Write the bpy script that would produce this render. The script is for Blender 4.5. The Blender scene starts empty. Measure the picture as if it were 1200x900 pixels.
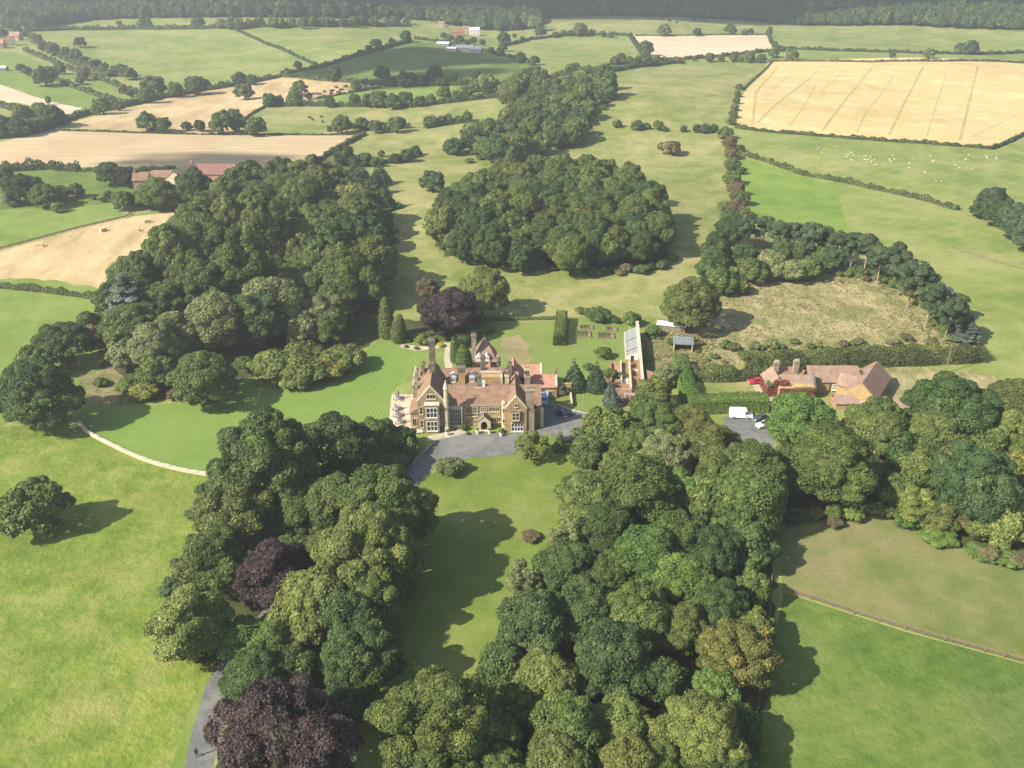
import bpy, math, random
import numpy as np
from mathutils import Vector, Matrix
from mathutils.geometry import delaunay_2d_cdt
R = math.radians
S = bpy.context.scene
COL = S.collection
# ------------------------------------------------------------------ camera
CAMH, PITCH, FPX = 110.0, R(27.0), 1082.0
cam_d = bpy.data.cameras.new("camera"); cam = bpy.data.objects.new("camera", cam_d); COL.objects.link(cam)
cam_d.sensor_width = 36.0; cam_d.lens = FPX / 1200.0 * 36.0
cam_d.clip_start = 1.0; cam_d.clip_end = 60000.0
cam.location = (0, 0, CAMH); cam.rotation_euler = (math.pi / 2 - PITCH, 0, 0)
S.camera = cam
# ------------------------------------------------------------------ sky and sun
SUN_EL, SUN_AZ = R(39.0), R(27.0)      # shadows fall to the right and a little away
sun_dir = Vector((-math.cos(SUN_AZ) * math.cos(SUN_EL), -math.sin(SUN_AZ) * math.cos(SUN_EL), math.sin(SUN_EL)))
W = bpy.data.worlds.new("World"); S.world = W; W.use_nodes = True
wn = W.node_tree.nodes; wl = W.node_tree.links; wn.clear()
sk = wn.new("ShaderNodeTexSky"); sk.sky_type = 'NISHITA'; sk.sun_disc = False
sk.sun_elevation = SUN_EL; sk.sun_rotation = math.atan2(sun_dir.x, sun_dir.y)
sk.altitude = 150; sk.air_density = 1.2; sk.dust_density = 2.0
bg = wn.new("ShaderNodeBackground"); bg.inputs[1].default_value = 0.092
wo = wn.new("ShaderNodeOutputWorld"); wl.new(sk.outputs[0], bg.inputs[0]); wl.new(bg.outputs[0], wo.inputs[0])
sl = bpy.data.lights.new("sun", 'SUN'); sl.energy = 4.9; sl.angle = R(0.5); sl.color = (1.0, 0.94, 0.80)
sun = bpy.data.objects.new("sun", sl); COL.objects.link(sun); sun.location = (0, 0, 300)
sun.rotation_euler = sun_dir.to_track_quat('Z', 'Y').to_euler()
S.view_settings.view_transform = 'Standard'; S.view_settings.look = 'None'
S.view_settings.exposure = 0.90; S.view_settings.gamma = 1.0; S.view_settings.use_curve_mapping = False
S.cycles.max_bounces = 5; S.cycles.diffuse_bounces = 3; S.cycles.glossy_bounces = 2
S.cycles.transmission_bounces = 4; S.cycles.transparent_max_bounces = 6; S.cycles.volume_bounces = 0
HAZE_DENSITY = 0.00030

# ------------------------------------------------------------------ terrain height and pixel-to-ground helpers
def smooth(a, b, t):
    t = np.clip((t - a) / (b - a), 0, 1); return t * t * (3 - 2 * t)
def height(x, y):
    x = np.asarray(x, float); y = np.asarray(y, float)
    r = smooth(280, 620, y) * (1 - smooth(3000, 6000, np.hypot(x, y)))
    h = r * (5.0 * np.sin(x / 150 + 0.6) * np.cos(y / 120 + 0.8) + 3.0 * np.sin(x / 63 + y / 90) + 1.2 * np.sin(y / 37 - x / 48))
    h = h + 6.0 * np.exp(-(((x - 15) / 55) ** 2 + ((y - 372) / 55) ** 2))
    h = h + smooth(1020, 2600, y) * 80.0 * (1 - smooth(4000, 9000, np.abs(x)))
    return h
def ray(px, py):
    u = (px - 600) / FPX; v = (450 - py) / FPX
    return (u, math.cos(PITCH) + v * math.sin(PITCH), -math.sin(PITCH) + v * math.cos(PITCH))
def ground_at(px, py, up=0.0):
    """point on the terrain (lifted by up metres) seen at a photograph position"""
    d = ray(px, py); t0 = 20.0; t = t0
    f = lambda t: CAMH + d[2] * t - float(height(d[0] * t, d[1] * t)) - up
    while f(t) > 0 and t < 9000: t0 = t; t *= 1.03
    lo, hi = t0, t
    for _ in range(28):
        m = 0.5 * (lo + hi)
        if f(m) > 0: lo = m
        else: hi = m
    return Vector((d[0] * hi, d[1] * hi, CAMH + d[2] * hi - up))
def depth_of(p):
    return p[1] * math.cos(PITCH) + (CAMH - p[2]) * math.sin(PITCH)
def pxm(p): return FPX / depth_of(p)
def px_of(p):
    Z = depth_of(p); Y = -p[1] * -math.sin(PITCH) + (p[2] - CAMH) * math.cos(PITCH)
    return (600 + FPX * p[0] / Z, 450 - FPX * Y / Z)

# ------------------------------------------------------------------ materials
def new_mat(name):
    m = bpy.data.materials.new(name); m.use_nodes = True
    return m, m.node_tree.nodes, m.node_tree.links, m.node_tree.nodes["Principled BSDF"]
def plain(name, col, rough=0.7, metal=0.0, noise=0.12, scale=1.5, spec=0.3, emit=None):
    m, n, l, b = new_mat(name)
    b.inputs['Roughness'].default_value = rough; b.inputs['Metallic'].default_value = metal
    b.inputs['Specular IOR Level'].default_value = spec
    tc = n.new("ShaderNodeTexCoord"); nz = n.new("ShaderNodeTexNoise"); nz.inputs['Scale'].default_value = scale
    nz.inputs['Detail'].default_value = 5; l.new(tc.outputs['Object'], nz.inputs['Vector'])
    mx = n.new("ShaderNodeMix"); mx.data_type = 'RGBA'
    mx.inputs['A'].default_value = (*[c * (1 - noise * 2) for c in col], 1)
    mx.inputs['B'].default_value = (*[min(1, c * (1 + noise * 2)) for c in col], 1)
    l.new(nz.outputs['Fac'], mx.inputs['Factor']); l.new(mx.outputs['Result'], b.inputs['Base Color'])
    return m
def ramp(n, stops):
    r = n.new("ShaderNodeValToRGB"); e = r.color_ramp.elements
    while len(e) < len(stops): e.new(0.5)
    for el, (p, c) in zip(e, stops): el.position = p; el.color = (*c, 1)
    return r
def ground_mat(name, cols, s1=0.03, s2=0.25, s3=2.2, mix2=0.45, bump=0.4, stripes=None, blotch=None, rough=0.9, aniso=None):
    """cols: dark, mid, light; stripes: (angle, period, strength, colour) list; blotch: (colour, scale, threshold, amount)"""
    m, n, l, b = new_mat(name)
    b.inputs['Roughness'].default_value = rough; b.inputs['Specular IOR Level'].default_value = 0.12
    tc = n.new("ShaderNodeTexCoord"); vec = tc.outputs['Object']
    if aniso:
        mp = n.new("ShaderNodeMapping"); mp.inputs['Rotation'].default_value = (0, 0, aniso[0]); mp.inputs['Scale'].default_value = (1, aniso[1], 1)
        l.new(vec, mp.inputs['Vector']); vn = mp.outputs['Vector']
    else: vn = vec
    def noise(scale, det=6, rg=0.6, v=None):
        z = n.new("ShaderNodeTexNoise"); z.inputs['Scale'].default_value = scale; z.inputs['Detail'].default_value = det
        z.inputs['Roughness'].default_value = rg; l.new(v or vn, z.inputs['Vector']); return z.outputs['Fac']
    def math_(op, a, c, clamp=False):
        k = n.new("ShaderNodeMath"); k.operation = op; k.use_clamp = clamp
        for i, q in enumerate((a, c)):
            if isinstance(q, (int, float)): k.inputs[i].default_value = q
            else: l.new(q, k.inputs[i])
        return k.outputs[0]
    a = noise(s1, 4, v=vec); c = noise(s2, 7, 0.7); d = noise(s3, 5, 0.7)
    f = math_('ADD', math_('MULTIPLY', a, 0.55), math_('MULTIPLY', c, mix2))
    f = math_('ADD', f, math_('MULTIPLY', d, 0.35)); f = math_('SUBTRACT', f, (0.55 + mix2 + 0.35) / 2 - 0.5)
    r = ramp(n, [(0.37, cols[0]), (0.50, cols[1]), (0.63, cols[2])]); l.new(f, r.inputs[0])
    out = r.outputs[0]
    if blotch:
        for bc, bs, th, am in blotch:
            q = noise(bs, 5, 0.65, v=vec); rr = ramp(n, [(th, (0, 0, 0)), (min(0.99, th + 0.14), (1, 1, 1))]); l.new(q, rr.inputs[0])
            mx = n.new("ShaderNodeMix"); mx.data_type = 'RGBA'; l.new(math_('MULTIPLY', rr.outputs[0], am), mx.inputs['Factor'])
            l.new(out, mx.inputs['A']); mx.inputs['B'].default_value = (*bc, 1); out = mx.outputs['Result']
    if stripes:
        for ang, per, st, sc in stripes:
            mp = n.new("ShaderNodeMapping"); mp.inputs['Rotation'].default_value = (0, 0, ang); l.new(vec, mp.inputs['Vector'])
            wv = n.new("ShaderNodeTexWave"); wv.wave_type = 'BANDS'; wv.bands_direction = 'X'; wv.inputs['Scale'].default_value = 0.314 / per
            wv.inputs['Distortion'].default_value = 0.6; wv.inputs['Detail Scale'].default_value = 0.05; wv.inputs['Detail'].default_value = 1
            l.new(mp.outputs['Vector'], wv.inputs['Vector'])
            mx = n.new("ShaderNodeMix"); mx.data_type = 'RGBA'
            l.new(math_('MULTIPLY', wv.outputs['Fac'], math_('MULTIPLY', noise(0.05, 3, v=vec), 2 * st)), mx.inputs['Factor'])
            l.new(out, mx.inputs['A']); mx.inputs['B'].default_value = (*sc, 1); out = mx.outputs['Result']
    l.new(out, b.inputs['Base Color'])
    bp = n.new("ShaderNodeBump"); bp.inputs['Strength'].default_value = bump; bp.inputs['Distance'].default_value = 0.35
    l.new(math_('ADD', d, math_('MULTIPLY', c, 0.6)), bp.inputs['Height']); l.new(bp.outputs[0], b.inputs['Normal'])
    return m
G = {}
G['park'] = ground_mat("park_grass", [(0.108, 0.160, 0.022), (0.152, 0.208, 0.032), (0.222, 0.250, 0.058)], s2=0.15, s3=0.7, mix2=0.9, bump=1.2, blotch=[((0.29, 0.27, 0.085), 0.09, 0.50, 0.6), ((0.10, 0.160, 0.022), 0.045, 0.52, 0.6)])
G['lawn'] = ground_mat("mown_lawn", [(0.105, 0.175, 0.032), (0.130, 0.210, 0.040), (0.165, 0.235, 0.055)], bump=0.25, stripes=[(R(8), 1.0, 0.36, (0.25, 0.31, 0.09))], blotch=[((0.16, 0.19, 0.055), 0.04, 0.55, 0.5)])
G['front_lawn'] = ground_mat("front_lawn_grass", [(0.100, 0.145, 0.024), (0.132, 0.180, 0.032), (0.180, 0.215, 0.048)], s2=0.15, s3=0.9, mix2=0.6, bump=0.5, stripes=[(R(20), 0.9, 0.2, (0.21, 0.25, 0.07)), (R(-62), 1.6, 0.18, (0.11, 0.16, 0.03))], blotch=[((0.22, 0.22, 0.08), 0.06, 0.50, 0.6)])
G['garden_lawn'] = ground_mat("garden_lawn_grass", [(0.115, 0.165, 0.036), (0.150, 0.200, 0.048), (0.190, 0.225, 0.065)], s2=0.15, bump=0.3, stripes=[(R(3), 1.1, 0.2, (0.23, 0.26, 0.09))], blotch=[((0.27, 0.23, 0.12), 0.09, 0.58, 0.7)])
G['dry_lawn'] = ground_mat("parched_lawn", [(0.15, 0.18, 0.05), (0.24, 0.20, 0.10), (0.28, 0.22, 0.12)], s1=0.1, bump=0.2)
G['pasture'] = ground_mat("pasture_grass", [(0.140, 0.175, 0.040), (0.215, 0.230, 0.075), (0.320, 0.290, 0.125)], s1=0.018, s2=0.10, s3=0.9, mix2=0.7, bump=0.8, blotch=[((0.34, 0.30, 0.14), 0.030, 0.49, 0.5), ((0.13, 0.185, 0.04), 0.022, 0.56, 0.6)])
G['pasture_green'] = ground_mat("green_pasture", [(0.130, 0.180, 0.038), (0.185, 0.225, 0.058), (0.255, 0.265, 0.095)], s1=0.02, s2=0.10, s3=0.9, mix2=0.7, bump=0.7, stripes=[(R(57), 6.0, 0.14, (0.27, 0.28, 0.11))], blotch=[((0.30, 0.285, 0.11), 0.024, 0.50, 0.75), ((0.12, 0.18, 0.035), 0.03, 0.56, 0.6)])
G['bright'] = ground_mat("bright_grass", [(0.120, 0.180, 0.032), (0.150, 0.215, 0.042), (0.190, 0.240, 0.060)], s1=0.03, s2=0.12, mix2=0.7, bump=0.5, stripes=[(R(-18), 4.0, 0.12, (0.22, 0.27, 0.08))], blotch=[((0.22, 0.24, 0.08), 0.04, 0.54, 0.6)])
G['dark_pasture'] = ground_mat("deep_green_pasture", [(0.065, 0.112, 0.020), (0.098, 0.152, 0.028), (0.150, 0.192, 0.048)], s2=0.14, s3=0.8, mix2=0.8, bump=0.9, stripes=[(R(68), 3.0, 0.16, (0.15, 0.20, 0.05))], blotch=[((0.16, 0.185, 0.06), 0.045, 0.52, 0.6), ((0.065, 0.115, 0.02), 0.10, 0.54, 0.5)])
G['paddock'] = ground_mat("worn_paddock_grass", [(0.125, 0.155, 0.038), (0.185, 0.192, 0.070), (0.255, 0.215, 0.11)], s1=0.03, s2=0.12, bump=0.7, blotch=[((0.09, 0.15, 0.03), 0.07, 0.52, 0.6), ((0.22, 0.18, 0.11), 0.05, 0.57, 0.6)])
G['rough'] = ground_mat("dry_meadow_grass", [(0.170, 0.170, 0.065), (0.280, 0.245, 0.115), (0.390, 0.325, 0.175)], s1=0.05, s2=0.30, s3=1.4, mix2=1.0, bump=1.0, blotch=[((0.16, 0.185, 0.06), 0.06, 0.50, 0.8), ((0.42, 0.33, 0.20), 0.08, 0.58, 0.7)], aniso=(R(35), 0.5))
G['stubble'] = ground_mat("cut_stubble", [(0.330, 0.245, 0.125), (0.460, 0.345, 0.180), (0.560, 0.440, 0.260)], s1=0.02, s2=0.09, s3=1.2, mix2=0.8, bump=0.3, stripes=[(R(62), 1.6, 0.30, (0.36, 0.25, 0.14))], blotch=[((0.30, 0.28, 0.11), 0.03, 0.56, 0.6), ((0.55, 0.44, 0.25), 0.02, 0.55, 0.6)], aniso=(R(-28), 0.2))
G['stubble_flat'] = ground_mat("cut_stubble_level", [(0.390, 0.290, 0.160), (0.470, 0.365, 0.215), (0.540, 0.430, 0.265)], s1=0.02, s2=0.05, s3=1.0, bump=0.2, stripes=[(R(86), 9.0, 0.35, (0.37, 0.27, 0.16))], aniso=(R(-4), 4.0))
G['stubble_pale'] = ground_mat("pale_stubble", [(0.46, 0.36, 0.24), (0.53, 0.43, 0.30), (0.60, 0.50, 0.37)], s1=0.02, bump=0.1, stripes=[(R(80), 7.0, 0.3, (0.56, 0.44, 0.28))])
G['wheat'] = ground_mat("ripe_wheat", [(0.44, 0.335, 0.145), (0.52, 0.41, 0.19), (0.60, 0.49, 0.26)], s1=0.02, s2=0.06, s3=0.5, bump=0.2, blotch=[((0.46, 0.33, 0.14), 0.02, 0.52, 0.6), ((0.62, 0.50, 0.26), 0.03, 0.55, 0.6)])
G['vivid'] = ground_mat("vivid_ley_grass", [(0.120, 0.190, 0.030), (0.152, 0.228, 0.040), (0.190, 0.250, 0.056)], s1=0.03, s2=0.12, mix2=0.6, bump=0.4)
G['tramline'] = ground_mat("trodden_wheat", [(0.36, 0.25, 0.11), (0.41, 0.30, 0.13), (0.48, 0.36, 0.17)], bump=0.1)
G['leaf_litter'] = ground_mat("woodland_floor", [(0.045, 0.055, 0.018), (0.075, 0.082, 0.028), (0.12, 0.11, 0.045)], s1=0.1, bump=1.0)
G['scrub'] = ground_mat("scrub_ground", [(0.11, 0.125, 0.04), (0.19, 0.18, 0.075), (0.30, 0.245, 0.13)], s1=0.1, s2=0.5, mix2=0.8, bump=1.0, blotch=[((0.09, 0.14, 0.035), 0.12, 0.54, 0.6)])
G['asphalt'] = ground_mat("worn_asphalt", [(0.110, 0.112, 0.110), (0.150, 0.150, 0.146), (0.200, 0.196, 0.186)], s1=0.10, s2=0.6, s3=5.0, mix2=0.7, bump=0.15, blotch=[((0.24, 0.225, 0.195), 0.12, 0.52, 0.6), ((0.10, 0.10, 0.098), 0.3, 0.58, 0.5)])
G['gravel'] = ground_mat("pale_gravel", [(0.34, 0.29, 0.21), (0.44, 0.38, 0.28), (0.55, 0.48, 0.38)], s1=0.3, s2=1.5, s3=7, bump=0.4)
G['paving'] = ground_mat("terrace_paving", [(0.36, 0.28, 0.20), (0.50, 0.41, 0.31), (0.60, 0.52, 0.42)], s1=0.4, s2=1.6, s3=7, bump=0.2)
G['soil'] = ground_mat("garden_soil", [(0.13, 0.09, 0.05), (0.22, 0.16, 0.09), (0.30, 0.24, 0.14)], s1=0.4, s2=1.5, bump=0.8)

def stone_mat(name, cols, sx=0.55, sz=0.28, mortar=(0.30, 0.26, 0.19), dark=None):
    m, n, l, b = new_mat(name); b.inputs['Roughness'].default_value = 0.85; b.inputs['Specular IOR Level'].default_value = 0.15
    tc = n.new("ShaderNodeTexCoord"); sp = n.new("ShaderNodeSeparateXYZ"); l.new(tc.outputs['Object'], sp.inputs[0])
    ad = n.new("ShaderNodeMath"); ad.operation = 'ADD'; l.new(sp.outputs['X'], ad.inputs[0]); l.new(sp.outputs['Y'], ad.inputs[1])
    cb = n.new("ShaderNodeCombineXYZ"); l.new(ad.outputs[0], cb.inputs['X']); l.new(sp.outputs['Z'], cb.inputs['Y'])
    br = n.new("ShaderNodeTexBrick"); br.inputs['Scale'].default_value = 1.0
    br.inputs['Brick Width'].default_value = sx; br.inputs['Row Height'].default_value = sz; br.inputs['Mortar Size'].default_value = 0.014
    br.inputs['Color1'].default_value = (*cols[0], 1); br.inputs['Color2'].default_value = (*cols[1], 1); br.inputs['Mortar'].default_value = (*mortar, 1)
    l.new(cb.outputs[0], br.inputs['Vector'])
    nz = n.new("ShaderNodeTexNoise"); nz.inputs['Scale'].default_value = 0.5; nz.inputs['Detail'].default_value = 8; l.new(tc.outputs['Object'], nz.inputs['Vector'])
    rp = ramp(n, [(0.42, (0, 0, 0)), (0.66, (1, 1, 1))]); l.new(nz.outputs['Fac'], rp.inputs[0])
    mx = n.new("ShaderNodeMix"); mx.data_type = 'RGBA'; l.new(br.outputs['Color'], mx.inputs['A']); mx.inputs['B'].default_value = (*(dark or [c * 0.55 for c in cols[0]]), 1)
    k = n.new("ShaderNodeMath"); k.operation = 'MULTIPLY'; k.inputs[1].default_value = 0.7; l.new(rp.outputs[0], k.inputs[0]); l.new(k.outputs[0], mx.inputs['Factor'])
    l.new(mx.outputs['Result'], b.inputs['Base Color'])
    bp = n.new("ShaderNodeBump"); bp.inputs['Strength'].default_value = 0.5; bp.inputs['Distance'].default_value = 0.03
    l.new(br.outputs['Fac'], bp.inputs['Height']); bp.invert = True; l.new(bp.outputs[0], b.inputs['Normal'])
    return m
def tile_mat(name, c1, c2, c3, row=0.28):
    m, n, l, b = new_mat(name); b.inputs['Roughness'].default_value = 0.8; b.inputs['Specular IOR Level'].default_value = 0.2
    tc = n.new("ShaderNodeTexCoord"); nz = n.new("ShaderNodeTexNoise"); nz.inputs['Scale'].default_value = 0.7; nz.inputs['Detail'].default_value = 9; nz.inputs['Roughness'].default_value = 0.7
    l.new(tc.outputs['Object'], nz.inputs['Vector'])
    n2 = n.new("ShaderNodeTexNoise"); n2.inputs['Scale'].default_value = 5.0; n2.inputs['Detail'].default_value = 3; l.new(tc.outputs['Object'], n2.inputs['Vector'])
    ad = n.new("ShaderNodeMix"); ad.inputs['Factor'].default_value = 0.4; l.new(nz.outputs['Fac'], ad.inputs['A']); l.new(n2.outputs['Fac'], ad.inputs['B'])
    rp = ramp(n, [(0.36, c1), (0.5, c2), (0.64, c3)]); l.new(ad.outputs['Result'], rp.inputs[0])
    sp = n.new("ShaderNodeSeparateXYZ"); l.new(tc.outputs['Object'], sp.inputs[0])
    md = n.new("ShaderNodeMath"); md.operation = 'FRACT'; dv = n.new("ShaderNodeMath"); dv.operation = 'DIVIDE'; dv.inputs[1].default_value = row * 0.7
    l.new(sp.outputs['Z'], dv.inputs[0]); l.new(dv.outputs[0], md.inputs[0])
    rr = ramp(n, [(0.0, (0.72, 0.72, 0.72)), (0.25, (1, 1, 1))]); l.new(md.outputs[0], rr.inputs[0])
    mx = n.new("ShaderNodeMix"); mx.data_type = 'RGBA'; mx.blend_type = 'MULTIPLY'; mx.inputs['Factor'].default_value = 0.6
    l.new(rp.outputs[0], mx.inputs['A']); l.new(rr.outputs[0], mx.inputs['B']); l.new(mx.outputs['Result'], b.inputs['Base Color'])
    bp = n.new("ShaderNodeBump"); bp.inputs['Strength'].default_value = 0.5; bp.inputs['Distance'].default_value = 0.03
    l.new(md.outputs[0], bp.inputs['Height']); l.new(bp.outputs[0], b.inputs['Normal'])
    return m
M = {}
M['stone'] = stone_mat("honey_sandstone", [(0.50, 0.335, 0.145), (0.39, 0.255, 0.11)], dark=(0.24, 0.18, 0.11))
M['stone_grey'] = stone_mat("weathered_sandstone", [(0.36, 0.29, 0.19), (0.27, 0.225, 0.15)], dark=(0.14, 0.12, 0.09))
M['stone_dark'] = stone_mat("sooty_stone", [(0.13, 0.115, 0.095), (0.19, 0.16, 0.125)], dark=(0.06, 0.055, 0.05))
M['dressed'] = plain("dressed_stone", (0.50, 0.42, 0.29), 0.85, noise=0.2)
M['pale_stone'] = plain("pale_coping_stone", (0.50, 0.455, 0.36), 0.85, noise=0.15)
M['brick'] = stone_mat("old_red_brick", [(0.40, 0.17, 0.10), (0.48, 0.23, 0.14)], sx=0.23, sz=0.08, mortar=(0.4, 0.33, 0.26), dark=(0.25, 0.13, 0.09))
M['tile'] = tile_mat("plum_clay_tiles", (0.160, 0.095, 0.062), (0.245, 0.148, 0.096), (0.325, 0.215, 0.148))
M['tile_brown'] = tile_mat("brown_clay_tiles", (0.20, 0.128, 0.094), (0.28, 0.185, 0.135), (0.36, 0.25, 0.190))
M['tile_pink'] = tile_mat("dusty_pink_tiles", (0.21, 0.148, 0.115), (0.30, 0.205, 0.155), (0.38, 0.275, 0.215))
M['terracotta'] = tile_mat("terracotta_pantiles", (0.34, 0.165, 0.115), (0.43, 0.220, 0.155), (0.50, 0.29, 0.21))
M['tile_red'] = tile_mat("weathered_red_tiles", (0.17, 0.085, 0.068), (0.235, 0.120, 0.095), (0.30, 0.165, 0.13))
M['slate'] = tile_mat("grey_slate", (0.12, 0.13, 0.15), (0.18, 0.20, 0.22), (0.26, 0.28, 0.30))
M['white'] = plain("white_paint", (0.66, 0.64, 0.58), 0.5, noise=0.05)
M['glass'] = plain("dark_window_glass", (0.035, 0.04, 0.045), 0.12, noise=0.2, spec=0.6)
M['black'] = plain("black_rubber", (0.025, 0.025, 0.027), 0.7)
M['wood'] = plain("weathered_timber", (0.22, 0.17, 0.12), 0.85, noise=0.25)
M['dark_wood'] = plain("dark_oak_door", (0.07, 0.045, 0.03), 0.7)
M['lead'] = plain("lead_flashing", (0.30, 0.31, 0.33), 0.5, noise=0.15)
M['metal'] = plain("grey_painted_metal", (0.17, 0.175, 0.185), 0.45)
M['chrome'] = plain("wheel_alloy", (0.55, 0.55, 0.57), 0.3, metal=0.8)
M['white_car'] = plain("white_car_paint", (0.82, 0.82, 0.82), 0.25, noise=0.02, spec=0.5)
M['navy_car'] = plain("navy_car_paint", (0.025, 0.035, 0.075), 0.22, noise=0.05, spec=0.6)
M['black_car'] = plain("black_car_paint", (0.02, 0.021, 0.024), 0.22, noise=0.05, spec=0.6)
M['grey_car'] = plain("charcoal_car_paint", (0.06, 0.07, 0.085), 0.25, noise=0.05, spec=0.6)
M['red_car'] = plain("red_car_paint", (0.55, 0.02, 0.03), 0.25, noise=0.05, spec=0.6)
M['blue_car'] = plain("light_blue_car_paint", (0.35, 0.50, 0.72), 0.25, noise=0.05, spec=0.6)
M['red_light'] = plain("red_lamp_lens", (0.45, 0.02, 0.02), 0.3)
M['head_light'] = plain("clear_lamp_lens", (0.75, 0.75, 0.72), 0.15)
M['straw'] = plain("straw", (0.62, 0.50, 0.28), 0.9, noise=0.2, scale=3)
M['dark_bale'] = plain("dark_weathered_bale", (0.09, 0.06, 0.04), 0.8, noise=0.25)
M['wool'] = plain("cream_wool", (0.58, 0.56, 0.48), 0.95, noise=0.06, scale=5)
M['face'] = plain("sheep_face", (0.30, 0.27, 0.23), 0.9)
M['canvas_dark'] = plain("charcoal_canvas", (0.10, 0.11, 0.14), 0.85)
M['canvas_cream'] = plain("cream_canvas", (0.68, 0.62, 0.52), 0.85)
M['teak'] = plain("silvered_teak", (0.42, 0.36, 0.29), 0.8, noise=0.2)
M['cloth_dark'] = plain("dark_clothing", (0.03, 0.03, 0.035), 0.9)
M['skin'] = plain("skin", (0.50, 0.32, 0.24), 0.6)
M['hair'] = plain("dark_hair", (0.03, 0.02, 0.015), 0.7)
M['corrugated'] = plain("pale_corrugated_sheet", (0.62, 0.62, 0.60), 0.5, noise=0.15)
M['greenhouse_glass'] = plain("old_glasshouse_pane", (0.11, 0.14, 0.14), 0.5, noise=0.4, scale=0.9, spec=0.25)
M['door_green'] = plain("faded_green_door", (0.10, 0.16, 0.12), 0.6)
M['bark'] = plain("brown_bark", (0.10, 0.075, 0.05), 0.95, noise=0.3, scale=3)
M['bark_pale'] = plain("pale_pine_bark", (0.33, 0.24, 0.17), 0.95, noise=0.3, scale=3)
M['bark_dead'] = plain("bare_dead_wood", (0.50, 0.45, 0.38), 0.9, noise=0.2)

def leaf_mat(name, dark, light, yellow=None, vary=0.16, trans=0.22):
    m, n, l, b = new_mat(name); b.inputs['Roughness'].default_value = 0.6; b.inputs['Specular IOR Level'].default_value = 0.25
    at = n.new("ShaderNodeAttribute"); at.attribute_name = "tone"
    rp = ramp(n, [(0.1, dark), (0.85, light)] + ([(0.97, yellow)] if yellow else [])); l.new(at.outputs['Fac'], rp.inputs[0])
    oi = n.new("ShaderNodeObjectInfo"); hs = n.new("ShaderNodeHueSaturation"); l.new(rp.outputs[0], hs.inputs['Color'])
    def mr(a, b_, sock, src):
        k = n.new("ShaderNodeMapRange"); k.inputs['To Min'].default_value = a; k.inputs['To Max'].default_value = b_; l.new(src, k.inputs['Value']); l.new(k.outputs[0], hs.inputs[sock])
    mr(1 - vary, 1 + vary, 'Value', oi.outputs['Random'])
    wn_ = n.new("ShaderNodeTexWhiteNoise"); wn_.noise_dimensions = '1D'; l.new(oi.outputs['Random'], wn_.inputs['W'])
    mr(0.5 - 0.014, 0.5 + 0.010, 'Hue', wn_.outputs['Value'])
    l.new(hs.outputs[0], b.inputs['Base Color'])
    tr = n.new("ShaderNodeBsdfTranslucent"); l.new(hs.outputs[0], tr.inputs['Color'])
    ms = n.new("ShaderNodeMixShader"); ms.inputs[0].default_value = trans
    out = n["Material Output"] if "Material Output" in n else n.new("ShaderNodeOutputMaterial")
    l.new(b.outputs[0], ms.inputs[1]); l.new(tr.outputs[0], ms.inputs[2]); l.new(ms.outputs[0], out.inputs['Surface'])
    return m
L = {
 'green': leaf_mat("mid_green_leaves", (0.050, 0.085, 0.019), (0.147, 0.195, 0.047), (0.248, 0.260, 0.071)),
 'dark': leaf_mat("dark_green_leaves", (0.031, 0.061, 0.017), (0.094, 0.144, 0.038), (0.142, 0.189, 0.053)),
 'bluegreen': leaf_mat("blue_green_leaves", (0.035, 0.068, 0.021), (0.104, 0.156, 0.050), (0.153, 0.201, 0.065)),
 'olive': leaf_mat("olive_leaves", (0.061, 0.090, 0.021), (0.165, 0.203, 0.053), (0.283, 0.283, 0.083)),
 'light': leaf_mat("light_green_leaves", (0.083, 0.118, 0.026), (0.218, 0.260, 0.068), (0.319, 0.330, 0.094)),
 'bright': leaf_mat("bright_green_leaves", (0.055, 0.105, 0.020), (0.140, 0.215, 0.048), (0.20, 0.27, 0.07)),
 'yellow': leaf_mat("yellow_green_leaves", (0.130, 0.145, 0.024), (0.280, 0.290, 0.058), (0.36, 0.34, 0.07)),
 'gold': leaf_mat("golden_leaves", (0.30, 0.26, 0.03), (0.60, 0.52, 0.05), (0.7, 0.6, 0.1)),
 'copper': leaf_mat("copper_beech_leaves", (0.024, 0.015, 0.016), (0.070, 0.048, 0.047), (0.10, 0.068, 0.058)),
 'autumn': leaf_mat("turning_leaves", (0.073, 0.092, 0.021), (0.189, 0.203, 0.053), (0.401, 0.307, 0.071)),
 'rust': leaf_mat("rusty_leaves", (0.095, 0.080, 0.035), (0.20, 0.160, 0.075), (0.30, 0.20, 0.10)),
 'pale': leaf_mat("pale_willow_leaves", (0.100, 0.124, 0.042), (0.236, 0.266, 0.106), (0.319, 0.342, 0.153)),
 'cedar': leaf_mat("blue_cedar_needles", (0.060, 0.090, 0.060), (0.190, 0.235, 0.175), (0.27, 0.31, 0.24)),
 'pine': leaf_mat("pine_needles", (0.038, 0.068, 0.028), (0.106, 0.153, 0.065), (0.165, 0.212, 0.094)),
 'spruce': leaf_mat("spruce_needles", (0.031, 0.064, 0.028), (0.085, 0.136, 0.061), (0.130, 0.183, 0.083)),
 'brown': leaf_mat("brown_bramble_leaves", (0.095, 0.085, 0.035), (0.20, 0.175, 0.085), (0.28, 0.23, 0.12)),
 'hedge': leaf_mat("field_hedge_leaves", (0.050, 0.071, 0.021), (0.136, 0.163, 0.050), (0.201, 0.206, 0.071)),
 'hay': leaf_mat("dry_grass_blades", (0.24, 0.20, 0.095), (0.34, 0.285, 0.15), (0.42, 0.35, 0.20)),
 'red_ivy': leaf_mat("red_creeper_leaves", (0.14, 0.045, 0.030), (0.27, 0.09, 0.06), (0.30, 0.19, 0.07)),
}

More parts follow.
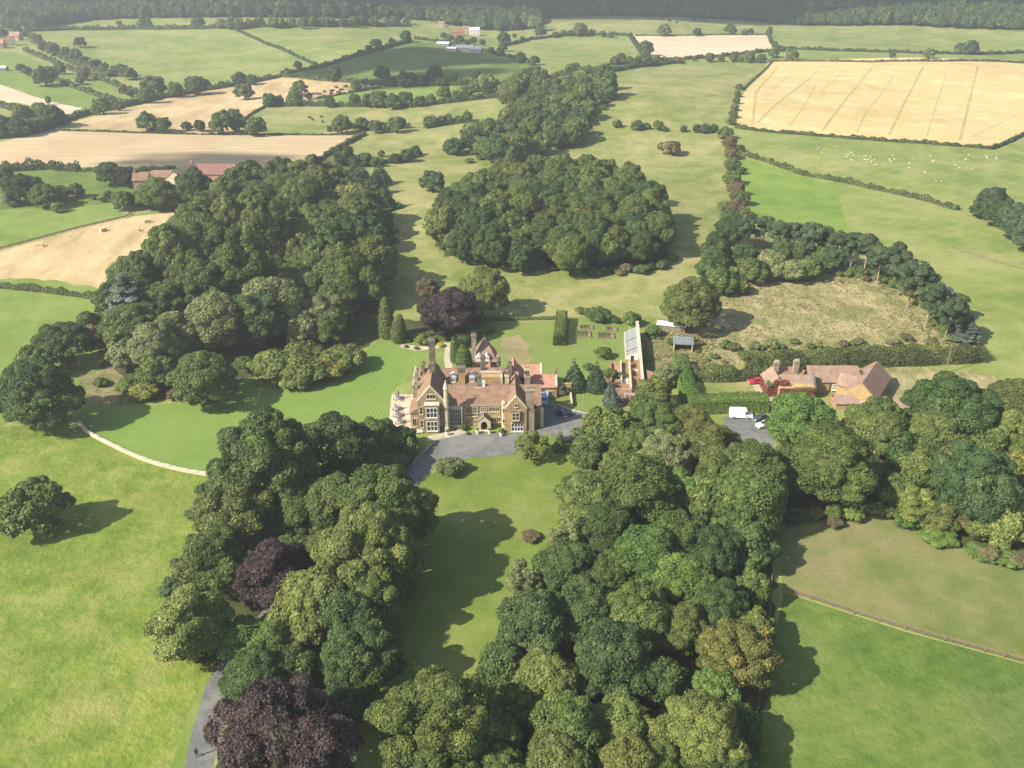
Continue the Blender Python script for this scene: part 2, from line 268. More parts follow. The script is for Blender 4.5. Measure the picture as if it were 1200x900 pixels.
# ------------------------------------------------------------------ object helpers
def tag(o, label=None, cat=None, group=None, kind=None):
    if label: o['label'] = label
    if cat: o['category'] = cat
    if group: o['group'] = group
    if kind: o['kind'] = kind
    return o
def empty(name, loc, rz=0.0, scale=None):
    o = bpy.data.objects.new(name, None); COL.objects.link(o); o.location = loc; o.rotation_euler = (0, 0, rz)
    if scale: o.scale = scale
    o.empty_display_size = 0.5
    return o
def link(name, me, parent=None, mat=None, loc=None, rot=None, scale=None):
    o = bpy.data.objects.new(name, me); COL.objects.link(o)
    if parent: o.parent = parent
    if loc is not None: o.location = loc
    if rot is not None: o.rotation_euler = rot
    if scale is not None: o.scale = scale
    if mat is not None and len(me.materials):
        o.material_slots[0].link = 'OBJECT'; o.material_slots[0].material = mat
    return o
class MB:
    def __init__(s): s.v = []; s.f = []
    def add(s, vs, fs):
        b = len(s.v); s.v += [tuple(v) for v in vs]; s.f += [tuple(i + b for i in f) for f in fs]; return s
    def box(s, x0, x1, y0, y1, z0, z1):
        return s.add([(x0, y0, z0), (x1, y0, z0), (x1, y1, z0), (x0, y1, z0), (x0, y0, z1), (x1, y0, z1), (x1, y1, z1), (x0, y1, z1)],
                     [(3, 2, 1, 0), (4, 5, 6, 7), (0, 1, 5, 4), (1, 2, 6, 5), (2, 3, 7, 6), (3, 0, 4, 7)])
    def prism(s, prof, axis, a0, a1):
        n = len(prof); vs = []
        for a in (a0, a1):
            for p, q in prof:
                vs.append({'x': (a, p, q), 'y': (p, a, q), 'z': (p, q, a)}[axis])
        return s.add(vs, [tuple(range(n))[::-1], tuple(range(n, 2 * n))] + [(i, (i + 1) % n, n + (i + 1) % n, n + i) for i in range(n)])
    def tube(s, p0, p1, r0, r1=None, n=8, cap=True):
        r1 = r0 if r1 is None else r1; p0, p1 = Vector(p0), Vector(p1); d = (p1 - p0)
        if d.length < 1e-6: return s
        d.normalize(); u = d.orthogonal().normalized(); w = d.cross(u); vs = []
        for p, r in ((p0, r0), (p1, r1)):
            for i in range(n):
                a = 2 * math.pi * i / n; vs.append(p + (u * math.cos(a) + w * math.sin(a)) * r)
        fs = [(i, (i + 1) % n, n + (i + 1) % n, n + i) for i in range(n)]
        if cap: fs += [tuple(range(n))[::-1], tuple(range(n, 2 * n))]
        return s.add(vs, fs)
    def path(s, pts, rs, n=7):
        for a, b, r0, r1 in zip(pts[:-1], pts[1:], rs[:-1], rs[1:]): s.tube(a, b, r0, r1, n)
        return s
    def lathe(s, prof, n=10, c=(0, 0)):
        vs = []; fs = []
        for r, z in prof:
            for i in range(n):
                a = 2 * math.pi * (i + 0.5) / n; vs.append((c[0] + r * math.cos(a), c[1] + r * math.sin(a), z))
        for k in range(len(prof) - 1):
            fs += [(k * n + i, k * n + (i + 1) % n, (k + 1) * n + (i + 1) % n, (k + 1) * n + i) for i in range(n)]
        fs += [tuple(range(n))[::-1], tuple(range((len(prof) - 1) * n, len(prof) * n))]
        return s.add(vs, fs)
    def gable(s, x0, x1, y0, y1, ze, zr, axis='x', over=0.3, th=0.16):
        """pitched roof slab pair, ridge along axis"""
        if axis == 'x':
            a, b = y0, y1; e0, e1 = x0, x1
        else:
            a, b = x0, x1; e0, e1 = y0, y1
        m = (a + b) / 2; sl = (zr - ze) / (m - a); z0 = ze - over * sl
        prof = [(a - over, z0), (m, zr), (b + over, z0), (b + over, z0 - th), (m, zr - th * 1.3), (a - over, z0 - th)]
        return s.prism(prof, 'x' if axis == 'x' else 'y', e0, e1)
    def hip(s, x0, x1, y0, y1, ze, zr, ov=0.3, ridge=0.0):
        x0 -= ov; x1 += ov; y0 -= ov; y1 += ov; cx = (x0 + x1) / 2; cy = (y0 + y1) / 2
        if x1 - x0 >= y1 - y0: rl = max(ridge, 0); r0 = (cx - rl / 2, cy, zr); r1 = (cx + rl / 2, cy, zr); 
        else: rl = max(ridge, 0); r0 = (cx, cy - rl / 2, zr); r1 = (cx, cy + rl / 2, zr)
        vs = [(x0, y0, ze), (x1, y0, ze), (x1, y1, ze), (x0, y1, ze), r0, r1]
        if rl == 0: return s.add(vs[:5], [(0, 1, 4), (1, 2, 4), (2, 3, 4), (3, 0, 4), (3, 2, 1, 0)])
        if x1 - x0 >= y1 - y0: return s.add(vs, [(0, 1, 5, 4), (1, 2, 5), (2, 3, 4, 5), (3, 0, 4), (3, 2, 1, 0)])
        return s.add(vs, [(0, 1, 4), (1, 2, 5, 4), (2, 3, 5), (3, 0, 4, 5), (3, 2, 1, 0)])
    def mesh(s, name, mat=None):
        me = bpy.data.meshes.new(name); me.from_pydata(s.v, [], s.f); me.validate()
        if mat: me.materials.append(mat)
        me.update(); return me
    def build(s, name, mat, parent=None, label=None, **k):
        o = link(name, s.mesh(name, mat), parent, **k)
        if label: o['label'] = label
        return o
def wcl(parent_m, p): return parent_m @ Vector(p)

# ------------------------------------------------------------------ the ground: one sheet, cut along the field boundaries
FIELDS = [  # name, material, label, photo outline (later ones win)
 ('valley_pasture', 'pasture', 'long dry pale pasture around the round wood and up the valley', [(455,190),(560,186),(600,170),(690,148),(845,150),(856,170),(852,245),(825,310),(800,380),(775,405),(735,380),(560,380),(500,388),(470,345)]),
 ('park_field', 'park', 'bright sunlit parkland grass left of the drive', [(-500,1150),(-420,700),(-160,470),(0,500),(95,498),(130,520),(190,545),(250,558),(330,600),(262,760),(228,850),(215,905),(165,1150)]),
 ('green_field', 'bright', 'bright green field between the bale field and the big dark tree', [(-330,338),(-90,336),(0,340),(118,350),(160,385),(130,440),(60,470),(0,500),(-160,470),(-300,420)]),
 ('lawn', 'lawn', 'mown striped lawn sweeping from the ha-ha wall to the terrace', [(95,498),(85,470),(150,478),(230,470),(300,445),(400,440),(440,400),(455,392),(500,398),(500,412),(480,440),(458,461),(455,500),(495,520),(470,545),(330,600),(250,558),(190,545),(130,520)]),
 ('bale_field', 'stubble', 'cut stubble field with four bales left of the wood', [(-90,322),(0,293),(90,268),(146,255),(205,248),(245,250),(262,262),(210,310),(180,345),(118,348),(0,334)]),
 ('grass_strip', 'bright', 'green strip of grass along the bottom of the bale field', [(-40,326),(0,326),(45,326),(90,334),(140,338),(118,347),(0,333)]),
 ('bright_meadow', 'bright', 'bright sunlit green meadow above the bale field', [(-330,338),(-90,322),(0,293),(90,268),(146,255),(142,238),(60,243),(0,246),(-200,250),(-420,290)]),
 ('garden_meadow', 'dark_pasture', 'deep green meadow with clumps of trees by the red roofed farm', [(-420,290),(-200,250),(0,246),(60,243),(142,238),(205,248),(300,252),(300,200),(110,200),(0,199),(-300,205)]),
 ('stubble_field', 'stubble_flat', 'wide golden stubble field below the tree row', [(-300,205),(-160,168),(0,167),(60,152),(240,157),(427,157),(358,194),(60,197),(0,196)]),
 ('stubble_field', 'stubble', 'pinkish stubble field running up to the right behind the tree row', [(62,150),(75,147),(130,131),(200,113),(250,105),(310,93),(338,90),(370,93),(400,95),(445,98),(440,104),(380,113),(310,124),(300,130),(278,142),(285,157),(240,157)]),
 ('sheep_pasture', 'pasture', 'pale grazed pasture beyond the stubble', [(278,142),(310,125),(400,124),(480,125),(593,113),(603,120),(560,138),(480,148),(427,157),(285,157)]),
 ('green_strip', 'bright', 'narrow green field between two hedges', [(380,114),(445,103),(480,101),(600,100),(606,108),(590,113),(480,124),(400,123)]),
 ('hedged_pasture', 'pasture', 'pale pasture below the long dark hedge', [(427,157),(480,149),(560,140),(600,165),(560,186),(520,186),(460,192),(400,194),(358,194)]),
 ('hill_pasture', 'pasture_green', 'large light green pasture below the hill wood', [(45,37),(160,34),(270,34),(330,60),(380,78),(340,86),(240,105),(190,110),(160,97),(100,66)]),
 ('hill_pasture', 'pasture_green', 'upper green field between the treeline and the diagonal hedge', [(280,34),(480,32),(520,35),(528,44),(480,49),(430,61),(378,76),(330,60)]),
 ('hill_pasture', 'dark_pasture', 'green hollow field below the white farm', [(378,78),(430,62),(480,50),(520,50),(570,62),(622,78),(606,96),(520,99),(445,97),(400,95),(345,88)]),
 ('strip_field', 'bright', 'narrow bright green strip between hedges', [(-60,62),(14,60),(50,75),(95,90),(160,108),(170,113),(100,100),(40,84),(-60,76)]),
 ('strip_field', 'bright', 'second narrow green strip on the slope', [(-60,78),(40,86),(100,102),(160,118),(140,122),(100,128),(40,112),(-60,92)]),
 ('stubble_strip', 'stubble_pale', 'pale stubble strip running down to the hedge', [(-60,93),(0,99),(40,113),(100,127),(78,134),(60,128),(20,120),(-60,122)]),
 ('hill_pasture', 'pasture_green', 'gently rolling green field right of the farm', [(590,55),(640,46),(735,42),(748,66),(700,74),(625,78),(600,70)]),
 ('hill_pasture', 'pasture', 'rough pasture under the edge of the hill wood', [(636,24),(720,21),(800,23),(880,28),(900,38),(740,40),(650,40)]),
 ('stubble_field', 'stubble_pale', 'pale cream stubble field near the hill wood', [(740,41),(898,41),(905,60),(850,63),(775,68),(765,66)]),
 ('hill_pasture', 'pasture_green', 'long light green field below the right hand hill wood', [(900,30),(1200,38),(1500,48),(1500,66),(1200,62),(1000,60),(912,54)]),
 ('hill_pasture', 'pasture_green', 'thin green strip between two hedges above the wheat', [(906,60),(1200,66),(1500,70),(1500,76),(1200,73),(890,71)]),
 ('valley_meadow', 'pasture', 'dry yellow meadow right of the ridge wood', [(720,90),(775,79),(850,74),(893,74),(868,104),(858,138),(845,150),(690,148),(700,130),(720,110)]),
 ('wheat_field', 'wheat', 'big ripe golden wheat field with tramlines', [(900,73),(1200,75),(1420,78),(1420,140),(1215,150),(1162,174),(1060,166),(940,158),(863,149),(868,115)]),
 ('sheep_field', 'pasture_green', 'green field full of white sheep', [(862,151),(940,160),(1060,168),(1162,176),(1215,152),(1420,142),(1500,260),(1200,262),(1125,245),(990,212),(870,180)]),
 ('bright_field', 'vivid', 'bright green field behind the pine belt', [(868,185),(920,200),(980,220),(992,240),(996,275),(880,262)]),
 ('slope_field', 'pasture_green', 'sloping green field right of the pine belt', [(980,220),(1125,246),(1200,264),(1500,262),(1700,420),(1500,500),(1200,478),(1160,462),(1040,440),(1150,425),(1150,400),(1090,320),(996,275)]),
 ('dry_meadow', 'rough', 'dry tufted hay meadow enclosed by the pine belt', [(835,325),(960,308),(1050,328),(1105,375),(1125,402),(880,425),(815,440),(790,400)]),
 ('back_pasture', 'rough', 'rough dry grass right of the stables', [(1040,430),(1100,432),(1170,440),(1200,478),(1100,500),(1030,470)]),
 ('paddock', 'paddock', 'worn brownish paddock right of the wood', [(905,596),(1060,606),(1200,655),(1450,700),(1450,830),(1200,776),(1060,738),(918,692)]),
 ('paddock', 'dark_pasture', 'deep green paddock in the lower right corner', [(918,694),(1060,740),(1200,778),(1450,832),(1500,1150),(850,1150),(885,890),(905,760)]),
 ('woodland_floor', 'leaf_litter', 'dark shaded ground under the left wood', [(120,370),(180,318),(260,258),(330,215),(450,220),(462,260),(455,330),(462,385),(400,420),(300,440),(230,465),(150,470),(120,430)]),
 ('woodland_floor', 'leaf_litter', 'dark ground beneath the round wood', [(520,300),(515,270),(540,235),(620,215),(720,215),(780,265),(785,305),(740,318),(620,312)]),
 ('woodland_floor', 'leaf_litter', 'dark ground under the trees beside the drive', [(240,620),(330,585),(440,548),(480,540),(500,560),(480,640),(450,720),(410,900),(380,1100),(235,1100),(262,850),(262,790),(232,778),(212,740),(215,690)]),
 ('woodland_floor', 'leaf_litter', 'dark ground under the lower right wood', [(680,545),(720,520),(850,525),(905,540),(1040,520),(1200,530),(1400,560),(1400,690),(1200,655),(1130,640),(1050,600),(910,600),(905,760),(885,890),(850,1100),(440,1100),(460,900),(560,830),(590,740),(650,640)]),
 ('woodland_floor', 'scrub', 'rough grassy ground under the pine belt', [(820,330),(835,280),(900,275),(1000,300),(1090,345),(1150,405),(1140,425),(1118,405),(1075,352),(1030,326),(960,312),(880,318)]),
 ('front_lawn', 'front_lawn', 'mown lawn between the avenue trees in front of the manor', [(475,590),(500,558),(540,538),(600,533),(640,508),(680,515),(692,545),(660,620),(600,735),(570,815),(470,890),(450,1100),(395,1100),(415,900),(455,720),(490,640)]),
 ('garden_lawn', 'garden_lawn', 'sunlit garden lawn behind the manor', [(540,388),(565,378),(735,374),(738,420),(722,432),(700,470),(655,470),(640,455),(600,430),(560,400)]),
 ('parched_patch', 'dry_lawn', 'parched brown patch on the lawn behind the manor', [(585,395),(612,392),(620,405),(622,425),(606,428),(590,418)]),
 ('garden_border', 'leaf_litter', 'planted border behind the striped lawn', [(462,375),(560,375),(562,395),(520,402),(505,402),(470,398)]),
 ('gravel_path', 'gravel', 'pale gravel path along the top of the striped lawn', [(470,403),(490,406),(520,402),(534,400),(533,404),(520,407),(488,411),(468,407)]),
 ('gravel_path', 'gravel', 'pale gravel path past the clipped yews', [(522,404),(533,402),(529,420),(532,440),(524,440),(520,422)]),
 ('side_lawn', 'garden_lawn', 'green grass strip beside the forecourt', [(655,464),(700,466),(760,476),(800,490),(770,498),(708,488),(668,479),(652,474)]),
 ('kitchen_garden', 'soil', 'bare soil and rubble in the walled kitchen garden', [(716,430),(745,424),(752,462),(746,482),(712,478),(706,455)]),
 ('scrub_ground', 'scrub', 'scrubby ground around the sheds', [(752,395),(800,385),(840,395),(830,430),(795,445),(765,475),(752,470)]),
 ('side_garden', 'pasture', 'pale mown grass beyond the clipped hedge', [(812,440),(880,440),(905,452),(900,465),(830,462),(812,455)]),
 ('forecourt', 'asphalt', 'grey asphalt forecourt and drive in front of the manor', [(440,590),(455,572),(480,545),(503,522),(520,511),(535,507),(612,507),(624,492),(622,478),(640,473),(668,479),(708,488),(706,494),(684,516),(655,516),(640,507),(625,520),(600,533),(540,538),(505,553),(486,572),(470,600)]),
 ('lower_drive', 'asphalt', 'grey asphalt drive leaving along the avenue at lower left', [(165,1150),(190,1000),(214,905),(227,850),(240,806),(262,770),(330,690),(400,630),(440,590),(470,600),(430,650),(340,740),(285,800),(262,850),(248,905),(236,1000),(222,1150)]),
 ('parking_area', 'asphalt', 'grey asphalt parking yard by the stables', [(848,488),(905,488),(910,500),(905,530),(880,550),(850,540)]),
 ('path', 'gravel', 'pale path from the forecourt to the terrace', [(501,511),(540,503),(548,507),(512,516),(500,517)]),
 ('gravel_yard', 'gravel', 'pinkish yard by the stables entrance', [(880,443),(905,440),(912,460),(905,480),(896,466),(884,456)]),
 ('terrace', 'paving', 'sunlit paved terrace left of the manor', [(459,462),(484,462),(494,502),(492,508),(455,500)]),
 ('mown_verge', 'bright', 'greener mown strip beside the drive', [(130,1150),(170,1000),(198,905),(222,830),(238,806),(227,850),(214,905),(190,1000),(165,1150)]),
 ('bare_ground', 'scrub', 'bare sandy ground between the shrubs at the lawn end', [(92,440),(130,432),(160,445),(175,470),(120,478),(92,470)]),
]
TRAMS = [[(1022,79),(993,114),(964,153)],[(1082,78),(1060,120),(1042,158)],[(1146,77),(1134,128),(1125,164)],[(990,82),(960,109)],[(1048,88),(1016,130),(1004,155)],[(1109,86),(1098,120),(1086,159)],[(911,78),(886,108),(882,145)],[(960,82),(908,124),(888,144)],[(1190,135),(1160,150),(1140,160)],[(925,88),(905,105)],[(956,100),(940,128),(925,148)]]
def pip(poly, x, y):
    x = np.asarray(x); y = np.asarray(y); c = np.zeros(x.shape, bool); n = len(poly)
    for i in range(n):
        x0, y0 = poly[i]; x1, y1 = poly[(i + 1) % n]
        if y0 == y1: continue
        k = ((y0 > y) != (y1 > y)) & (x < (x1 - x0) * (y - y0) / (y1 - y0) + x0); c ^= k
    return c
def world_poly(px, step=14.0, up=0.0, jit=0.0):
    pts = [ground_at(*p, up=up) for p in px]; out = []; g = random.Random(len(px) * 7 + int(px[0][0]))
    for a, b in zip(pts, pts[1:] + pts[:1]):
        n = max(1, int((b - a).length / step))
        for i in range(n):
            q = a.lerp(b, i / n); out.append((q.x + g.uniform(-jit, jit), q.y + g.uniform(-jit, jit)))
    return out
HILL_WOOD = [(-900,30),(-200,24),(0,30),(40,34),(100,25),(240,22),(340,21),(480,23),(540,33),(590,38),(625,34),(640,22),(720,19),(800,21),(880,26),(900,28),(1000,31),(1100,33),(1200,36),(1500,44),(2200,60)]
rnd = random.Random(5)
pts = []; edges = []; wpolys = []
for nm, mt, lb, px in FIELDS:
    wp = world_poly(px, 3.2, jit=1.3) if nm in ('woodland_floor', 'scrub_ground', 'dry_meadow', 'parched_patch', 'bare_ground', 'back_pasture', 'grass_strip', 'kitchen_garden', 'garden_border') else world_poly(px); wpolys.append(wp); i0 = len(pts); pts += [Vector(p) for p in wp]; n_ = len(wp); edges += [(i0 + i, i0 + (i + 1) % n_) for i in range(n_)]
for tl in TRAMS:
    P_ = [ground_at(*p) for p in tl]; lf, rt = [], []
    for a, b in zip(P_[:-1], P_[1:]):
        d_ = (b - a); n_ = max(1, int(d_.length / 14)); nn_ = Vector((-d_.y, d_.x, 0)).normalized() * (0.85 if tl[0][0] in (1022,1082,1146,911,960) else 0.45)
        for i in range(n_ + (b is P_[-1])): c_ = a.lerp(b, i / n_); lf.append((c_ + nn_)[:2]); rt.append((c_ - nn_)[:2])
    wp = lf + rt[::-1]; wpolys.append(wp); FIELDS.append(('tramline', 'tramline', 'wheel track through the ripe wheat', None)); i0 = len(pts); pts += [Vector(p) for p in wp]; n_ = len(wp); edges += [(i0 + i, i0 + (i + 1) % n_) for i in range(n_)]
y = -150.0
while y < 4200:
    st = 11 if y < 700 else (20 if y < 1300 else 70)
    hw = 260 + max(y, 0) * 0.95; k = int(hw / st)
    for i in range(-k, k + 1):
        pts.append(Vector((i * st + rnd.uniform(-2, 2), y + rnd.uniform(-2, 2))))
    y += st
for rr_, nn in ((5200, 60), (7500, 40), (11000, 30), (30000, 24)):
    for i in range(nn):
        a = 2 * math.pi * i / nn; pts.append(Vector((rr_ * math.cos(a), rr_ * math.sin(a))))
for i in range(10):
    for j in range(10): pts.append(Vector((-4500 + i * 1000 + 37, -4300 + j * 900 + 13))) if not (abs(-4500 + i * 1000) < 3800 and -4300 + j * 900 > -200) else None
pts = [p for p in pts if p is not None]
cv, ce, cf, ov, oe, of = delaunay_2d_cdt(pts, edges, [], 0, 0.02, False)
VX = np.array([(v.x, v.y) for v in cv]); VZ = height(VX[:, 0], VX[:, 1])
buckets = {}
cfa = np.array(cf); cen = VX[cfa].mean(1); owner = np.full(len(cfa), -1)
for k, wp in enumerate(wpolys): owner[pip(wp, cen[:, 0], cen[:, 1])] = k
for f, o in zip(cf, owner): buckets.setdefault(int(o), []).append(tuple(f))
def submesh(name, fl, mat):
    idx = sorted({i for f in fl for i in f}); mp = {v: k for k, v in enumerate(idx)}
    me = bpy.data.meshes.new(name)
    me.from_pydata([(VX[i, 0], VX[i, 1], VZ[i]) for i in idx], [], [tuple(mp[i] for i in f) for f in fl])
    me.materials.append(mat)
    me.polygons.foreach_set('use_smooth', [True] * len(me.polygons)); me.update()
    return me
o = link('ground', submesh('ground', buckets.pop(-1), G['pasture_green'])); tag(o, 'grassy countryside ground between the fields, reaching the horizon', 'ground', kind='structure')
for k, fl in buckets.items():
    nm, mt, lb, px = FIELDS[k]
    o = link(nm, submesh(nm, fl, G[mt])); tag(o, lb, nm.split('_')[-1], kind='structure')

# ------------------------------------------------------------------ foliage meshes
def foliage(name, lobes, n, leaf, seed, up=0.35, jit=0.65, low=-0.45, core=0.0):
    """lobes: (cx,cy,cz,rx,ry,rz,weight). leaf-sized quads scattered over the outside of the lobes"""
    g = np.random.default_rng(seed); lb = np.array(lobes, float)
    area = (lb[:, 3] * lb[:, 4] + lb[:, 3] * lb[:, 5] + lb[:, 4] * lb[:, 5]) * lb[:, 6]; pr = area / area.sum()
    P = []; N = []; T = []
    tone = g.normal(0.5, 0.16, len(lb)); need = n; it = 0
    while need > 0 and it < 12:
        it += 1; m = int(need * 2.2) + 64; k = g.choice(len(lb), m, p=pr)
        d = g.normal(size=(m, 3)); d /= np.linalg.norm(d, axis=1)[:, None]; ok = d[:, 2] > low; d = d[ok]; k = k[ok]
        rad = 1.0 - g.normal(0.05, 0.13, len(k)).clip(-0.16, 0.5)
        c = lb[k, :3]; r = lb[k, 3:6]; p = c + d * r * rad[:, None]
        keep = np.ones(len(k), bool)
        for j in range(len(lb)):
            q = (p - lb[j, :3]) / lb[j, 3:6]; keep &= ~((q * q).sum(1) < 0.70)
        p = p[keep]; d = d[keep]; k = k[keep]; r = r[keep]
        nn = d / r; nn /= np.linalg.norm(nn, axis=1)[:, None]
        P.append(p); N.append(nn); T.append(tone[k]); need -= len(p)
    P = np.concatenate(P)[:n]; N = np.concatenate(N)[:n]; T = np.concatenate(T)[:n]; m = len(P)
    N = N + g.normal(0, jit, (m, 3)) * 0.7; N[:, 2] += up; N /= np.linalg.norm(N, axis=1)[:, None]
    a = g.normal(size=(m, 3)); U = np.cross(N, a); U /= np.linalg.norm(U, axis=1)[:, None]; V = np.cross(N, U)
    s = leaf * g.uniform(0.6, 1.35, (m, 1)); e = g.uniform(0.55, 1.0, (m, 1))
    q = np.stack([P - U * s, P - V * s * e + N * s * 0.15, P + U * s, P + V * s * e + N * s * 0.15], 1).reshape(-1, 3)
    tn = np.clip(T + g.normal(0, 0.17, m), 0, 1)
    me = bpy.data.meshes.new(name); me.vertices.add(4 * m); me.vertices.foreach_set('co', q.astype(np.float32).ravel())
    me.loops.add(4 * m); me.loops.foreach_set('vertex_index', np.arange(4 * m, dtype=np.int32))
    me.polygons.add(m); me.polygons.foreach_set('loop_start', np.arange(0, 4 * m, 4, dtype=np.int32))
    at = me.attributes.new('tone', 'FLOAT', 'POINT'); at.data.foreach_set('value', np.repeat(tn, 4).astype(np.float32))
    me.materials.append(L['green']); me.update(calc_edges=True)
    return me
def dome_lobes(seed, zc, rz, n1=15, n2=8, r1=(0.34, 0.46), r2=(0.13, 0.22), lean=0.0, irr=0.12, taper=0.0):
    g = random.Random(seed); out = [(0, 0, zc - 0.05, 0.82, 0.82, rz * 0.84, 0.3)]
    for i in range(n1):
        f = (i + 0.5) / n1; z = 1 - f * 1.62; a = i * 2.39996 + g.uniform(-0.3, 0.3); rr = math.sqrt(max(0, 1 - z * z))
        q = g.uniform(*r1) * (1 - taper * max(0, z)); k = 1 - q * 0.85 + g.uniform(-irr, irr)
        cx, cy, cz = rr * k * math.cos(a) + lean * z, rr * k * math.sin(a), zc + z * rz * (1 - q * 0.5) + g.uniform(-irr, irr) * 0.5
        out.append((cx, cy, cz, q, q, q * 0.85, 0.5))
        for j in range(n2):
            d = Vector((g.gauss(0, 1), g.gauss(0, 1), g.gauss(0.45, 1))).normalized()
            s = r2[0] * 0.7 + (r2[1] - r2[0] * 0.7) * g.random(); out.append((cx + d.x * q * 0.92, cy + d.y * q * 0.92, cz + d.z * q * 0.8, s, s, s * 0.8, 1.0))
    return out
def trunk_mesh(name, h, r, limbs, seed, mat, spread=0.55, zc=1.1):
    g = random.Random(seed); mb = MB()
    top = (g.uniform(-0.03, 0.03), g.uniform(-0.03, 0.03), h)
    mb.path([(0, 0, -0.08), (0.005, 0, 0.08), (top[0] * 0.6, top[1] * 0.6, h * 0.55), top], [r * 1.5, r * 1.05, r * 0.85, r * 0.55], 8)
    for i in range(limbs):
        a = i * 2.4 + g.uniform(-0.4, 0.4); z0 = h * g.uniform(0.5, 0.95); e = spread * g.uniform(0.7, 1.1)
        p1 = (math.cos(a) * e * 0.45, math.sin(a) * e * 0.45, z0 + (zc - z0) * 0.6 + 0.08); p2 = (math.cos(a) * e, math.sin(a) * e, zc + g.uniform(0.0, 0.3))
        mb.path([(top[0] * 0.6, top[1] * 0.6, z0 * 0.95), p1, p2], [r * 0.5, r * 0.32, r * 0.12], 5)
    return mb.mesh(name, mat)
PROTO = {}
def proto(kind, leaves, trunks, hz, zc): PROTO[kind] = (leaves, trunks, hz, zc)
proto('broad', [foliage('broad_crown', dome_lobes(10 + i, 0.98, 0.86, n1=18 + i % 3, n2=10, irr=0.20), 30000, 0.032, i) for i in range(5)],
      [trunk_mesh('tree_trunk', 0.95, 0.07, 6, i, M['bark']) for i in range(2)], 1.84, 0.98)
proto('great', [foliage('great_crown', dome_lobes(25 + i, 0.98, 0.86, n1=24, n2=14, r1=(0.26, 0.40), r2=(0.09, 0.17), irr=0.20), 56000, 0.022, 7 + i) for i in range(2)],
      [trunk_mesh('great_trunk', 0.95, 0.07, 8, 3, M['bark'])], 1.84, 0.98)
proto('tall', [foliage('tall_crown', dome_lobes(40 + i, 1.40, 1.25, n1=18, n2=8, r1=(0.32, 0.44), taper=0.35, irr=0.16), 26000, 0.034, 20 + i) for i in range(3)],
      [trunk_mesh('tall_trunk', 1.5, 0.065, 7, 9, M['bark'], zc=1.4)], 2.65, 1.40)
proto('open', [foliage('open_crown', dome_lobes(60 + i, 1.25, 0.75, n1=12, n2=7, r1=(0.22, 0.34), r2=(0.12, 0.2), irr=0.22)[1:], 11000, 0.040, 30 + i) for i in range(2)],
      [trunk_mesh('forked_trunk', 0.95, 0.075, 9, 4, M['bark'], 0.7, zc=1.2)], 2.0, 1.2)
proto('far', [foliage('distant_crown', dome_lobes(80 + i, 0.86, 0.84, n1=13, n2=4, r2=(0.16, 0.28), irr=.17), 2800, 0.10, 50 + i) for i in range(5)],
      [MB().path([(0, 0, -0.1), (0, 0, 0.5), (0.02, 0, 0.9)], [0.09, 0.07, 0.04], 6).mesh('distant_trunk', M['bark'])], 1.7, 0.86)
proto('mid', [foliage('mid_crown', dome_lobes(90 + i, 0.92, 0.88, n1=15, n2=7, irr=.16), 9000, 0.058, 60 + i) for i in range(6)],
      [trunk_mesh('mid_trunk', 0.95, 0.07, 5, i, M['bark']) for i in range(2)], 1.8, 0.92)
def shrub_lobes(seed, n=14):
    g = random.Random(seed); out = [(0, 0, 0.30, 0.72, 0.72, 0.42, 0.1)]
    for i in range(n):
        a = i * 2.4; rr = math.sqrt((i + 0.5) / n) * 0.75; q = g.uniform(0.2, 0.34)
        out.append((rr * math.cos(a), rr * math.sin(a), 0.30 + 0.42 * (1 - rr * rr) * g.uniform(0.7, 1.2), q, q, q * 0.9, 1))
    return out
stem = MB().path([(0, 0, -0.1), (0.02, 0, 0.25), (0.15, 0.1, 0.55)], [0.06, 0.05, 0.02], 5).path([(0, 0, 0.1), (-0.2, -0.1, 0.5)], [0.04, 0.02], 5).mesh('shrub_stems', M['bark'])
proto('shrub', [foliage('shrub_foliage', shrub_lobes(i), 5000, 0.055, 70 + i, low=-0.2) for i in range(3)], [stem], 1.0, 0.45)
proto('farshrub', [foliage('distant_shrub', shrub_lobes(i + 9, 9), 1200, 0.12, 76 + i, low=-0.2) for i in range(2)], [stem], 1.0, 0.45)
def cone_lobes(seed, h, tiers, r0, flat=0.35, drop=0.0):
    g = random.Random(seed); out = []
    for t in range(tiers):
        f = t / (tiers - 1); z = h * (0.10 + 0.87 * f); rr = r0 * (1 - f) ** 0.85 + 0.05; m = max(1, int(9 * (1 - f) + 1))
        for j in range(m):
            a = j * 6.283 / m + t * 0.7 + g.uniform(-0.2, 0.2); q = max(0.07, rr * 0.42)
            k = rr - q * 0.8 + g.uniform(-0.06, 0.06); k = max(0, k)
            out.append((k * math.cos(a), k * math.sin(a), z + g.uniform(-0.05, 0.05), q, q, q * flat + 0.05, 1))
        out.append((0, 0, z, rr * 0.55, rr * 0.55, h / tiers, 0.2))
    return out
proto('spruce', [foliage('spruce_crown', cone_lobes(i, 3.0, 12, 1.0), 9000, 0.045, 80 + i, up=0.2) for i in range(2)],
      [MB().path([(0, 0, -0.1), (0, 0, 2.8)], [0.09, 0.02], 7).mesh('spruce_trunk', M['bark'])], 3.0, 1.3)
proto('column', [foliage('column_crown', [(0.05 * math.cos(i * 2.4), 0.05 * math.sin(i * 2.4), 0.25 + i * 0.21, 0.95 * math.sqrt(max(0.03, 1 - (i / 16.5) ** 2)), 0.95 * math.sqrt(max(0.03, 1 - (i / 16.5) ** 2)), 0.32, 1) for i in range(16)], 9000, 0.06, 85, up=0.2, jit=0.5)],
      [MB().path([(0, 0, -0.1), (0, 0, 2.6)], [0.12, 0.04], 7).mesh('column_trunk', M['bark'])], 3.7, 1.9)
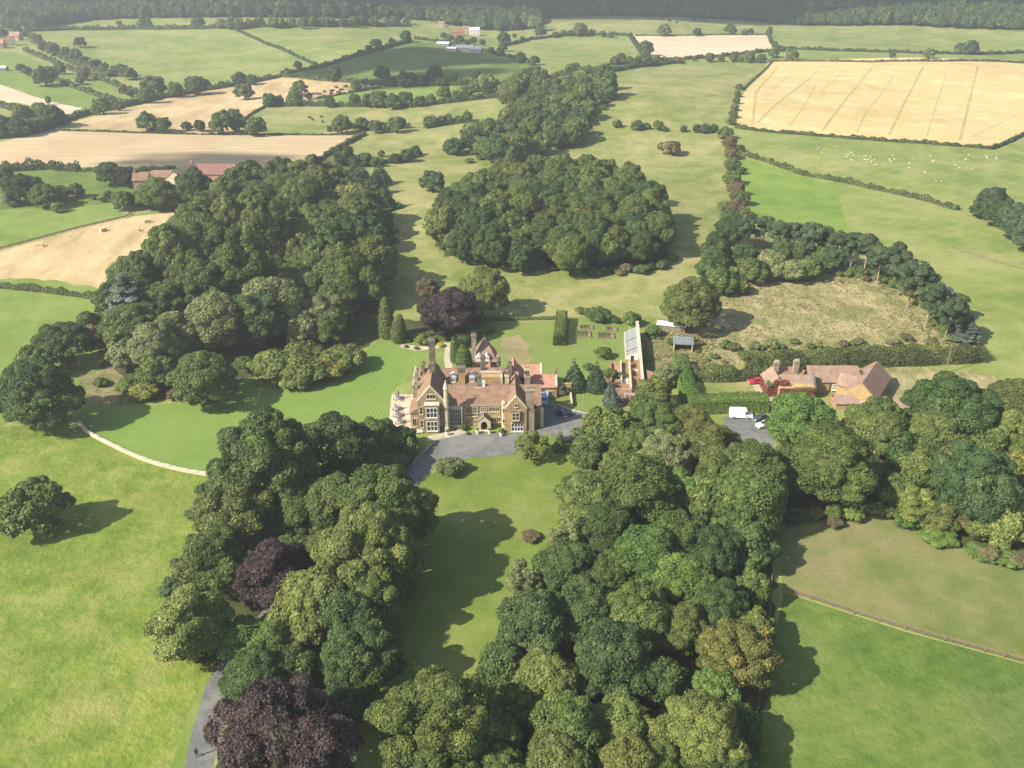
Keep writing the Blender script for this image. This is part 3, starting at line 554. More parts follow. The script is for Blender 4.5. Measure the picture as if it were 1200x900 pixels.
def tier_lobes(seed, tiers, z0, h, r0, flat):
    g = random.Random(seed); out = []
    for t in range(tiers):
        f = t / (tiers - 1); z = z0 + h * f; rr = r0 * (1 - f * f * 0.85); m = 7 if f < 0.6 else 5
        for j in range(m):
            a = j * 6.283 / m + t * 1.1 + g.uniform(-0.3, 0.3); q = g.uniform(0.22, 0.33) * (1 - f * 0.35); k = max(0.02, rr - q) * g.uniform(0.6, 1.0)
            out.append((k * math.cos(a), k * math.sin(a), z + g.uniform(-0.08, 0.08), q, q, q * flat, 1))
    return out
proto('cedar', [foliage('cedar_crown', tier_lobes(4, 8, 0.5, 1.75, 1.0, 0.34), 16000, 0.038, 90, up=0.7, jit=0.45)],
      [trunk_mesh('cedar_trunk', 2.1, 0.08, 10, 5, M['bark'], 0.8, zc=1.2)], 2.4, 1.3)
def pine_lobes(seed):
    g = random.Random(seed); out = []
    for i in range(34):
        a = i * 2.4 + g.uniform(-0.5, 0.5); rr = math.sqrt((i % 17 + 0.3) / 17) * 0.85; q = g.uniform(0.20, 0.34)
        out.append((rr * math.cos(a), rr * math.sin(a), (2.35 if i < 17 else 1.75) - 0.6 * rr * rr + g.uniform(-0.25, 0.22), q, q, q * g.uniform(0.5, 0.8), 1))
    return out
proto('pine', [foliage('pine_crown', pine_lobes(i), 13000, 0.045, 95 + i, up=0.5) for i in range(3)],
      [trunk_mesh('pine_trunk', 2.2, 0.055, 12, 15 + i, M['bark_pale'], 0.75, zc=2.1) for i in range(2)], 2.75, 2.0)
NAMES = {'great': 'great_tree', 'broad': 'broadleaf_tree', 'tall': 'tall_tree', 'open': 'open_crowned_tree', 'far': 'distant_tree', 'mid': 'bushy_tree', 'shrub': 'shrub',
         'farshrub': 'shrub', 'spruce': 'spruce_tree', 'column': 'columnar_conifer', 'cedar': 'cedar_tree', 'pine': 'pine_tree'}
TREES = []   # records for labelling
trng = random.Random(77)
def tree_at(base, rad, kind, col, hs=1.0, label=None, area='', grp=None, sy=1.0):
    lv, tk, hz, zc = PROTO[kind]; i = trng.randrange(len(lv))
    sy *= trng.uniform(0.86, 1.14); root = empty(NAMES[kind], base, trng.uniform(0, 6.28), (rad, rad * sy, rad * hs)); root.rotation_euler = (trng.gauss(0, .05), trng.gauss(0, .05), root.rotation_euler[2])
    link('foliage' if 'shrub' in kind else 'crown', lv[i], root, L[col])
    link('stem' if 'shrub' in kind else 'trunk', tk[trng.randrange(len(tk))], root)
    TREES.append(dict(o=root, kind=kind, col=col, rad=rad, label=label, area=area, grp=grp, px=px_of((base[0], base[1], base[2] + rad * zc * hs))))
    return root
def tree_px(px, py, w, kind, col, hs=1.0, **k):
    if kind == 'broad' and w >= 96: kind = 'great'
    w = w * 0.93; lv, tk, hz, zc = PROTO[kind]; b = ground_at(px, py); rad = 5.0
    for _ in range(5):
        b = ground_at(px, py, up=rad * zc * hs); rad = w / 2 / pxm((b.x, b.y, b.z + rad * zc * hs))
    return tree_at(b, rad, kind, col, hs, **k)
def scatter(poly, n, rlo, rhi, kinds, cols, area, seed, hs=(0.9, 1.2), sep=0.78, up=7.0, grp=None):
    wp = [tuple(ground_at(x, y, up=up)[:2]) for x, y in poly]; g = random.Random(seed)
    xs = [p[0] for p in wp]; ys = [p[1] for p in wp]; pl = []; tries = 0
    while len(pl) < n and tries < 12000:
        tries += 1; x = g.uniform(min(xs), max(xs)); y = g.uniform(min(ys), max(ys)); r = g.uniform(rlo, rhi)
        if not pip(wp, np.array([x]), np.array([y]))[0]: continue
        if any((x - a) ** 2 + (y - b) ** 2 < (sep * (r + c)) ** 2 for a, b, c in pl): continue
        if any((x - t['o'].location.x) ** 2 + (y - t['o'].location.y) ** 2 < (sep * 0.9 * (r + t['rad'])) ** 2 for t in TREES if abs(t['o'].location.y - y) < 20): continue
        pl.append((x, y, r))
    for x, y, r in pl:
        tree_at(Vector((x, y, float(height(x, y)))), r, g.choice(kinds), g.choice(cols), g.uniform(*hs), area=area, grp=grp)

# --- trees placed one by one: (centre x, centre y, crown width, kind, colour, height stretch)
AV = 'of the avenue clump'
for t in [(315,545,130,'broad','dark',1.05),(392,532,88,'broad','dark',1.0),(438,513,58,'mid','green',.9),(468,515,38,'mid','dark',.9),(453,600,108,'broad','green',1.2),
          (395,592,80,'broad','olive',1.0),(434,655,112,'broad','olive',1.25),(365,712,92,'broad','light',1.1),(320,680,88,'tall','copper',.85),(250,655,78,'broad','green',1.0),
          (272,606,92,'broad','olive',1.0),(222,736,90,'tall','light',.9),(205,690,34,'mid','bluegreen',1.0),(288,752,62,'mid','bright',.9),(300,797,74,'broad','dark',1.0),
          (342,870,172,'broad','copper',1.0),(440,712,66,'tall','green',1.05),(428,775,74,'broad','dark',1.4),(405,830,60,'broad','dark',1.1),(412,735,74,'broad','dark',1.3),(468,618,72,'broad','dark',1.35),(462,670,72,'broad','green',1.35),(425,545,50,'mid','green',.9),(350,600,70,'broad','green',1.0),(388,650,60,'broad','olive',1.0),(345,650,50,'mid','green',1.0),(330,745,56,'broad','green',1.0),(400,780,60,'broad','dark',1.0),(345,790,60,'mid','dark',1.0)]:
    tree_px(*t, area=AV)
for t in [(480,524,34,'shrub','light',1.3),(462,543,36,'shrub','olive',1.3),(448,530,36,'shrub','green',1.3),(475,535,24,'shrub','green',1.2)]: tree_px(*t, area='by the manor end of the avenue')
SE = 'of the lower right wood'  # more dark leaf colours in this wood, standing in for shade over it
for t in [(515,855,150,'broad','green',1.0),(693,590,72,'broad','olive',1.0),(668,632,48,'open','pale',1.0),(749,578,92,'broad','green',1.0),(800,580,62,'mid','bright',1.0),(835,588,62,'mid','green',1.1),
          (882,588,92,'broad','green',1.0),(845,560,70,'broad','olive',1.0),(612,680,50,'open','pale',1.0),(757,655,84,'broad','bright',.95),(797,636,70,'broad','green',1.05),(838,648,66,'broad','dark',1.05),
          (882,690,44,'mid','green',1.2),(661,668,72,'broad','dark',1.0),(628,735,86,'broad','bluegreen',1.0),(685,718,76,'broad','dark',1.05),(742,725,84,'broad','green',1.0),(797,684,74,'broad','bright',1.0),
          (805,740,66,'broad','olive',1.0),(845,715,68,'broad','dark',1.05),(886,740,46,'mid','green',1.2),(592,785,62,'mid','dark',1.1),(638,800,76,'broad','light',.95),(720,775,94,'broad','bluegreen',1.0),
          (775,800,60,'mid','dark',1.1),(865,772,88,'broad','autumn',1.0),(838,812,62,'mid','bright',1.0),(812,860,104,'broad','light',1.05),(672,862,94,'broad','green',1.0),(727,852,74,'broad','light',1.0),
          (738,905,86,'broad','autumn',1.0),(655,905,92,'broad','olive',1.0),(570,870,84,'broad','green',1.0),(612,830,66,'mid','green',1.0),(880,640,60,'mid','dark',1.1),(715,620,70,'broad','dark',1.0),
          (868,850,50,'mid','dark',1.1),(770,900,70,'broad','green',1.0),(588,915,80,'broad','green',.95),(845,905,70,'broad','dark',1.0),(540,930,80,'broad','green',1.0),(715,675,60,'broad','green',1.0)]:
    tree_px(*t, area=SE)
MID = 'between forecourt and parking yard'
for t in [(710,508,62,'mid','green',1.1),(733,508,30,'mid','yellow',.9),(768,464,44,'mid','green',1.0),(755,478,34,'mid','green',1.0),(781,440,30,'mid','pale',.9),(812,504,58,'broad','autumn',.95),(846,522,46,'broad','autumn',1.0),
          (772,500,60,'broad','green',1.0),(740,525,60,'broad','green',1.0),(778,540,70,'broad','pale',1.0),(825,530,66,'broad','autumn',1.0),(690,530,44,'mid','dark',1.0),(728,548,50,'mid','olive',1.0)]:
    tree_px(*t, area=MID)
ST = 'of the belt below the stables'
for t in [(970,547,112,'broad','green',.95),(938,493,74,'broad','bright',.9),(1027,502,72,'broad','olive',.95),(884,560,88,'broad','olive',.95),(1111,484,98,'broad','dark',1.0),(1087,512,66,'broad','olive',1.0),
          (1072,532,28,'mid','rust',1.1),(1116,532,56,'mid','autumn',1.0),(1078,556,58,'mid','green',1.0),(1140,568,100,'broad','bluegreen',1.1),(1185,512,62,'tall','light',.8),(1190,476,64,'broad','olive',1.0),
          (1076,592,52,'tall','light',.7),(1104,607,42,'mid','olive',1.0),(1121,610,32,'mid','rust',1.0),(1146,615,40,'mid','olive',1.0),(1172,618,56,'mid','light',.95),(1195,560,60,'mid','autumn',1.0),
          (1198,600,50,'mid','yellow',1.0),(1052,575,44,'mid','green',1.0),(1042,548,18,'column','bright',.9),(1010,560,50,'mid','dark',1.2),(925,560,50,'mid','dark',1.1),(1225,520,80,'broad','green',1.0),(1230,590,70,'broad','olive',1.0),
          (1055,525,44,'mid','dark',1.1),(1160,525,52,'mid','green',1.2)]:
    tree_px(*t, area=ST)
for t in [(1063,612,34,'shrub','bright',.8),(1100,630,50,'shrub','bright',.6),(1150,648,44,'shrub','bright',.6),(1182,655,44,'shrub','bright',.6),(1040,600,30,'shrub','green',.9)]: tree_px(*t, area='along the worn paddock edge')
for t in [((38,597,76,'mid','green',.95),'lone green park tree standing in the sunlit grass at left'),
          ((45,462,100,'broad','dark',.9),'great dark spreading tree at the left end of the ha-ha wall'),
          ((75,405,56,'broad','dark',1.0),'dark tree behind the great spreading tree at far left'),
          ((40,425,44,'mid','green',1.0),'green tree behind the great dark tree at far left'),
          ((103,382,34,'mid','dark',1.0),'dark tree left of the blue cedar'),
          ((112,395,30,'mid','brown',1.0),'bare brownish tree left of the blue cedar'),
          ((150,350,66,'cedar','cedar',1.0),'blue grey cedar at the left corner of the wood'),
          ((160,388,72,'broad','green',.9),'rounded green tree just below the blue cedar'),
          ((205,395,60,'broad','pale',1.0),'pale green tree below the blue cedar'),
          ((248,380,70,'broad','pale',1.1),'pale feathery tree in the front of the left wood'),
          ((238,447,84,'broad','green',.8),'rounded green tree on the lawn edge at left'),
          ((185,437,52,'mid','green',.8),'small dark green tree at the left end of the lawn'),
          ((527,367,66,'broad','copper',.85),'round purple copper beech behind the manor'),
          ((565,344,58,'broad','light',1.0),'light green tree right of the copper beech'),
          ((502,338,28,'tall','rust',.75),'slim brownish tree behind the copper beech'),
          ((507,213,30,'mid','bluegreen',.9),'small round tree left of the round wood'),
          ((808,357,74,'broad','olive',.9),'olive green oak above the wooden sheds'),
          ((350,372,44,'broad','pale',1.2),'tall pale tree at the front of the left wood'),
          ((320,362,66,'broad','pale',1.2),'big pale grey green tree in front of the left wood'),
          ((388,385,40,'tall','green',.8),'dark green upright tree beside the spreading shrubs'),
          ((290,372,56,'tall','bright',.8),'bright green tree in the front of the left wood'),
          ((432,312,70,'broad','olive',1.0),'broad pale crowned oak at the right edge of the left wood'),
          ((400,345,56,'broad','green',1.0),'green tree behind the golden conifers'),
          ((887,428,20,'spruce','dark',.9),'small dark conifer beside the red car'),
          ]:
    tree_px(*t[0], label=t[1])
for t in [((453,372,19,'column','light',1.55),'tall golden green columnar conifer at the lawn corner'),((466,384,19,'column','light',1.05),'shorter golden columnar conifer at the lawn corner'),
          ((410,368,12,'column','light',1.3),'slim pale conifer at the front edge of the wood'),
          ((533,409,12,'column','green',1.6),'tall clipped pointed yew behind the manor'),((544,416,20,'column','green',.8),'broad clipped yew behind the manor'),
          ((699,442,27,'spruce','spruce',1.05),'right one of the two spruces beside the kitchen garden'),((674,440,27,'spruce','spruce',1.1),'left one of the two spruces beside the forecourt lawn'),((717,462,22,'spruce','cedar',1.1),'blue green spruce by the kitchen garden wall'),
          ((656,517,16,'spruce','green',1.2),'small conifer on the lawn beside the black car'),((515,500,9,'column','spruce',.5),'small clipped dark shrub by the left gable path')]:
    tree_px(*t[0], label=t[1])
for t in [((622,522,44,'open','light',.8),'pale loose shrubby tree at the edge of the forecourt'),((526,547,44,'shrub','pale',.9),'low pale spreading bush on the corner of the front lawn'),
          ((486,573,11,'spruce','light',.6),'tiny conifer at the lawn corner by the drive'),((622,629,26,'shrub','rust',.7),'small brownish shrub alone on the front lawn'),
          ((542,501,13,'shrub','bright',1.3),'round clipped bush beside the tall hall window'),((516,404,9,'shrub','gold',1.2),'small golden yellow bush on the path behind the manor'),
          ((706,414,24,'shrub','green',1.2),'rounded green bush on the garden lawn'),((740,374,26,'shrub','green',1.4),'green bush at the top of the glasshouse wall'),
          ((766,388,22,'shrub','green',1.2),'green bush between the glasshouse wall and the long shed'),((702,369,34,'shrub','green',1.0),'green bush in a row above the garden lawn'),((679,364,13,'shrub','yellow',1.5),'yellow green bush above the garden lawn'),
          ((688,365,14,'shrub','light',1.2),'light green bush between the yellow and green bushes'),
          ((722,376,12,'shrub','olive',1.3),'small olive bush right of the bush row'),
          ((690,430,14,'shrub','bright',1.3),'bright little bush between the two spruces'),((715,438,22,'shrub','olive',1.0),'yellowish bush beside the kitchen garden'),((728,440,14,'shrub','green',1.0),'small bush in the kitchen garden'),
          ((665,455,20,'shrub','green',1.2),'green bush left of the spruces'),((795,404,10,'shrub','green',1.2),'little bush beside the open shed'),
          ((575,500,10,'shrub','green',1.2),'dark bush right of the manor porch'),((588,505,9,'shrub','green',1.1),'round bush at the corner left of the right gable'),((529,503,8,'shrub','rust',1.0),'flowering reddish shrub below the turret'),
          ((548,508,7,'shrub','olive',.8),'low plant left of the porch'),
          ((497,398,26,'shrub','olive',.9),'loose olive bush below the copper beech'),((478,398,14,'shrub','bright',.7),'low bright bush beside the golden conifer'),
          ((488,408,8,'shrub','rust',.7),'low reddish bush at the top of the striped lawn'),((476,406,7,'shrub','rust',.7),'low brown bush near the golden conifers'),
          ((118,448,22,'shrub','olive',.8),'low olive bush on the bare ground at the lawn end'),((168,460,44,'shrub','yellow',.8),'yellow green bush on the lawn edge at far left'),((150,452,34,'shrub','light',.8),'light green bush behind the yellow green one at the lawn end'),
          ((206,462,26,'shrub','rust',.8),'reddish low bush beside the round tree on the lawn'),((215,448,30,'shrub','bluegreen',.9),'blue green bush left of the round tree on the lawn'),((286,425,24,'shrub','bright',1.0),'bright green bush at the left end of the spreading shrubbery'),
          ((305,432,30,'shrub','bright',.9),'mid green bush at the left part of the spreading shrubbery'),((322,432,70,'shrub','light',1.0),'green mounded bush in the spreading shrubbery on the lawn'),((352,436,70,'shrub','olive',.9),'broad olive bush in the middle of the spreading shrubbery'),
          ((378,432,60,'shrub','yellow',.85),'yellow green mounded bush at the front of the spreading shrubbery'),((345,446,50,'shrub','light',.8),'low light green bush at the front edge of the spreading shrubbery'),((402,422,60,'shrub','light',.95),'olive mounded bush at the right end of the spreading shrubbery'),((355,416,60,'shrub','olive',1.0),'dark bush at the back of the spreading shrubbery'),
          ((560,382,26,'shrub','dark',1.2),'dark shrub beside the copper beech'),((543,395,16,'shrub','olive',1.2),'small shrub in front of the copper beech'),
          ((785,174,34,'farshrub','rust',1.0),'loose russet bush alone in the valley pasture'),((196,283,18,'open','rust',1.0),'thin reddish tree at the edge of the bale field'),
          ((67,243,15,'mid','light',.9),'small light green tree alone in the meadow by the bale field')]:
    tree_px(*t[0], label=t[1])
# pine belt round the dry meadow
PB = 'of the pine belt'
for t in [(876,262,26,'pine','pine',1.28),(896,262,26,'pine','pine',1.28),(858,270,34,'broad','dark',1.2),(916,268,28,'pine','pine',1.28),(934,271,26,'pine','pine',1.28),(952,272,32,'pine','pine',1.28),(968,276,28,'pine','pine',1.22),
          (985,282,30,'pine','pine',1.28),(1001,284,30,'pine','pine',1.34),(1018,288,32,'pine','pine',1.28),(1034,300,30,'pine','pine',1.28),(1050,290,24,'pine','pine',1.15),(1060,308,34,'pine','pine',1.28),(1072,318,38,'pine','pine',1.28),
          (1085,325,36,'pine','pine',1.15),(1092,345,36,'pine','pine',1.28),(1108,345,30,'pine','cedar',1.02),(1115,360,38,'pine','pine',1.22),(1125,352,24,'pine','dark',1.02),(1130,372,26,'pine','cedar',0.90),(1138,388,34,'cedar','cedar',.7),(1125,390,30,'cedar','cedar',.6)]:
    tree_px(*t, area=PB)
for t in [(840,290,40,'broad','dark',1.0),(835,312,40,'broad','dark',1.0),(845,330,36,'mid','green',1.0),(872,300,34,'mid','bluegreen',.9),(880,318,38,'mid','green',.9),(905,312,40,'mid','pale',.9),(925,318,36,'mid','pale',.8),(948,315,34,'mid','green',.9),
          (975,305,28,'mid','dark',1.0),(1010,318,20,'shrub','olive',1.1),(1030,322,20,'shrub','light',1.1),(1046,326,20,'shrub','olive',1.2),(1098,378,22,'shrub','olive',1.2),(1110,392,22,'shrub','bright',1.0),(866,335,26,'mid','olive',.8),
          (915,296,24,'mid','dark',1.1),(938,298,24,'mid','dark',1.1),(960,300,24,'mid','bright',1.1)]:
    tree_px(*t, area=PB)
for t in [((1162,238,40,'broad','pine',.9),'dark tree clump left part on the right edge of the sloping field'),((1178,252,36,'broad','dark',.9),'dark tree in the middle of the clump at the right edge'),((1150,246,26,'mid','dark',.9),'small dark tree at the left of the clump at the right edge'),
          ((1196,262,50,'broad','pine',.9),'large dark tree at the right end of the clump by the sloping field'),((1215,275,50,'broad','pine',.9),'dark tree cut off by the right edge')]:
    tree_px(*t[0], label=t[1])
def edge_shrubs(px, n, wlo, whi, cols, area, kinds=('shrub',), hs=(0.8, 1.3), off=2.0):
    P = [ground_at(*p) for p in px]; g = random.Random(n + int(px[0][0])); tot = sum((b - a).length for a, b in zip(P[:-1], P[1:]))
    for i in range(n):
        s = tot * (i + g.random()) / n
        for a, b in zip(P[:-1], P[1:]):
            l_ = (b - a).length
            if s <= l_: break
            s -= l_
        c = a.lerp(b, min(1, s / l_)); x, y = c.x + g.uniform(-off, off), c.y + g.uniform(-off, off)
        tree_at(Vector((x, y, float(height(x, y)))), g.uniform(wlo, whi), g.choice(kinds), g.choice(cols), g.uniform(*hs), area=area)
edge_shrubs([(523,292),(545,303),(600,311),(660,318),(720,322),(765,316),(786,302)], 34, 1.6, 3.0, ['green', 'dark', 'olive', 'bluegreen', 'brown'], 'along the round wood edge')
edge_shrubs([(462,240),(456,290),(450,330)], 10, 1.5, 2.8, ['green', 'dark', 'olive'], 'along the left wood right edge')
edge_shrubs([(590,812),(598,760),(625,700),(650,660),(665,620),(682,560)], 18, 1.3, 2.4, ['green', 'dark', 'olive', 'pale'], 'along the lower right wood edge')
edge_shrubs([(905,612),(960,612),(1040,604),(1062,612),(1130,640),(1200,665)], 24, 1.3, 2.6, ['green', 'dark', 'olive', 'light', 'brown'], 'along the paddock top edge')
edge_shrubs([(935,318),(985,322),(1040,330),(1075,352),(1100,378),(1118,402)], 40, 1.2, 2.4, ['olive', 'green', 'brown', 'light', 'pale'], 'under the pines', hs=(0.9, 1.6))
edge_shrubs([(232,788),(212,750),(205,700),(225,650),(240,600),(250,570)], 16, 1.3, 2.2, ['green', 'olive', 'dark'], 'left of the avenue clump')
edge_shrubs([(478,620),(462,690),(445,760),(420,830)], 14, 1.3, 2.2, ['green', 'dark'], 'right of the avenue clump')
edge_shrubs([(845,412),(900,408),(960,404),(1040,402),(1110,402)], 22, 0.8, 2.3, ['olive', 'brown', 'pale', 'green'], 'along the bramble thicket', hs=(0.7, 1.1))
edge_shrubs([(760,392),(785,400),(820,405),(835,425),(800,440),(770,430),(760,450)], 22, 0.7, 1.5, ['olive', 'brown', 'pale', 'green', 'light'], 'around the garden sheds', hs=(0.7, 1.1), off=3.5)
edge_shrubs([(545,192),(590,180),(640,176)], 8, 2.0, 3.0, ['green', 'olive'], 'behind the round wood')
edge_shrubs([(545,180),(600,186),(680,158),(700,130),(720,115)], 16, 2.0, 3.2, ['green', 'olive', 'rust'], 'along the ridge wood edge')
# woods filled tree by tree
scatter([(518,268),(522,240),(560,212),(615,200),(690,197),(738,212),(766,240),(780,272),(772,290),(740,296),(660,297),(590,292),(535,282)], 110, 4.8, 6.6, ['broad','broad','mid'], ['green','green','green','olive','dark'], 'of the round wood', 3, hs=(1.12, 1.3), sep=0.62, up=8)
for t in [(636,252,28,'tall','copper',1.15),(575,297,30,'mid','bluegreen',.9),(652,300,18,'mid','bright',1.0),(537,285,34,'mid','pale',1.0),(560,290,30,'mid','pale',1.0),(755,290,40,'mid','dark',1.0)]: tree_px(*t, area='of the round wood')
scatter([(128,345),(185,305),(240,240),(285,212),(330,205),(385,205),(425,235),(442,262),(446,300),(436,335),(400,340),(330,335),(270,345),(210,355)], 140, 5.4, 8.6, ['broad','broad','mid','tall'], ['green','green','olive','green','dark','olive'], 'of the big left wood', 8, hs=(0.95, 1.25), sep=0.63, up=8)
for t in [(408,215,30,'spruce','spruce',.8),(425,208,28,'spruce','spruce',.8),(440,214,28,'spruce','spruce',.8),(432,228,28,'spruce','pine',.8),(450,232,28,'spruce','spruce',.8),(395,203,26,'spruce','spruce',.8),(415,203,26,'spruce','pine',.8),(446,205,26,'spruce','spruce',.7)]:
    tree_px(*t, area='at the left wood top corner')
scatter([(205,395),(260,385),(330,380),(395,372),(400,355),(300,352),(220,368),(140,380),(140,405),(185,410)], 24, 4.0, 6.5, ['broad','mid','tall'], ['green','pale','dark','olive','bluegreen'], 'in front of the big left wood', 12, hs=(0.9, 1.2), sep=0.62, up=7)
# the ridge woods up the valley
scatter([(600,92),(625,84),(680,80),(712,92),(716,112),(690,128),(650,122),(600,125),(592,108)], 46, 5.0, 7.5, ['mid','far'], ['green','olive','dark','green'], 'of the upper ridge wood', 21, hs=(0.9, 1.15), sep=0.6)
scatter([(548,170),(552,150),(590,132),(640,124),(680,132),(686,150),(640,165),(600,178)], 42, 4.4, 6.8, ['mid','far'], ['green','olive','dark','bluegreen'], 'of the lower ridge wood', 22, hs=(0.9, 1.15), sep=0.6)
for t in [((532,172,26,'mid','bluegreen',.8),'round dark bush like tree at the left end of the lower ridge wood')]: tree_px(*t[0], label=t[1])

# --- hedgerow and far trees
HG = 'on the left hillside hedges'
for t in [(170,27,17),(139,27,6),(232,27,13),(62,58,17),(76,62,14),(88,66,17),(98,72,13),(50,55,10),(69,81,15),(52,90,26),(24,80,12),(33,84,12,'rust'),(97,88,14,'rust'),(123,78,9),(134,83,13),(144,83,16),(152,87,16),(157,88,10),
          (179,101,26),(173,112,22),(206,106,20),(231,101,25),(144,105,11,'olive'),(153,110,9),(120,125,22),(26,134,24),(47,130,20,'light'),(60,137,30),(75,140,15),(20,150,26,'dark'),(5,148,24,'dark'),(40,148,20,'dark'),
          (8,30,15),(20,36,14),(28,26,15),(32,40,12),(38,42,9,'yellow'),(88,63,14),(94,50,14),(20,22,16),(45,22,16),(2,40,14),(44,46,12),(108,76,12),(114,74,10),(93,95,10),(100,84,10,'dark'),(132,121,12),(140,125,12),(112,131,10,'olive'),(57,118,6,'green',1.8)]:
    tree_px(t[0], t[1], t[2], 'far', t[3] if len(t) > 3 else trng.choice(['green', 'dark', 'green', 'bluegreen']), t[4] if len(t) > 4 else 0.95, area=HG)
HM = 'on the middle distance hedges'
for t in [(171,144,25),(192,147,20),(219,148,12),(234,148,15),(281,92,17),(295,94,14),(259,99,9),(287,108,22,'olive'),(317,118,18),(327,118,13),(350,104,20,'olive'),(346,116,20),(362,113,9,'copper'),(386,120,14),(416,118,16),(432,118,18),
          (444,117,22),(460,120,20),(475,116,18),(392,88,20,'dark'),(417,102,14,'olive'),(448,87,20,'dark'),(458,96,14,'dark'),(474,94,20,'dark'),(422,62,8,'dark'),(432,57,9,'dark'),(441,52,13,'dark'),(459,49,9,'dark'),(475,43,15,'dark'),(349,77,11,'dark'),
          (259,145,30),(273,138,22),(280,147,18),(301,149,26),(400,147,25),(425,146,18),(440,149,18),(466,147,22),(452,150,14),
          (482,92,16,'dark'),(508,87,22,'dark'),(529,92,14,'dark'),(558,88,14,'dark'),(520,110,18),(505,117,14),(555,101,16,'light'),(570,97,24,'light'),(572,105,20),(545,108,16,'light'),(590,109,14),(492,119,14),(535,113,14),(495,95,14,'dark'),(518,96,12,'dark'),
          (404,183,27,'dark'),(428,187,18),(447,180,9,'rust'),(462,186,14),(477,183,17),(486,177,14),(440,190,14,'olive'),(415,189,16)]:
    tree_px(t[0], t[1], t[2], 'far', t[3] if len(t) > 3 else trng.choice(['green', 'dark', 'green', 'bluegreen']), 0.95, area=HM)
HF = 'near the white farm'
for t in [(590,45,16,'dark'),(589,55,12,'dark'),(603,42,6),(628,28,22,'light'),(634,38,14,'bluegreen'),(604,27,14,'yellow'),(660,39,8),(680,35,18),(694,38,8),(706,40,8),(609,68,14,'dark'),(627,71,12,'dark'),(586,62,12,'dark'),(576,60,10,'dark'),
          (527,45,10),(538,47,12),(554,48,10),(520,42,8),(612,46,7),(651,41,8),(668,39,8),(716,41,7),(565,50,8,'dark'),(547,50,8,'dark')]:
    tree_px(t[0], t[1], t[2], 'far', t[3] if len(t) > 3 else 'green', 0.95, area=HF)
HR = 'near the cream stubble and wheat'
for t in [(778,36,15),(817,38,11),(856,35,14),(872,38,8),(880,37,8),(756,58,20),(755,70,18),(728,68,12),(738,70,9),(814,69,7,'rust'),(832,68,12,'rust'),(859,68,11),(878,67,15),(892,69,12),(906,63,12),(929,65,15),(902,37,7,'green',1.6),(908,52,8),
          (1124,55,10),(1137,56,19),(1089,63,14,'pale'),(1046,65,8),(723,145,11),(746,147,14),(758,148,9),(771,147,13),(779,151,8),(801,151,9),(816,151,11,'dark'),(826,151,13,'dark'),(837,151,11,'dark'),(720,71,12),(745,73,12),(845,69,9,'rust'),(868,69,9,'rust'),(770,70,10,'rust'),(795,71,9,'rust')]:
    tree_px(t[0], t[1], t[2], 'far', t[3] if len(t) > 3 else trng.choice(['green', 'olive', 'bluegreen']), t[4] if len(t) > 4 else 0.95, area=HR)
for t in [(784,24,6),(776,22,5),(814,23,5),(826,24,4),(793,26,4),(732,22,4)]: tree_px(*t, 'farshrub', 'dark', 1.1, area='on the rough far slope')
VL = 'of the russet valley hedge'
for t in [(866,102,9,'olive'),(864,110,9),(863,118,9),(861,126,10,'rust'),(859,134,11),(857,142,12),(850,156,18,'olive'),(855,167,18,'rust'),(857,180,18,'rust'),(858,193,20,'olive'),(859,208,22,'green'),(862,221,22,'rust'),(867,232,22,'olive'),(863,244,26,'rust'),(850,243,18,'pale'),(868,174,10,'dark'),(868,200,12,'dark'),(855,256,26,'green'),(872,250,18,'olive')]:
    tree_px(t[0], t[1], t[2], 'far' if t[1] < 150 else 'mid', t[3] if len(t) > 3 else 'olive', 0.85, area=VL)
GD = 'near the red roofed farm'
for t in [(20,222,40,'broad','dark',.9),(11,229,24,'cedar','cedar',.9),(38,216,22,'mid','bluegreen',.9),(53,230,34,'broad','green',.85),(88,224,20,'mid','autumn',.9),(70,226,22,'mid','olive',.9),(4,206,22,'mid','dark',1),(128,204,30,'broad','dark',.95),(150,208,28,'broad','copper',.9),
          (109,232,8,'shrub','olive',1.2),(127,228,13,'mid','green',.8),(121,234,12,'shrub','dark',1),(144,235,26,'broad','green',.9),(184,228,42,'broad','bright',.95),(172,230,30,'broad','green',1),(226,222,46,'broad','dark',1),(203,232,30,'mid','green',1),(265,236,44,'broad','bluegreen',1),(300,230,38,'broad','bluegreen',1),(247,240,26,'broad','green',1),(160,233,18,'mid','bluegreen',.9),(198,207,14,'mid','green',.9)]:
    tree_px(*t, area=GD)
# --- the wood on the far hill: one mass
def pix_poly_world(px): return [tuple(ground_at(*p)[:2]) for p in px]
hp = pix_poly_world(HILL_WOOD); g = random.Random(4); hw = []
hx0 = min(p[0] for p in hp); edge = sorted(hp)
def edge_y(x):
    for a, b in zip(edge[:-1], edge[1:]):
        if a[0] <= x <= b[0]: return a[1] + (b[1] - a[1]) * (x - a[0]) / max(1e-6, b[0] - a[0])
    return 1150
y_ = 1000.0
while y_ < 2500:
    stp = 7.5 if y_ < 1500 else 11
    k = int((520 + y_ * 0.75) / stp)
    for i in range(-k, k + 1):
        x = i * stp + g.uniform(-2.6, 2.6); yy = y_ + g.uniform(-2.6, 2.6)
        if yy > edge_y(x) + 4: hw.append((x, yy))
    y_ += stp
P_ = np.array(hw); PZ = height(P_[:, 0], P_[:, 1])
me = bpy.data.meshes.new('hill_woodland'); me.from_pydata([(a, b, c) for (a, b), c in zip(hw, PZ)], [], [])
hwo = bpy.data.objects.new('hill_woodland', me); COL.objects.link(hwo)
tag(hwo, 'dense dark hazy woodland covering the far hillside along the top', 'woodland', kind='stuff')
ng = bpy.data.node_groups.new('scatter_woodland', 'GeometryNodeTree')
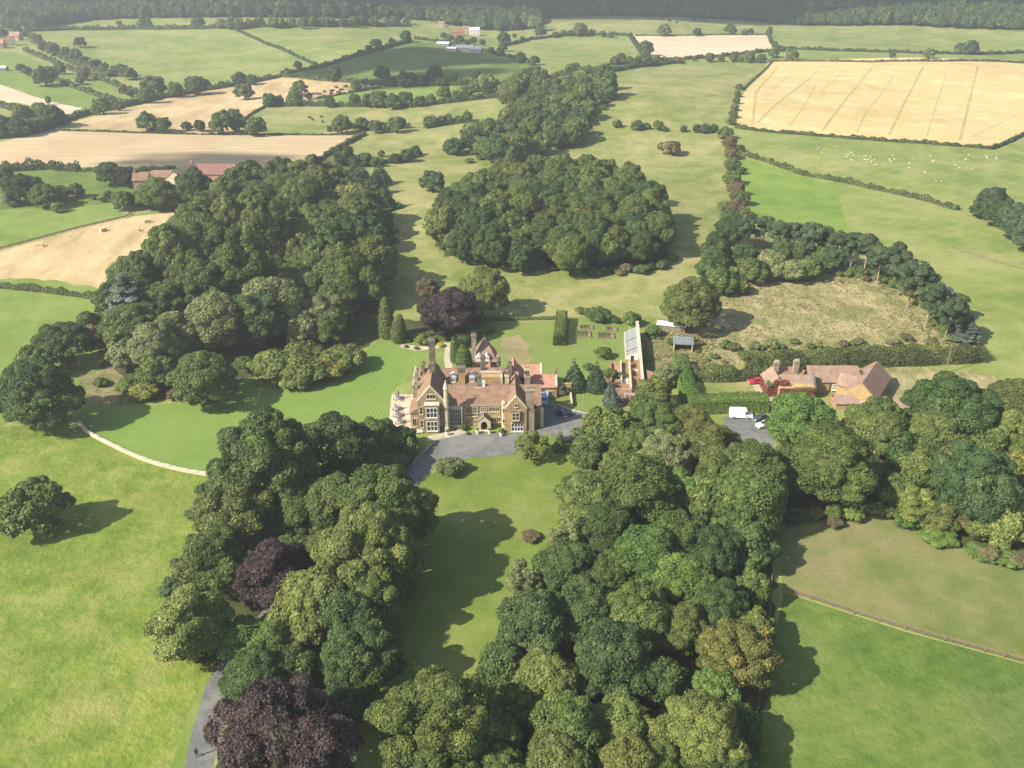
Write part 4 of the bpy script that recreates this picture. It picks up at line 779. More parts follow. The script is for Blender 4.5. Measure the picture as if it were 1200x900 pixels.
ng.interface.new_socket('Geometry', in_out='INPUT', socket_type='NodeSocketGeometry'); ng.interface.new_socket('Geometry', in_out='OUTPUT', socket_type='NodeSocketGeometry')
gi = ng.nodes.new('NodeGroupInput'); go = ng.nodes.new('NodeGroupOutput'); jn = ng.nodes.new('GeometryNodeJoinGeometry')
def fnode(t, **k):
    q = ng.nodes.new(t)
    for a, b in k.items(): setattr(q, a, b)
    return q
wood_cols = ['green', 'dark', 'bluegreen', 'dark']
for i, cm in enumerate(wood_cols):
    fm = PROTO['far'][0][i].copy(); fm.materials.clear(); fm.materials.append(L[cm])
    po = bpy.data.objects.new('woodland_crown', fm)
    oi = fnode('GeometryNodeObjectInfo'); oi.inputs['Object'].default_value = po; oi.inputs['As Instance'].default_value = True
    rv = fnode('FunctionNodeRandomValue', data_type='FLOAT'); rv.inputs['Seed'].default_value = 3
    cp = fnode('FunctionNodeCompare', data_type='FLOAT', operation='LESS_THAN'); ng.links.new(rv.outputs['Value'], cp.inputs[0]); cp.inputs[1].default_value = (i + 1) / 4
    cp2 = fnode('FunctionNodeCompare', data_type='FLOAT', operation='GREATER_EQUAL'); ng.links.new(rv.outputs['Value'], cp2.inputs[0]); cp2.inputs[1].default_value = i / 4
    an = fnode('FunctionNodeBooleanMath', operation='AND'); ng.links.new(cp.outputs[0], an.inputs[0]); ng.links.new(cp2.outputs[0], an.inputs[1])
    ip = fnode('GeometryNodeInstanceOnPoints'); ng.links.new(gi.outputs[0], ip.inputs['Points']); ng.links.new(oi.outputs['Geometry'], ip.inputs['Instance']); ng.links.new(an.outputs[0], ip.inputs['Selection'])
    rs = fnode('FunctionNodeRandomValue', data_type='FLOAT_VECTOR'); rs.inputs[0].default_value = (4.2, 4.2, 5.2); rs.inputs[1].default_value = (7.2, 7.2, 8.8); rs.inputs['Seed'].default_value = i
    rr_ = fnode('FunctionNodeRandomValue', data_type='FLOAT_VECTOR'); rr_.inputs[0].default_value = (0, 0, 0); rr_.inputs[1].default_value = (0, 0, 6.28); rr_.inputs['Seed'].default_value = i + 9
    ng.links.new(rs.outputs[0], ip.inputs['Scale']); ng.links.new(rr_.outputs[0], ip.inputs['Rotation']); ng.links.new(ip.outputs[0], jn.inputs[0])
ng.links.new(jn.outputs[0], go.inputs[0]); md = hwo.modifiers.new('scatter', 'NODES'); md.node_group = ng
# trees standing along the front edge of the hill wood, paler ones one can tell apart
for i in range(19):
    x = 258 + i * 12 + trng.uniform(-3, 3); tree_px(x, 27.5 - 0.012 * (x - 258) + trng.uniform(-1, 1), trng.uniform(11, 16), 'far', trng.choice(['light', 'green', 'olive', 'pale']), 0.95, area='of the pale far tree line')

# ------------------------------------------------------------------ hedges
def hedge(px, h, w, col, label, leaf=None, bump=0.35, name='hedge', clipped=False, cat='hedge', world=False):
    P = [Vector(p) for p in px] if world else [ground_at(*p) for p in px]
    D = [0]
    for a, b in zip(P[:-1], P[1:]): D.append(D[-1] + (Vector((b.x - a.x, b.y - a.y))).length)
    Lh = D[-1]; dist = P[len(P) // 2].length
    leaf = leaf or max(0.14, min(0.62, dist * 0.00085))
    per = 2 * h + w; n = int(min(26000, 2.3 * Lh * per / (leaf * leaf * 1.9)))
    rg = np.random.default_rng(int(abs(P[0].x * 7 + P[0].y)) + 1)
    s = rg.uniform(-0.3, Lh + 0.3, n); a = rg.uniform(0, 1, n)
    if clipped: bw = np.ones(n)
    else: bw = 1 + bump * (0.6 * np.sin(s / 1.9 + P[0].x) + 0.5 * np.sin(s / 0.83 + 2) + 0.5 * np.sin(s / 5.1 + 1))
    xs = np.interp(s, D, [p.x for p in P]); ys = np.interp(s, D, [p.y for p in P])
    k = np.clip(np.searchsorted(D, s) - 1, 0, len(P) - 2)
    dx = np.array([b.x - a_.x for a_, b in zip(P[:-1], P[1:])])[k]; dy = np.array([b.y - a_.y for a_, b in zip(P[:-1], P[1:])])[k]; ll = np.hypot(dx, dy); nx, ny = -dy / ll, dx / ll
    u_ = a * per; sd = np.where(u_ < h, 0, np.where(u_ < h + w, 1, 2)); rc = 0.25 if clipped else 0.6
    off = np.where(sd == 0, -w / 2, np.where(sd == 2, w / 2, u_ - h - w / 2)); z = np.where(sd == 0, u_, np.where(sd == 2, per - u_, h))
    zn = z / h; off = off * np.where(sd == 1, 1, 1 - rc * np.clip(zn, 0, 1) ** 3 * 0.8); z = z * np.where(sd == 1, 1 - rc * (np.abs(off) / (w / 2)) ** 2.5 * 0.7, 1)
    off = off * (0.75 + 0.25 * bw); z = z * bw; c = np.where(sd == 0, -1.0, np.where(sd == 2, 1.0, off / w)); sn = np.where(sd == 1, 1.0, 0.25)
    ke = int(n * 2 * w * h / (Lh * per + 2 * w * h)); ei = rg.choice(n, ke, replace=False); s[ei] = np.where(rg.random(ke) < .5, rg.uniform(-.25, .1, ke), Lh + rg.uniform(-.1, .25, ke)); off[ei] = rg.uniform(-w / 2, w / 2, ke); z[ei] = rg.uniform(0, h, ke)
    xs = np.interp(s, D, [p.x for p in P]); ys = np.interp(s, D, [p.y for p in P])
    fill = 1 - np.abs(rg.normal(0, 0.05 if clipped else 0.14, n)); off = off * fill; z = z * fill
    x = xs + nx * off; y = ys + ny * off; zz = height(x, y) + z
    N = np.stack([nx * c, ny * c, sn + 0.35], 1) + rg.normal(0, 0.35 if clipped else 0.55, (n, 3)); N /= np.linalg.norm(N, axis=1)[:, None]
    Pn = np.stack([x, y, zz], 1); A = rg.normal(size=(n, 3)); U = np.cross(N, A); U /= np.linalg.norm(U, axis=1)[:, None]; V = np.cross(N, U)
    sz = leaf * rg.uniform(0.6, 1.3, (n, 1)); q = np.stack([Pn - U * sz, Pn - V * sz * .8, Pn + U * sz, Pn + V * sz * .8], 1).reshape(-1, 3)
    o0 = np.array([P[0].x, P[0].y, P[0].z]); q = q - o0
    tn = np.clip(0.5 + 0.18 * np.sin(s / 2.7) * (not clipped) + rg.normal(0, 0.18, n), 0, 1)
    # leafy core so that nothing shows through
    cv_, cf_, m = [], [], max(2, int(Lh / 3) + 1)
    for i in range(m + 1):
        t = Lh * i / m; X = np.interp(t, D, [p.x for p in P]); Y = np.interp(t, D, [p.y for p in P]); kk = min(len(P) - 2, max(0, int(np.searchsorted(D, t)) - 1))
        d_ = Vector((P[kk + 1].x - P[kk].x, P[kk + 1].y - P[kk].y)).normalized(); zb = float(height(X, Y))
        for o_, z_ in ((-.32, -.3), (-.28, .40 * h), (0, .52 * h), (.28, .40 * h), (.32, -.3)): cv_.append((X - d_.y * o_ * w - o0[0], Y + d_.x * o_ * w - o0[1], zb + z_ - o0[2]))
        if i: b0 = 5 * (i - 1); cf_ += [(b0 + j, b0 + j + 1, b0 + j + 6, b0 + j + 5) for j in range(4)]
    nv = len(cv_); allv = np.concatenate([q, np.array(cv_)]); me = bpy.data.meshes.new(name); me.vertices.add(len(allv)); me.vertices.foreach_set('co', allv.astype(np.float32).ravel())
    li = np.concatenate([np.arange(4 * n), (np.array(cf_) + 4 * n).ravel()]).astype(np.int32); me.loops.add(len(li)); me.loops.foreach_set('vertex_index', li)
    me.polygons.add(len(li) // 4); me.polygons.foreach_set('loop_start', np.arange(0, len(li), 4, dtype=np.int32))
    at = me.attributes.new('tone', 'FLOAT', 'POINT'); at.data.foreach_set('value', np.concatenate([np.repeat(tn, 4), np.full(nv, 0.25)]).astype(np.float32))
    me.materials.append(L[col]); me.update(calc_edges=True)
    o = link(name, me, loc=tuple(o0)); tag(o, label, cat); return o
hedge([(-160,322),(0,337),(60,343),(120,351),(135,356)], 1.9, 1.8, 'hedge', 'dark clipped field hedge along the bottom of the bale field')
hedge([(-200,200),(0,201),(60,198),(92,201)], 4.0, 3.5, 'dark', 'tall dark hedge at the top of the meadow at far left')
hedge([(92,201),(150,202),(205,198)], 1.8, 2.0, 'dark', 'low dark hedge left of the red roofed farm')
hedge([(278,198),(340,200),(400,199)], 2.0, 2.2, 'dark', 'dark hedge between the stubble field and the left wood')
hedge([(358,196),(375,188),(400,172),(428,158)], 2.0, 2.2, 'hedge', 'diagonal brown hedge at the right end of the stubble field')
hedge([(-60,166),(0,162),(30,158),(62,150)], 6.5, 7.0, 'dark', 'thick tall dark hedge at the left end of the stubble field')
hedge([(60,153),(160,156),(240,158),(330,158),(427,158)], 0.9, 1.2, 'hedge', 'thin hedge dividing the two stubble fields')
hedge([(60,147),(76,143),(105,133),(150,124),(190,115),(240,106),(290,98),(330,90)], 3.0, 4.0, 'hedge', 'long thick hedge curving up between green slopes and stubble')
hedge([(330,90),(350,91),(400,96),(450,100),(480,101)], 2.6, 3.0, 'hedge', 'dark hedge along the top of the small round stubble corner')
hedge([(330,88),(378,79),(430,63),(455,56),(482,49)], 3.0, 3.4, 'dark', 'hedge rising diagonally towards the white farm')
hedge([(275,35),(300,46),(330,58),(350,68),(372,77)], 2.0, 2.4, 'dark', 'thin diagonal hedge dividing the upper green fields')
hedge([(30,37),(80,35),(160,34),(235,34),(256,33)], 4.0, 5.0, 'dark', 'dark hedge along the top of the big light green field')
hedge([(256,33),(340,32),(480,31)], 4.0, 6.0, 'hedge', 'hedge at the foot of the pale tree line')
hedge([(30,60),(60,72),(100,88),(130,98),(165,112)], 3.2, 4.0, 'hedge', 'upper hedge between the narrow green strips')
hedge([(60,92),(90,104),(120,114),(150,124)], 3.0, 4.0, 'hedge', 'lower hedge between the narrow green strips')
hedge([(40,50),(70,66),(100,80),(130,90)], 4.0, 6.0, 'hedge', 'bushy hedge bordering the big light green field at left')
hedge([(-60,120),(0,124),(20,130),(40,138)], 3.5, 5.0, 'hedge', 'bushy hedge beneath the pale strip field at far left')
hedge([(284,142),(296,133),(310,126)], 1.2, 1.4, 'hedge', 'short diagonal hedge beside the tree on the pink stubble')
hedge([(310,125),(360,124),(420,125),(480,125)], 3.0, 4.0, 'hedge', 'leafy hedge with trees above the grazed pasture')
hedge([(480,126),(530,120),(590,113)], 3.2, 4.0, 'hedge', 'leafy hedge running to the upper ridge wood')
hedge([(450,100),(520,100),(600,99),(612,97)], 3.5, 4.5, 'dark', 'dark hedge under the hollow field')
hedge([(372,116),(400,111),(445,103)], 1.5, 1.5, 'hedge', 'thin hedge below the dark bales')
hedge([(500,150),(520,146),(552,142)], 5.0, 7.0, 'dark', 'long dark thicket left of the lower ridge wood')
hedge([(385,154),(410,151),(440,153),(480,150)], 3.0, 4.0, 'hedge', 'bushy hedge at the top corner of the pasture')
hedge([(400,193),(440,193),(480,186),(492,182)], 2.5, 4.0, 'hedge', 'bushy hedge above the large left wood')
hedge([(486,46),(520,50),(560,58),(590,66),(625,78)], 2.4, 3.0, 'dark', 'dark hedge between the hollow field and the farm')
hedge([(590,54),(620,47),(660,42),(715,41),(735,42)], 2.4, 3.2, 'dark', 'hedge with bushes right of the farm')
hedge([(738,42),(745,52),(757,66)], 3.0, 4.0, 'dark', 'short hedge down the left side of the cream stubble')
hedge([(745,42),(800,42),(850,41),(898,41)], 1.3, 1.6, 'hedge', 'thin hedge above the cream stubble')
hedge([(716,76),(760,72),(800,70),(850,66),(895,61),(920,60)], 2.6, 3.2, 'hedge', 'long hedge below the cream stubble')
hedge([(718,84),(745,79),(775,76),(800,73)], 3.0, 4.0, 'dark', 'bushy hedge from the ridge wood towards the wheat')
hedge([(899,38),(903,50),(912,60)], 2.2, 2.6, 'hedge', 'short upright hedge beside the cream stubble')
hedge([(912,57),(960,59),(1020,61),(1080,63),(1140,64),(1200,62),(1400,62)], 2.4, 3.0, 'dark', 'dark hedge across the light green field behind the wheat')
hedge([(890,71),(960,72),(1020,73),(1100,72),(1185,73),(1400,76)], 1.3, 1.8, 'rust', 'thin russet hedge along the top of the wheat field')
hedge([(862,150),(900,155),(940,158),(1000,163),(1060,167),(1115,171),(1162,175),(1180,168),(1200,158),(1240,146)], 1.7, 2.0, 'hedge', 'long dark hedge along the bottom of the wheat field')
hedge([(868,181),(900,190),(940,205),(990,214),(1040,225),(1080,234),(1122,246)], 2.0, 2.6, 'hedge', 'long hedge under the sheep field')
hedge([(905,72),(885,92),(870,106)], 1.0, 1.2, 'hedge', 'faint hedge at the left end of the wheat field')
hedge([(812,443),(840,444),(870,443),(895,440)], 3.2, 5.0, 'hedge', 'dark bushy hedge behind the pale mown side garden')
hedge([(880,436),(930,428),(1000,426),(1080,424),(1150,420)], 3.4, 6.0, 'hedge', 'long thick hedge behind the stables')
hedge([(868,420),(940,416),(1040,412),(1100,408)], 1.3, 5.0, 'olive', 'low bramble thicket along the dry meadow above the stables')
hedge([(797,428),(800,445),(806,468),(812,478)], 3.6, 4.2, 'bright', 'tall bright green clipped hedge running down beside the kitchen garden', clipped=True)
hedge([(806,481),(830,481),(870,479),(897,479)], 4.0, 4.6, 'bright', 'tall bright green clipped hedge above the white van', clipped=True)
hedge([(655,405),(656,393),(658,376)], 3.6, 3.6, 'olive', 'free standing clipped yew block on the garden lawn', clipped=True)
hedge([(540,408),(556,396),(575,388)], 3.0, 3.2, 'green', 'clipped yew hedge running down from the copper beech', clipped=True)
hedge([(562,376),(600,375),(650,374)], 0.9, 1.2, 'green', 'low clipped hedge along the back of the garden lawn', clipped=True)

# ------------------------------------------------------------------ rough grass that stands up
def tufts(px, n, size, col, label, seed, hgt=0.5):
    wp = world_poly(px); g = np.random.default_rng(seed); a = np.array(wp); x = g.uniform(a[:, 0].min(), a[:, 0].max(), n * 3); y = g.uniform(a[:, 1].min(), a[:, 1].max(), n * 3)
    nz = np.sin(x / 3.1 + np.sin(y / 4.3) * 2) * np.sin(y / 2.7 + np.sin(x / 5.7) * 2); k = pip(wp, x, y) & (nz + g.normal(0, .6, n * 3) > -.2); x, y = x[k][:n], y[k][:n]; m = len(x); z = height(x, y)
    th = g.uniform(0, 6.28, m); s = size * g.uniform(.5, 1.4, m); h_ = hgt * g.uniform(.5, 1.3, m); o = np.array([a[0, 0], a[0, 1], 0]); lx, ly = g.normal(0, .18, m), g.normal(0, .18, m)
    P = np.stack([x, y, z + h_ * .5], 1); N = g.normal(0, .45, (m, 3)); N[:, 2] = 1; N /= np.linalg.norm(N, axis=1)[:, None]; U = np.cross(N, np.stack([np.cos(th), np.sin(th), th * 0], 1)); U /= np.linalg.norm(U, axis=1)[:, None]; V = np.cross(N, U); s = s[:, None]
    q = (np.stack([P - U * s, P - V * s * .6, P + U * s, P + V * s * .6], 1).reshape(-1, 3)) - o
    me = bpy.data.meshes.new('grass'); me.vertices.add(4 * m); me.vertices.foreach_set('co', q.astype(np.float32).ravel()); me.loops.add(4 * m); me.loops.foreach_set('vertex_index', np.arange(4 * m, dtype=np.int32)); me.polygons.add(m); me.polygons.foreach_set('loop_start', np.arange(0, 4 * m, 4, dtype=np.int32))
    at = me.attributes.new('tone', 'FLOAT', 'POINT'); at.data.foreach_set('value', np.repeat(np.clip(.5 + .25 * np.sin(x / 9 + y / 6) + g.normal(0, .2, m), 0, 1), 4).astype(np.float32)); me.materials.append(L[col]); me.update(calc_edges=True)
    tag(link('tussock_grass', me, loc=tuple(o)), label, 'grass', kind='stuff')
tufts([(835,325),(960,308),(1050,328),(1105,375),(1125,402),(880,425),(815,440),(790,400)], 4500, .36, 'hay', 'dry hay tussocks standing in the rough meadow', 1, .3)
tufts([(835,325),(960,308),(1050,328),(1105,375),(1125,402),(880,425),(815,440),(790,400)], 2200, .34, 'light', 'green weeds among the hay in the rough meadow', 9, .3)
tufts([(752,395),(800,385),(840,395),(830,430),(795,445),(765,475),(752,470)], 1500, .35, 'hay', 'dry tussocks among the garden sheds', 2, .4)
tufts([(752,395),(800,385),(840,395),(830,430),(795,445),(765,475),(752,470)], 1500, .35, 'light', 'green weeds among the garden sheds', 3, .4)
tufts([(820,330),(835,300),(900,290),(1000,310),(1075,345),(1150,405),(1140,425),(1100,405),(1040,350),(960,325)], 4000, .40, 'light', 'rough green undergrowth below the pines', 5, .4)
# ------------------------------------------------------------------ walls, fences, kerbs
def sweep(mb, P, w, h, z0=0.0, dz=-0.2):
    for i, p in enumerate(P):
        a = P[max(0, i - 1)]; b = P[min(len(P) - 1, i + 1)]; d = Vector((b.x - a.x, b.y - a.y)).normalized()
        zb = float(height(p.x, p.y))
        mb.v += [(p.x - d.y * o, p.y + d.x * o, zb + z) for o, z in ((w / 2, z0 + dz), (w / 2, z0 + h), (-w / 2, z0 + h), (-w / 2, z0 + dz))]
        n = len(mb.v) - 8
        if i: mb.f += [(n + j, n + (j + 1) % 4, n + 4 + (j + 1) % 4, n + 4 + j) for j in range(4)]
    k = len(mb.v) - 4; s = len(mb.v) - 4 * len(P); mb.f += [(s, s + 1, s + 2, s + 3)[::-1], (k, k + 1, k + 2, k + 3)]
def densify(P, st):
    out = []
    for a, b in zip(P[:-1], P[1:]):
        n = max(1, int((b - a).length / st)); out += [a.lerp(b, i / n) for i in range(n)]
    return out + [P[-1]]
def curve_px(px, st=3.0):
    P = [ground_at(*p) for p in px]; out = []
    for i in range(len(P) - 1):
        p0, p1, p2, p3 = P[max(0, i - 1)], P[i], P[i + 1], P[min(len(P) - 1, i + 2)]; n = max(1, int((p2 - p1).length / st))
        for k in range(n):
            t = k / n; out.append(0.5 * ((2 * p1) + (p2 - p0) * t + (2 * p0 - 5 * p1 + 4 * p2 - p3) * t * t + (3 * p1 - p0 - 3 * p2 + p3) * t ** 3))
    return out + [P[-1]]
hw_ = tag(empty('stone_wall', ground_at(95, 498)), 'low pale dry stone ha-ha wall curving along the lawn edge', 'wall'); IM = Matrix.Translation(-hw_.location)
P = curve_px([(93,496),(104,508),(130,522),(165,538),(200,549),(235,556),(262,560)], 1.5); rg = random.Random(2)
m1, m2 = MB(), MB(); sweep(m1, P, 0.6, 0.55)
for a, b in zip(P[:-1], P[1:]):       # rough coping stones
    d = (b - a); n = 3
    for i in range(n):
        c = a + d * ((i + 0.5) / n); u = d.normalized(); l_ = d.length / n * 0.45; q = rg.uniform(0.24, 0.36); hh = rg.uniform(0.66, 0.82)
        vs = [(c + u * sx * l_ + Vector((-u.y, u.x, 0)) * sy * q) for sx, sy in ((-1, -1), (1, -1), (1, 1), (-1, 1))]
        m2.add([(v.x, v.y, 0.553) for v in vs] + [(v.x, v.y, hh) for v in vs], [(4, 5, 6, 7), (0, 1, 5, 4), (1, 2, 6, 5), (2, 3, 7, 6), (3, 0, 4, 7)])
def rel(mb, o): mb.v = [(x - o.location.x, y - o.location.y, z - o.location.z) for x, y, z in mb.v]; return mb
rel(m1, hw_).build('wall_body', M['dressed'], hw_); cp_ = rel(m2, hw_).build('coping_stones', M['pale_stone'], hw_); cp_['kind'] = 'stuff'
POST = MB().box(-.07, .07, -.07, .07, -.3, 1.25).mesh('fence_post', M['wood'])
def fence(px, label, gap=3.0, rails=(0.45, 0.8, 1.1), cat='fence', rail_h=0.09):
    P = densify([ground_at(*p) for p in px], gap); r = tag(empty('fence', P[0]), label, cat); mb = MB()
    for p in P[:299]: link('post', POST, r, loc=(p.x - P[0].x, p.y - P[0].y, float(height(p.x, p.y)) - P[0].z))
    for z in rails:
        m = MB(); sweep(m, P, 0.05, rail_h, z0=z, dz=0.0); rel(m, r); m.build('rail', M['wood'], r)
fence([(918,693),(950,703),(1000,720),(1060,738),(1130,758),(1200,777),(1290,802)], 'thin post and rail fence crossing the paddock at lower right')
fence([(908,605),(904,680),(899,760),(885,850),(872,960)], 'dark fence along the shaded edge of the lower right wood', rails=(0.4, 0.75, 1.1), rail_h=0.16)
fence([(-80,321),(0,293),(45,281),(90,269),(120,262),(146,256),(155,251)], 'straight fence between the bale field and bright meadow', rails=(0.35, 0.65, 0.95), rail_h=0.2)
fence([(1118,292),(1150,302),(1200,316),(1260,330)], 'low fence at the right edge of the sloping field', gap=4)
for px, lb in (([(652,474),(668,480),(690,485),(708,489)], 'pale kerb edging the right side of the forecourt'), ([(520,511),(505,521),(483,544)], 'pale kerb on the left edge of the drive')):
    m = MB(); sweep(m, curve_px(px, 2), 0.25, 0.12); o = m.build('kerb', M['pale_stone']); tag(o, lb, 'kerb', kind='structure')

# ------------------------------------------------------------------ building helpers
def window(par, x0, x1, z0, z1, y, nx, nz, frame='dressed', fw=0.16, bar=0.09, depth=0.12, side=0, label=None, arch=False):
    """window in a wall facing -Y (side 0), +X (side 1) or -X (side -1); y is the wall plane"""
    m = MB(); f = fw
    m.box(x0 - f, x1 + f, -depth, 0.02, z0 - f, z0).box(x0 - f, x1 + f, -depth, 0.02, z1, z1 + f).box(x0 - f, x0, -depth, 0.02, z0, z1).box(x1, x1 + f, -depth, 0.02, z0, z1)
    for i in range(1, nx): c = x0 + (x1 - x0) * i / nx; m.box(c - bar / 2, c + bar / 2, -depth * 0.7, 0.02, z0, z1)
    for j in range(1, nz): c = z0 + (z1 - z0) * j / nz; m.box(x0, x1, -depth * 0.55, 0.02, c - bar / 2, c + bar / 2)
    m.box(x0 - f * 1.3, x1 + f * 1.3, -depth * 1.8, 0.0, z0 - f * 1.6, z0 - f)
    gl = MB()
    for i in range(nx):
        for j in range(nz):
            a, b = x0 + (x1 - x0) * i / nx, x0 + (x1 - x0) * (i + 1) / nx; c, d = z0 + (z1 - z0) * j / nz, z0 + (z1 - z0) * (j + 1) / nz
            gl.box(a + bar / 2 + .002, b - bar / 2 - .002, -0.03, 0.015, c + bar / 2 + .002, d - bar / 2 - .002)
    def tr(mb):
        if side == 0: mb.v = [(a, b + y, c) for a, b, c in mb.v]
        elif side == 1: mb.v = [(y - b, a, c) for a, b, c in mb.v]
        else: mb.v = [(y + b, -a if False else a, c) for a, b, c in mb.v]; mb.f = [q[::-1] for q in mb.f]
        return mb
    o = tr(m).build('window', M[frame], par); tr(gl).build('pane', M['glass'], o)
    if label: o['label'] = label
    return o
def chimney(par, x, y, w, d, z0, z1, mat='stone_grey', pots=2, potmat='stone_dark', taper=0.0):
    m = MB().box(x - w / 2, x + w / 2, y - d / 2, y + d / 2, z0, z1 - .5).box(x - w / 2 - .12, x + w / 2 + .12, y - d / 2 - .12, y + d / 2 + .12, z1 - .5, z1 - .3).box(x - w / 2 - .04, x + w / 2 + .04, y - d / 2 - .04, y + d / 2 + .04, z1 - .3, z1)
    o = m.build('chimney', M[mat], par)
    for i in range(pots):
        c = x + (i - (pots - 1) / 2) * min(0.55, w / max(pots, 1)); MB().lathe([(0.17, z1), (0.15, z1 + .45), (0.19, z1 + .5), (0.12, z1 + .5)], 8, (c, y)).build('chimney_pot', M[potmat], o)
    return o
def gable_body(x0, x1, y0, y1, ze, zr, axis='y'):
    if axis == 'y': return MB().prism([(x0, -.3), (x1, -.3), (x1, ze), ((x0 + x1) / 2, zr), (x0, ze)], 'y', y0, y1)
    return MB().prism([(y0, -.3), (y1, -.3), (y1, ze), ((y0 + y1) / 2, zr), (y0, ze)], 'x', x0, x1)
def coping(x0, x1, ze, zr, y, th=0.35, up=0.35, w=0.5, axis='y'):
    m = (x0 + x1) / 2; s = (zr - ze) / (m - x0); k = up * math.sqrt(1 + s * s)
    prof = [(x0 - .15, ze - .1), (x0 - .15, ze + k - .15), (m, zr + k), (x1 + .15, ze + k - .15), (x1 + .15, ze - .1), (m, zr - .05)]
    return MB().prism(prof, axis, y, y + w)

# ------------------------------------------------------------------ the manor house
mo = ground_at(490, 505); man = tag(empty('manor_house', mo, R(1.5)), 'large honey stone manor house with plum tiled gabled roofs and many chimneys', 'manor house')
ST_, SG = M['stone'], M['stone_grey']
# left gabled wing
gable_body(0.2, 6.4, 0, 12, 7.7, 11.6).build('wall', SG, man, 'weathered left gable wall')
rf = MB().gable(0.2, 6.4, 0.42, 15, 7.75, 11.75, 'y', 0.45).build('roof', M['tile'], man); coping(0.2, 6.4, 7.7, 11.6, -0.05).build('gable_coping', M['dressed'], man)
chimney(rf, 3.4, 8.6, 1.3, 1.1, 10, 14.0, 'stone_dark', 2); chimney(rf, 3.0, 16.5, 1.5, 1.4, 7, 16.6, 'stone_dark', 3)
MB().box(2.0, 5.1, -1.3, 0.0, -.3, 7.5).box(1.85, 5.25, -1.45, 0, 3.75, 3.95).build('bay', ST_, man); MB().box(1.75, 5.35, -1.55, 0.05, 7.5, 7.75).build('bay_cornice', M['pale_stone'], man)
window(man, 2.35, 4.75, 0.8, 3.2, -1.3, 3, 2, 'white', 0.13, 0.16); window(man, 2.35, 4.75, 4.4, 6.8, -1.3, 3, 2, 'white', 0.13, 0.16); window(man, 2.4, 4.4, 8.7, 9.7, 0, 3, 1, 'dressed')
window(man, -1.1, -0.4, 4.6, 6.6, 5.1, 1, 2, 'white', side=1); window(man, -1.1, -0.4, 1.0, 3.0, 5.1, 1, 2, 'white', side=1)
window(man, 0.7, 1.3, 4.6, 6.4, 0, 1, 2, 'dressed'); window(man, 0.7, 1.3, 1.0, 2.8, 0, 1, 2, 'dressed')
# lean-to and western bays
MB().prism([(0.6, -.3), (7.0, -.3), (7.0, 4.6), (0.6, 4.6)], 'x', -1.7, 0.2).build('side_wing', ST_, man); MB().add([(-1.9, 0.4, 4.6), (0.2, 0.4, 5.9), (0.2, 7.2, 5.9), (-1.9, 7.2, 4.6), (-1.9, 0.4, 4.4), (0.2, 0.4, 4.4), (0.2, 7.2, 4.4), (-1.9, 7.2, 4.4)], [(0, 1, 2, 3), (0, 4, 5, 1), (3, 2, 6, 7), (0, 3, 7, 4), (7, 6, 5, 4)]).build('lean_to_roof', M['tile'], man)
window(man, -1.2, -0.3, 1.0, 3.0, 0.6, 2, 1, 'dressed')
for k, (ya, yb, zt) in enumerate([(8.4, 10.8, 7.6), (12.2, 14.6, 7.8), (16.0, 18.4, 7.4)]):
    b_ = MB().box(-1.5, 0.22, ya, yb, -.3, zt).box(-1.65, 0.2, ya - .15, yb + .15, zt, zt + .25).build('bay', SG, man)
    for mx_ in range(3): MB().box(-1.6, -1.2, ya + mx_ * 0.95, ya + mx_ * 0.95 + .45, zt + .252, zt + .9).build('merlon', M['pale_stone'], b_)
    window(man, ya + .5, yb - .5, 1.0, 3.4, -1.5, 3, 2, side=-1); window(man, ya + .5, yb - .5, 4.6, 6.6, -1.5, 3, 2, side=-1)
MB().box(-0.9, -0.2, 7.2, 7.9, -.3, 9.4).add([(-1.0, 7.1, 9.4), (-0.1, 7.1, 9.4), (-0.1, 8.0, 9.4), (-1.0, 8.0, 9.4), (-.55, 7.55, 10.6)], [(0, 1, 4), (1, 2, 4), (2, 3, 4), (3, 0, 4)]).build('buttress', SG, man)
MB().box(-1.0, -0.3, 11.1, 11.8, -.3, 9.8).add([(-1.1, 11.0, 9.8), (-0.2, 11.0, 9.8), (-0.2, 11.9, 9.8), (-1.1, 11.9, 9.8), (-.65, 11.45, 11)], [(0, 1, 4), (1, 2, 4), (2, 3, 4), (3, 0, 4)]).build('buttress', SG, man)
# turret
MB().lathe([(0.75, -.3), (0.75, 1.2), (0.6, 1.35), (0.58, 7.9), (0.68, 8.05), (0.58, 8.2), (0.55, 11.0), (0.7, 11.2), (0.7, 11.5)], 8, (6.95, -0.1)).build('turret', M['dressed'], man)
MB().lathe([(0.62, 11.502), (0.35, 12.5), (0.12, 13.0), (0.22, 13.15), (0.05, 13.5)], 8, (6.95, -0.1)).build('finial', M['pale_stone'], man)
# hall range
MB().prism([(2.2, -.3), (9.2, -.3), (9.2, 6.0), (5.7, 9.2), (2.2, 6.0)], 'x', 6.4, 20.9).build('wall', ST_, man)
rf = MB().gable(3.4, 23.0, 2.2, 9.2, 6.15, 9.35, 'x', 0.25).build('roof', M['tile'], man); MB().box(7.5, 20.6, 1.95, 2.2, 5.55, 5.95).build('parapet', M['dressed'], man)
MB().box(3.4, 23.0, 5.6, 5.8, 9.25, 9.42).build('ridge_tiles', M['tile_brown'], rf)
chimney(rf, 14.6, 5.7, 1.1, 0.9, 8.4, 11.9, 'stone_dark', 0); MB().box(13.9, 15.3, 5.0, 6.2, 8.35, 8.9).build('chimney_base', M['pale_stone'], rf)
MB().box(15.4, 16.1, 5.2, 5.9, 8.6, 10.6).build('vent_stack', M['white'], rf)
MB().box(7.5, 10.6, 1.0, 2.19, -.3, 5.3).box(7.4, 10.7, 0.9, 2.19, 5.3, 5.65).build('bay', M['dressed'], man); window(man, 7.75, 10.35, 0.9, 5.1, 1.0, 6, 4, 'dressed', 0.14, 0.09)
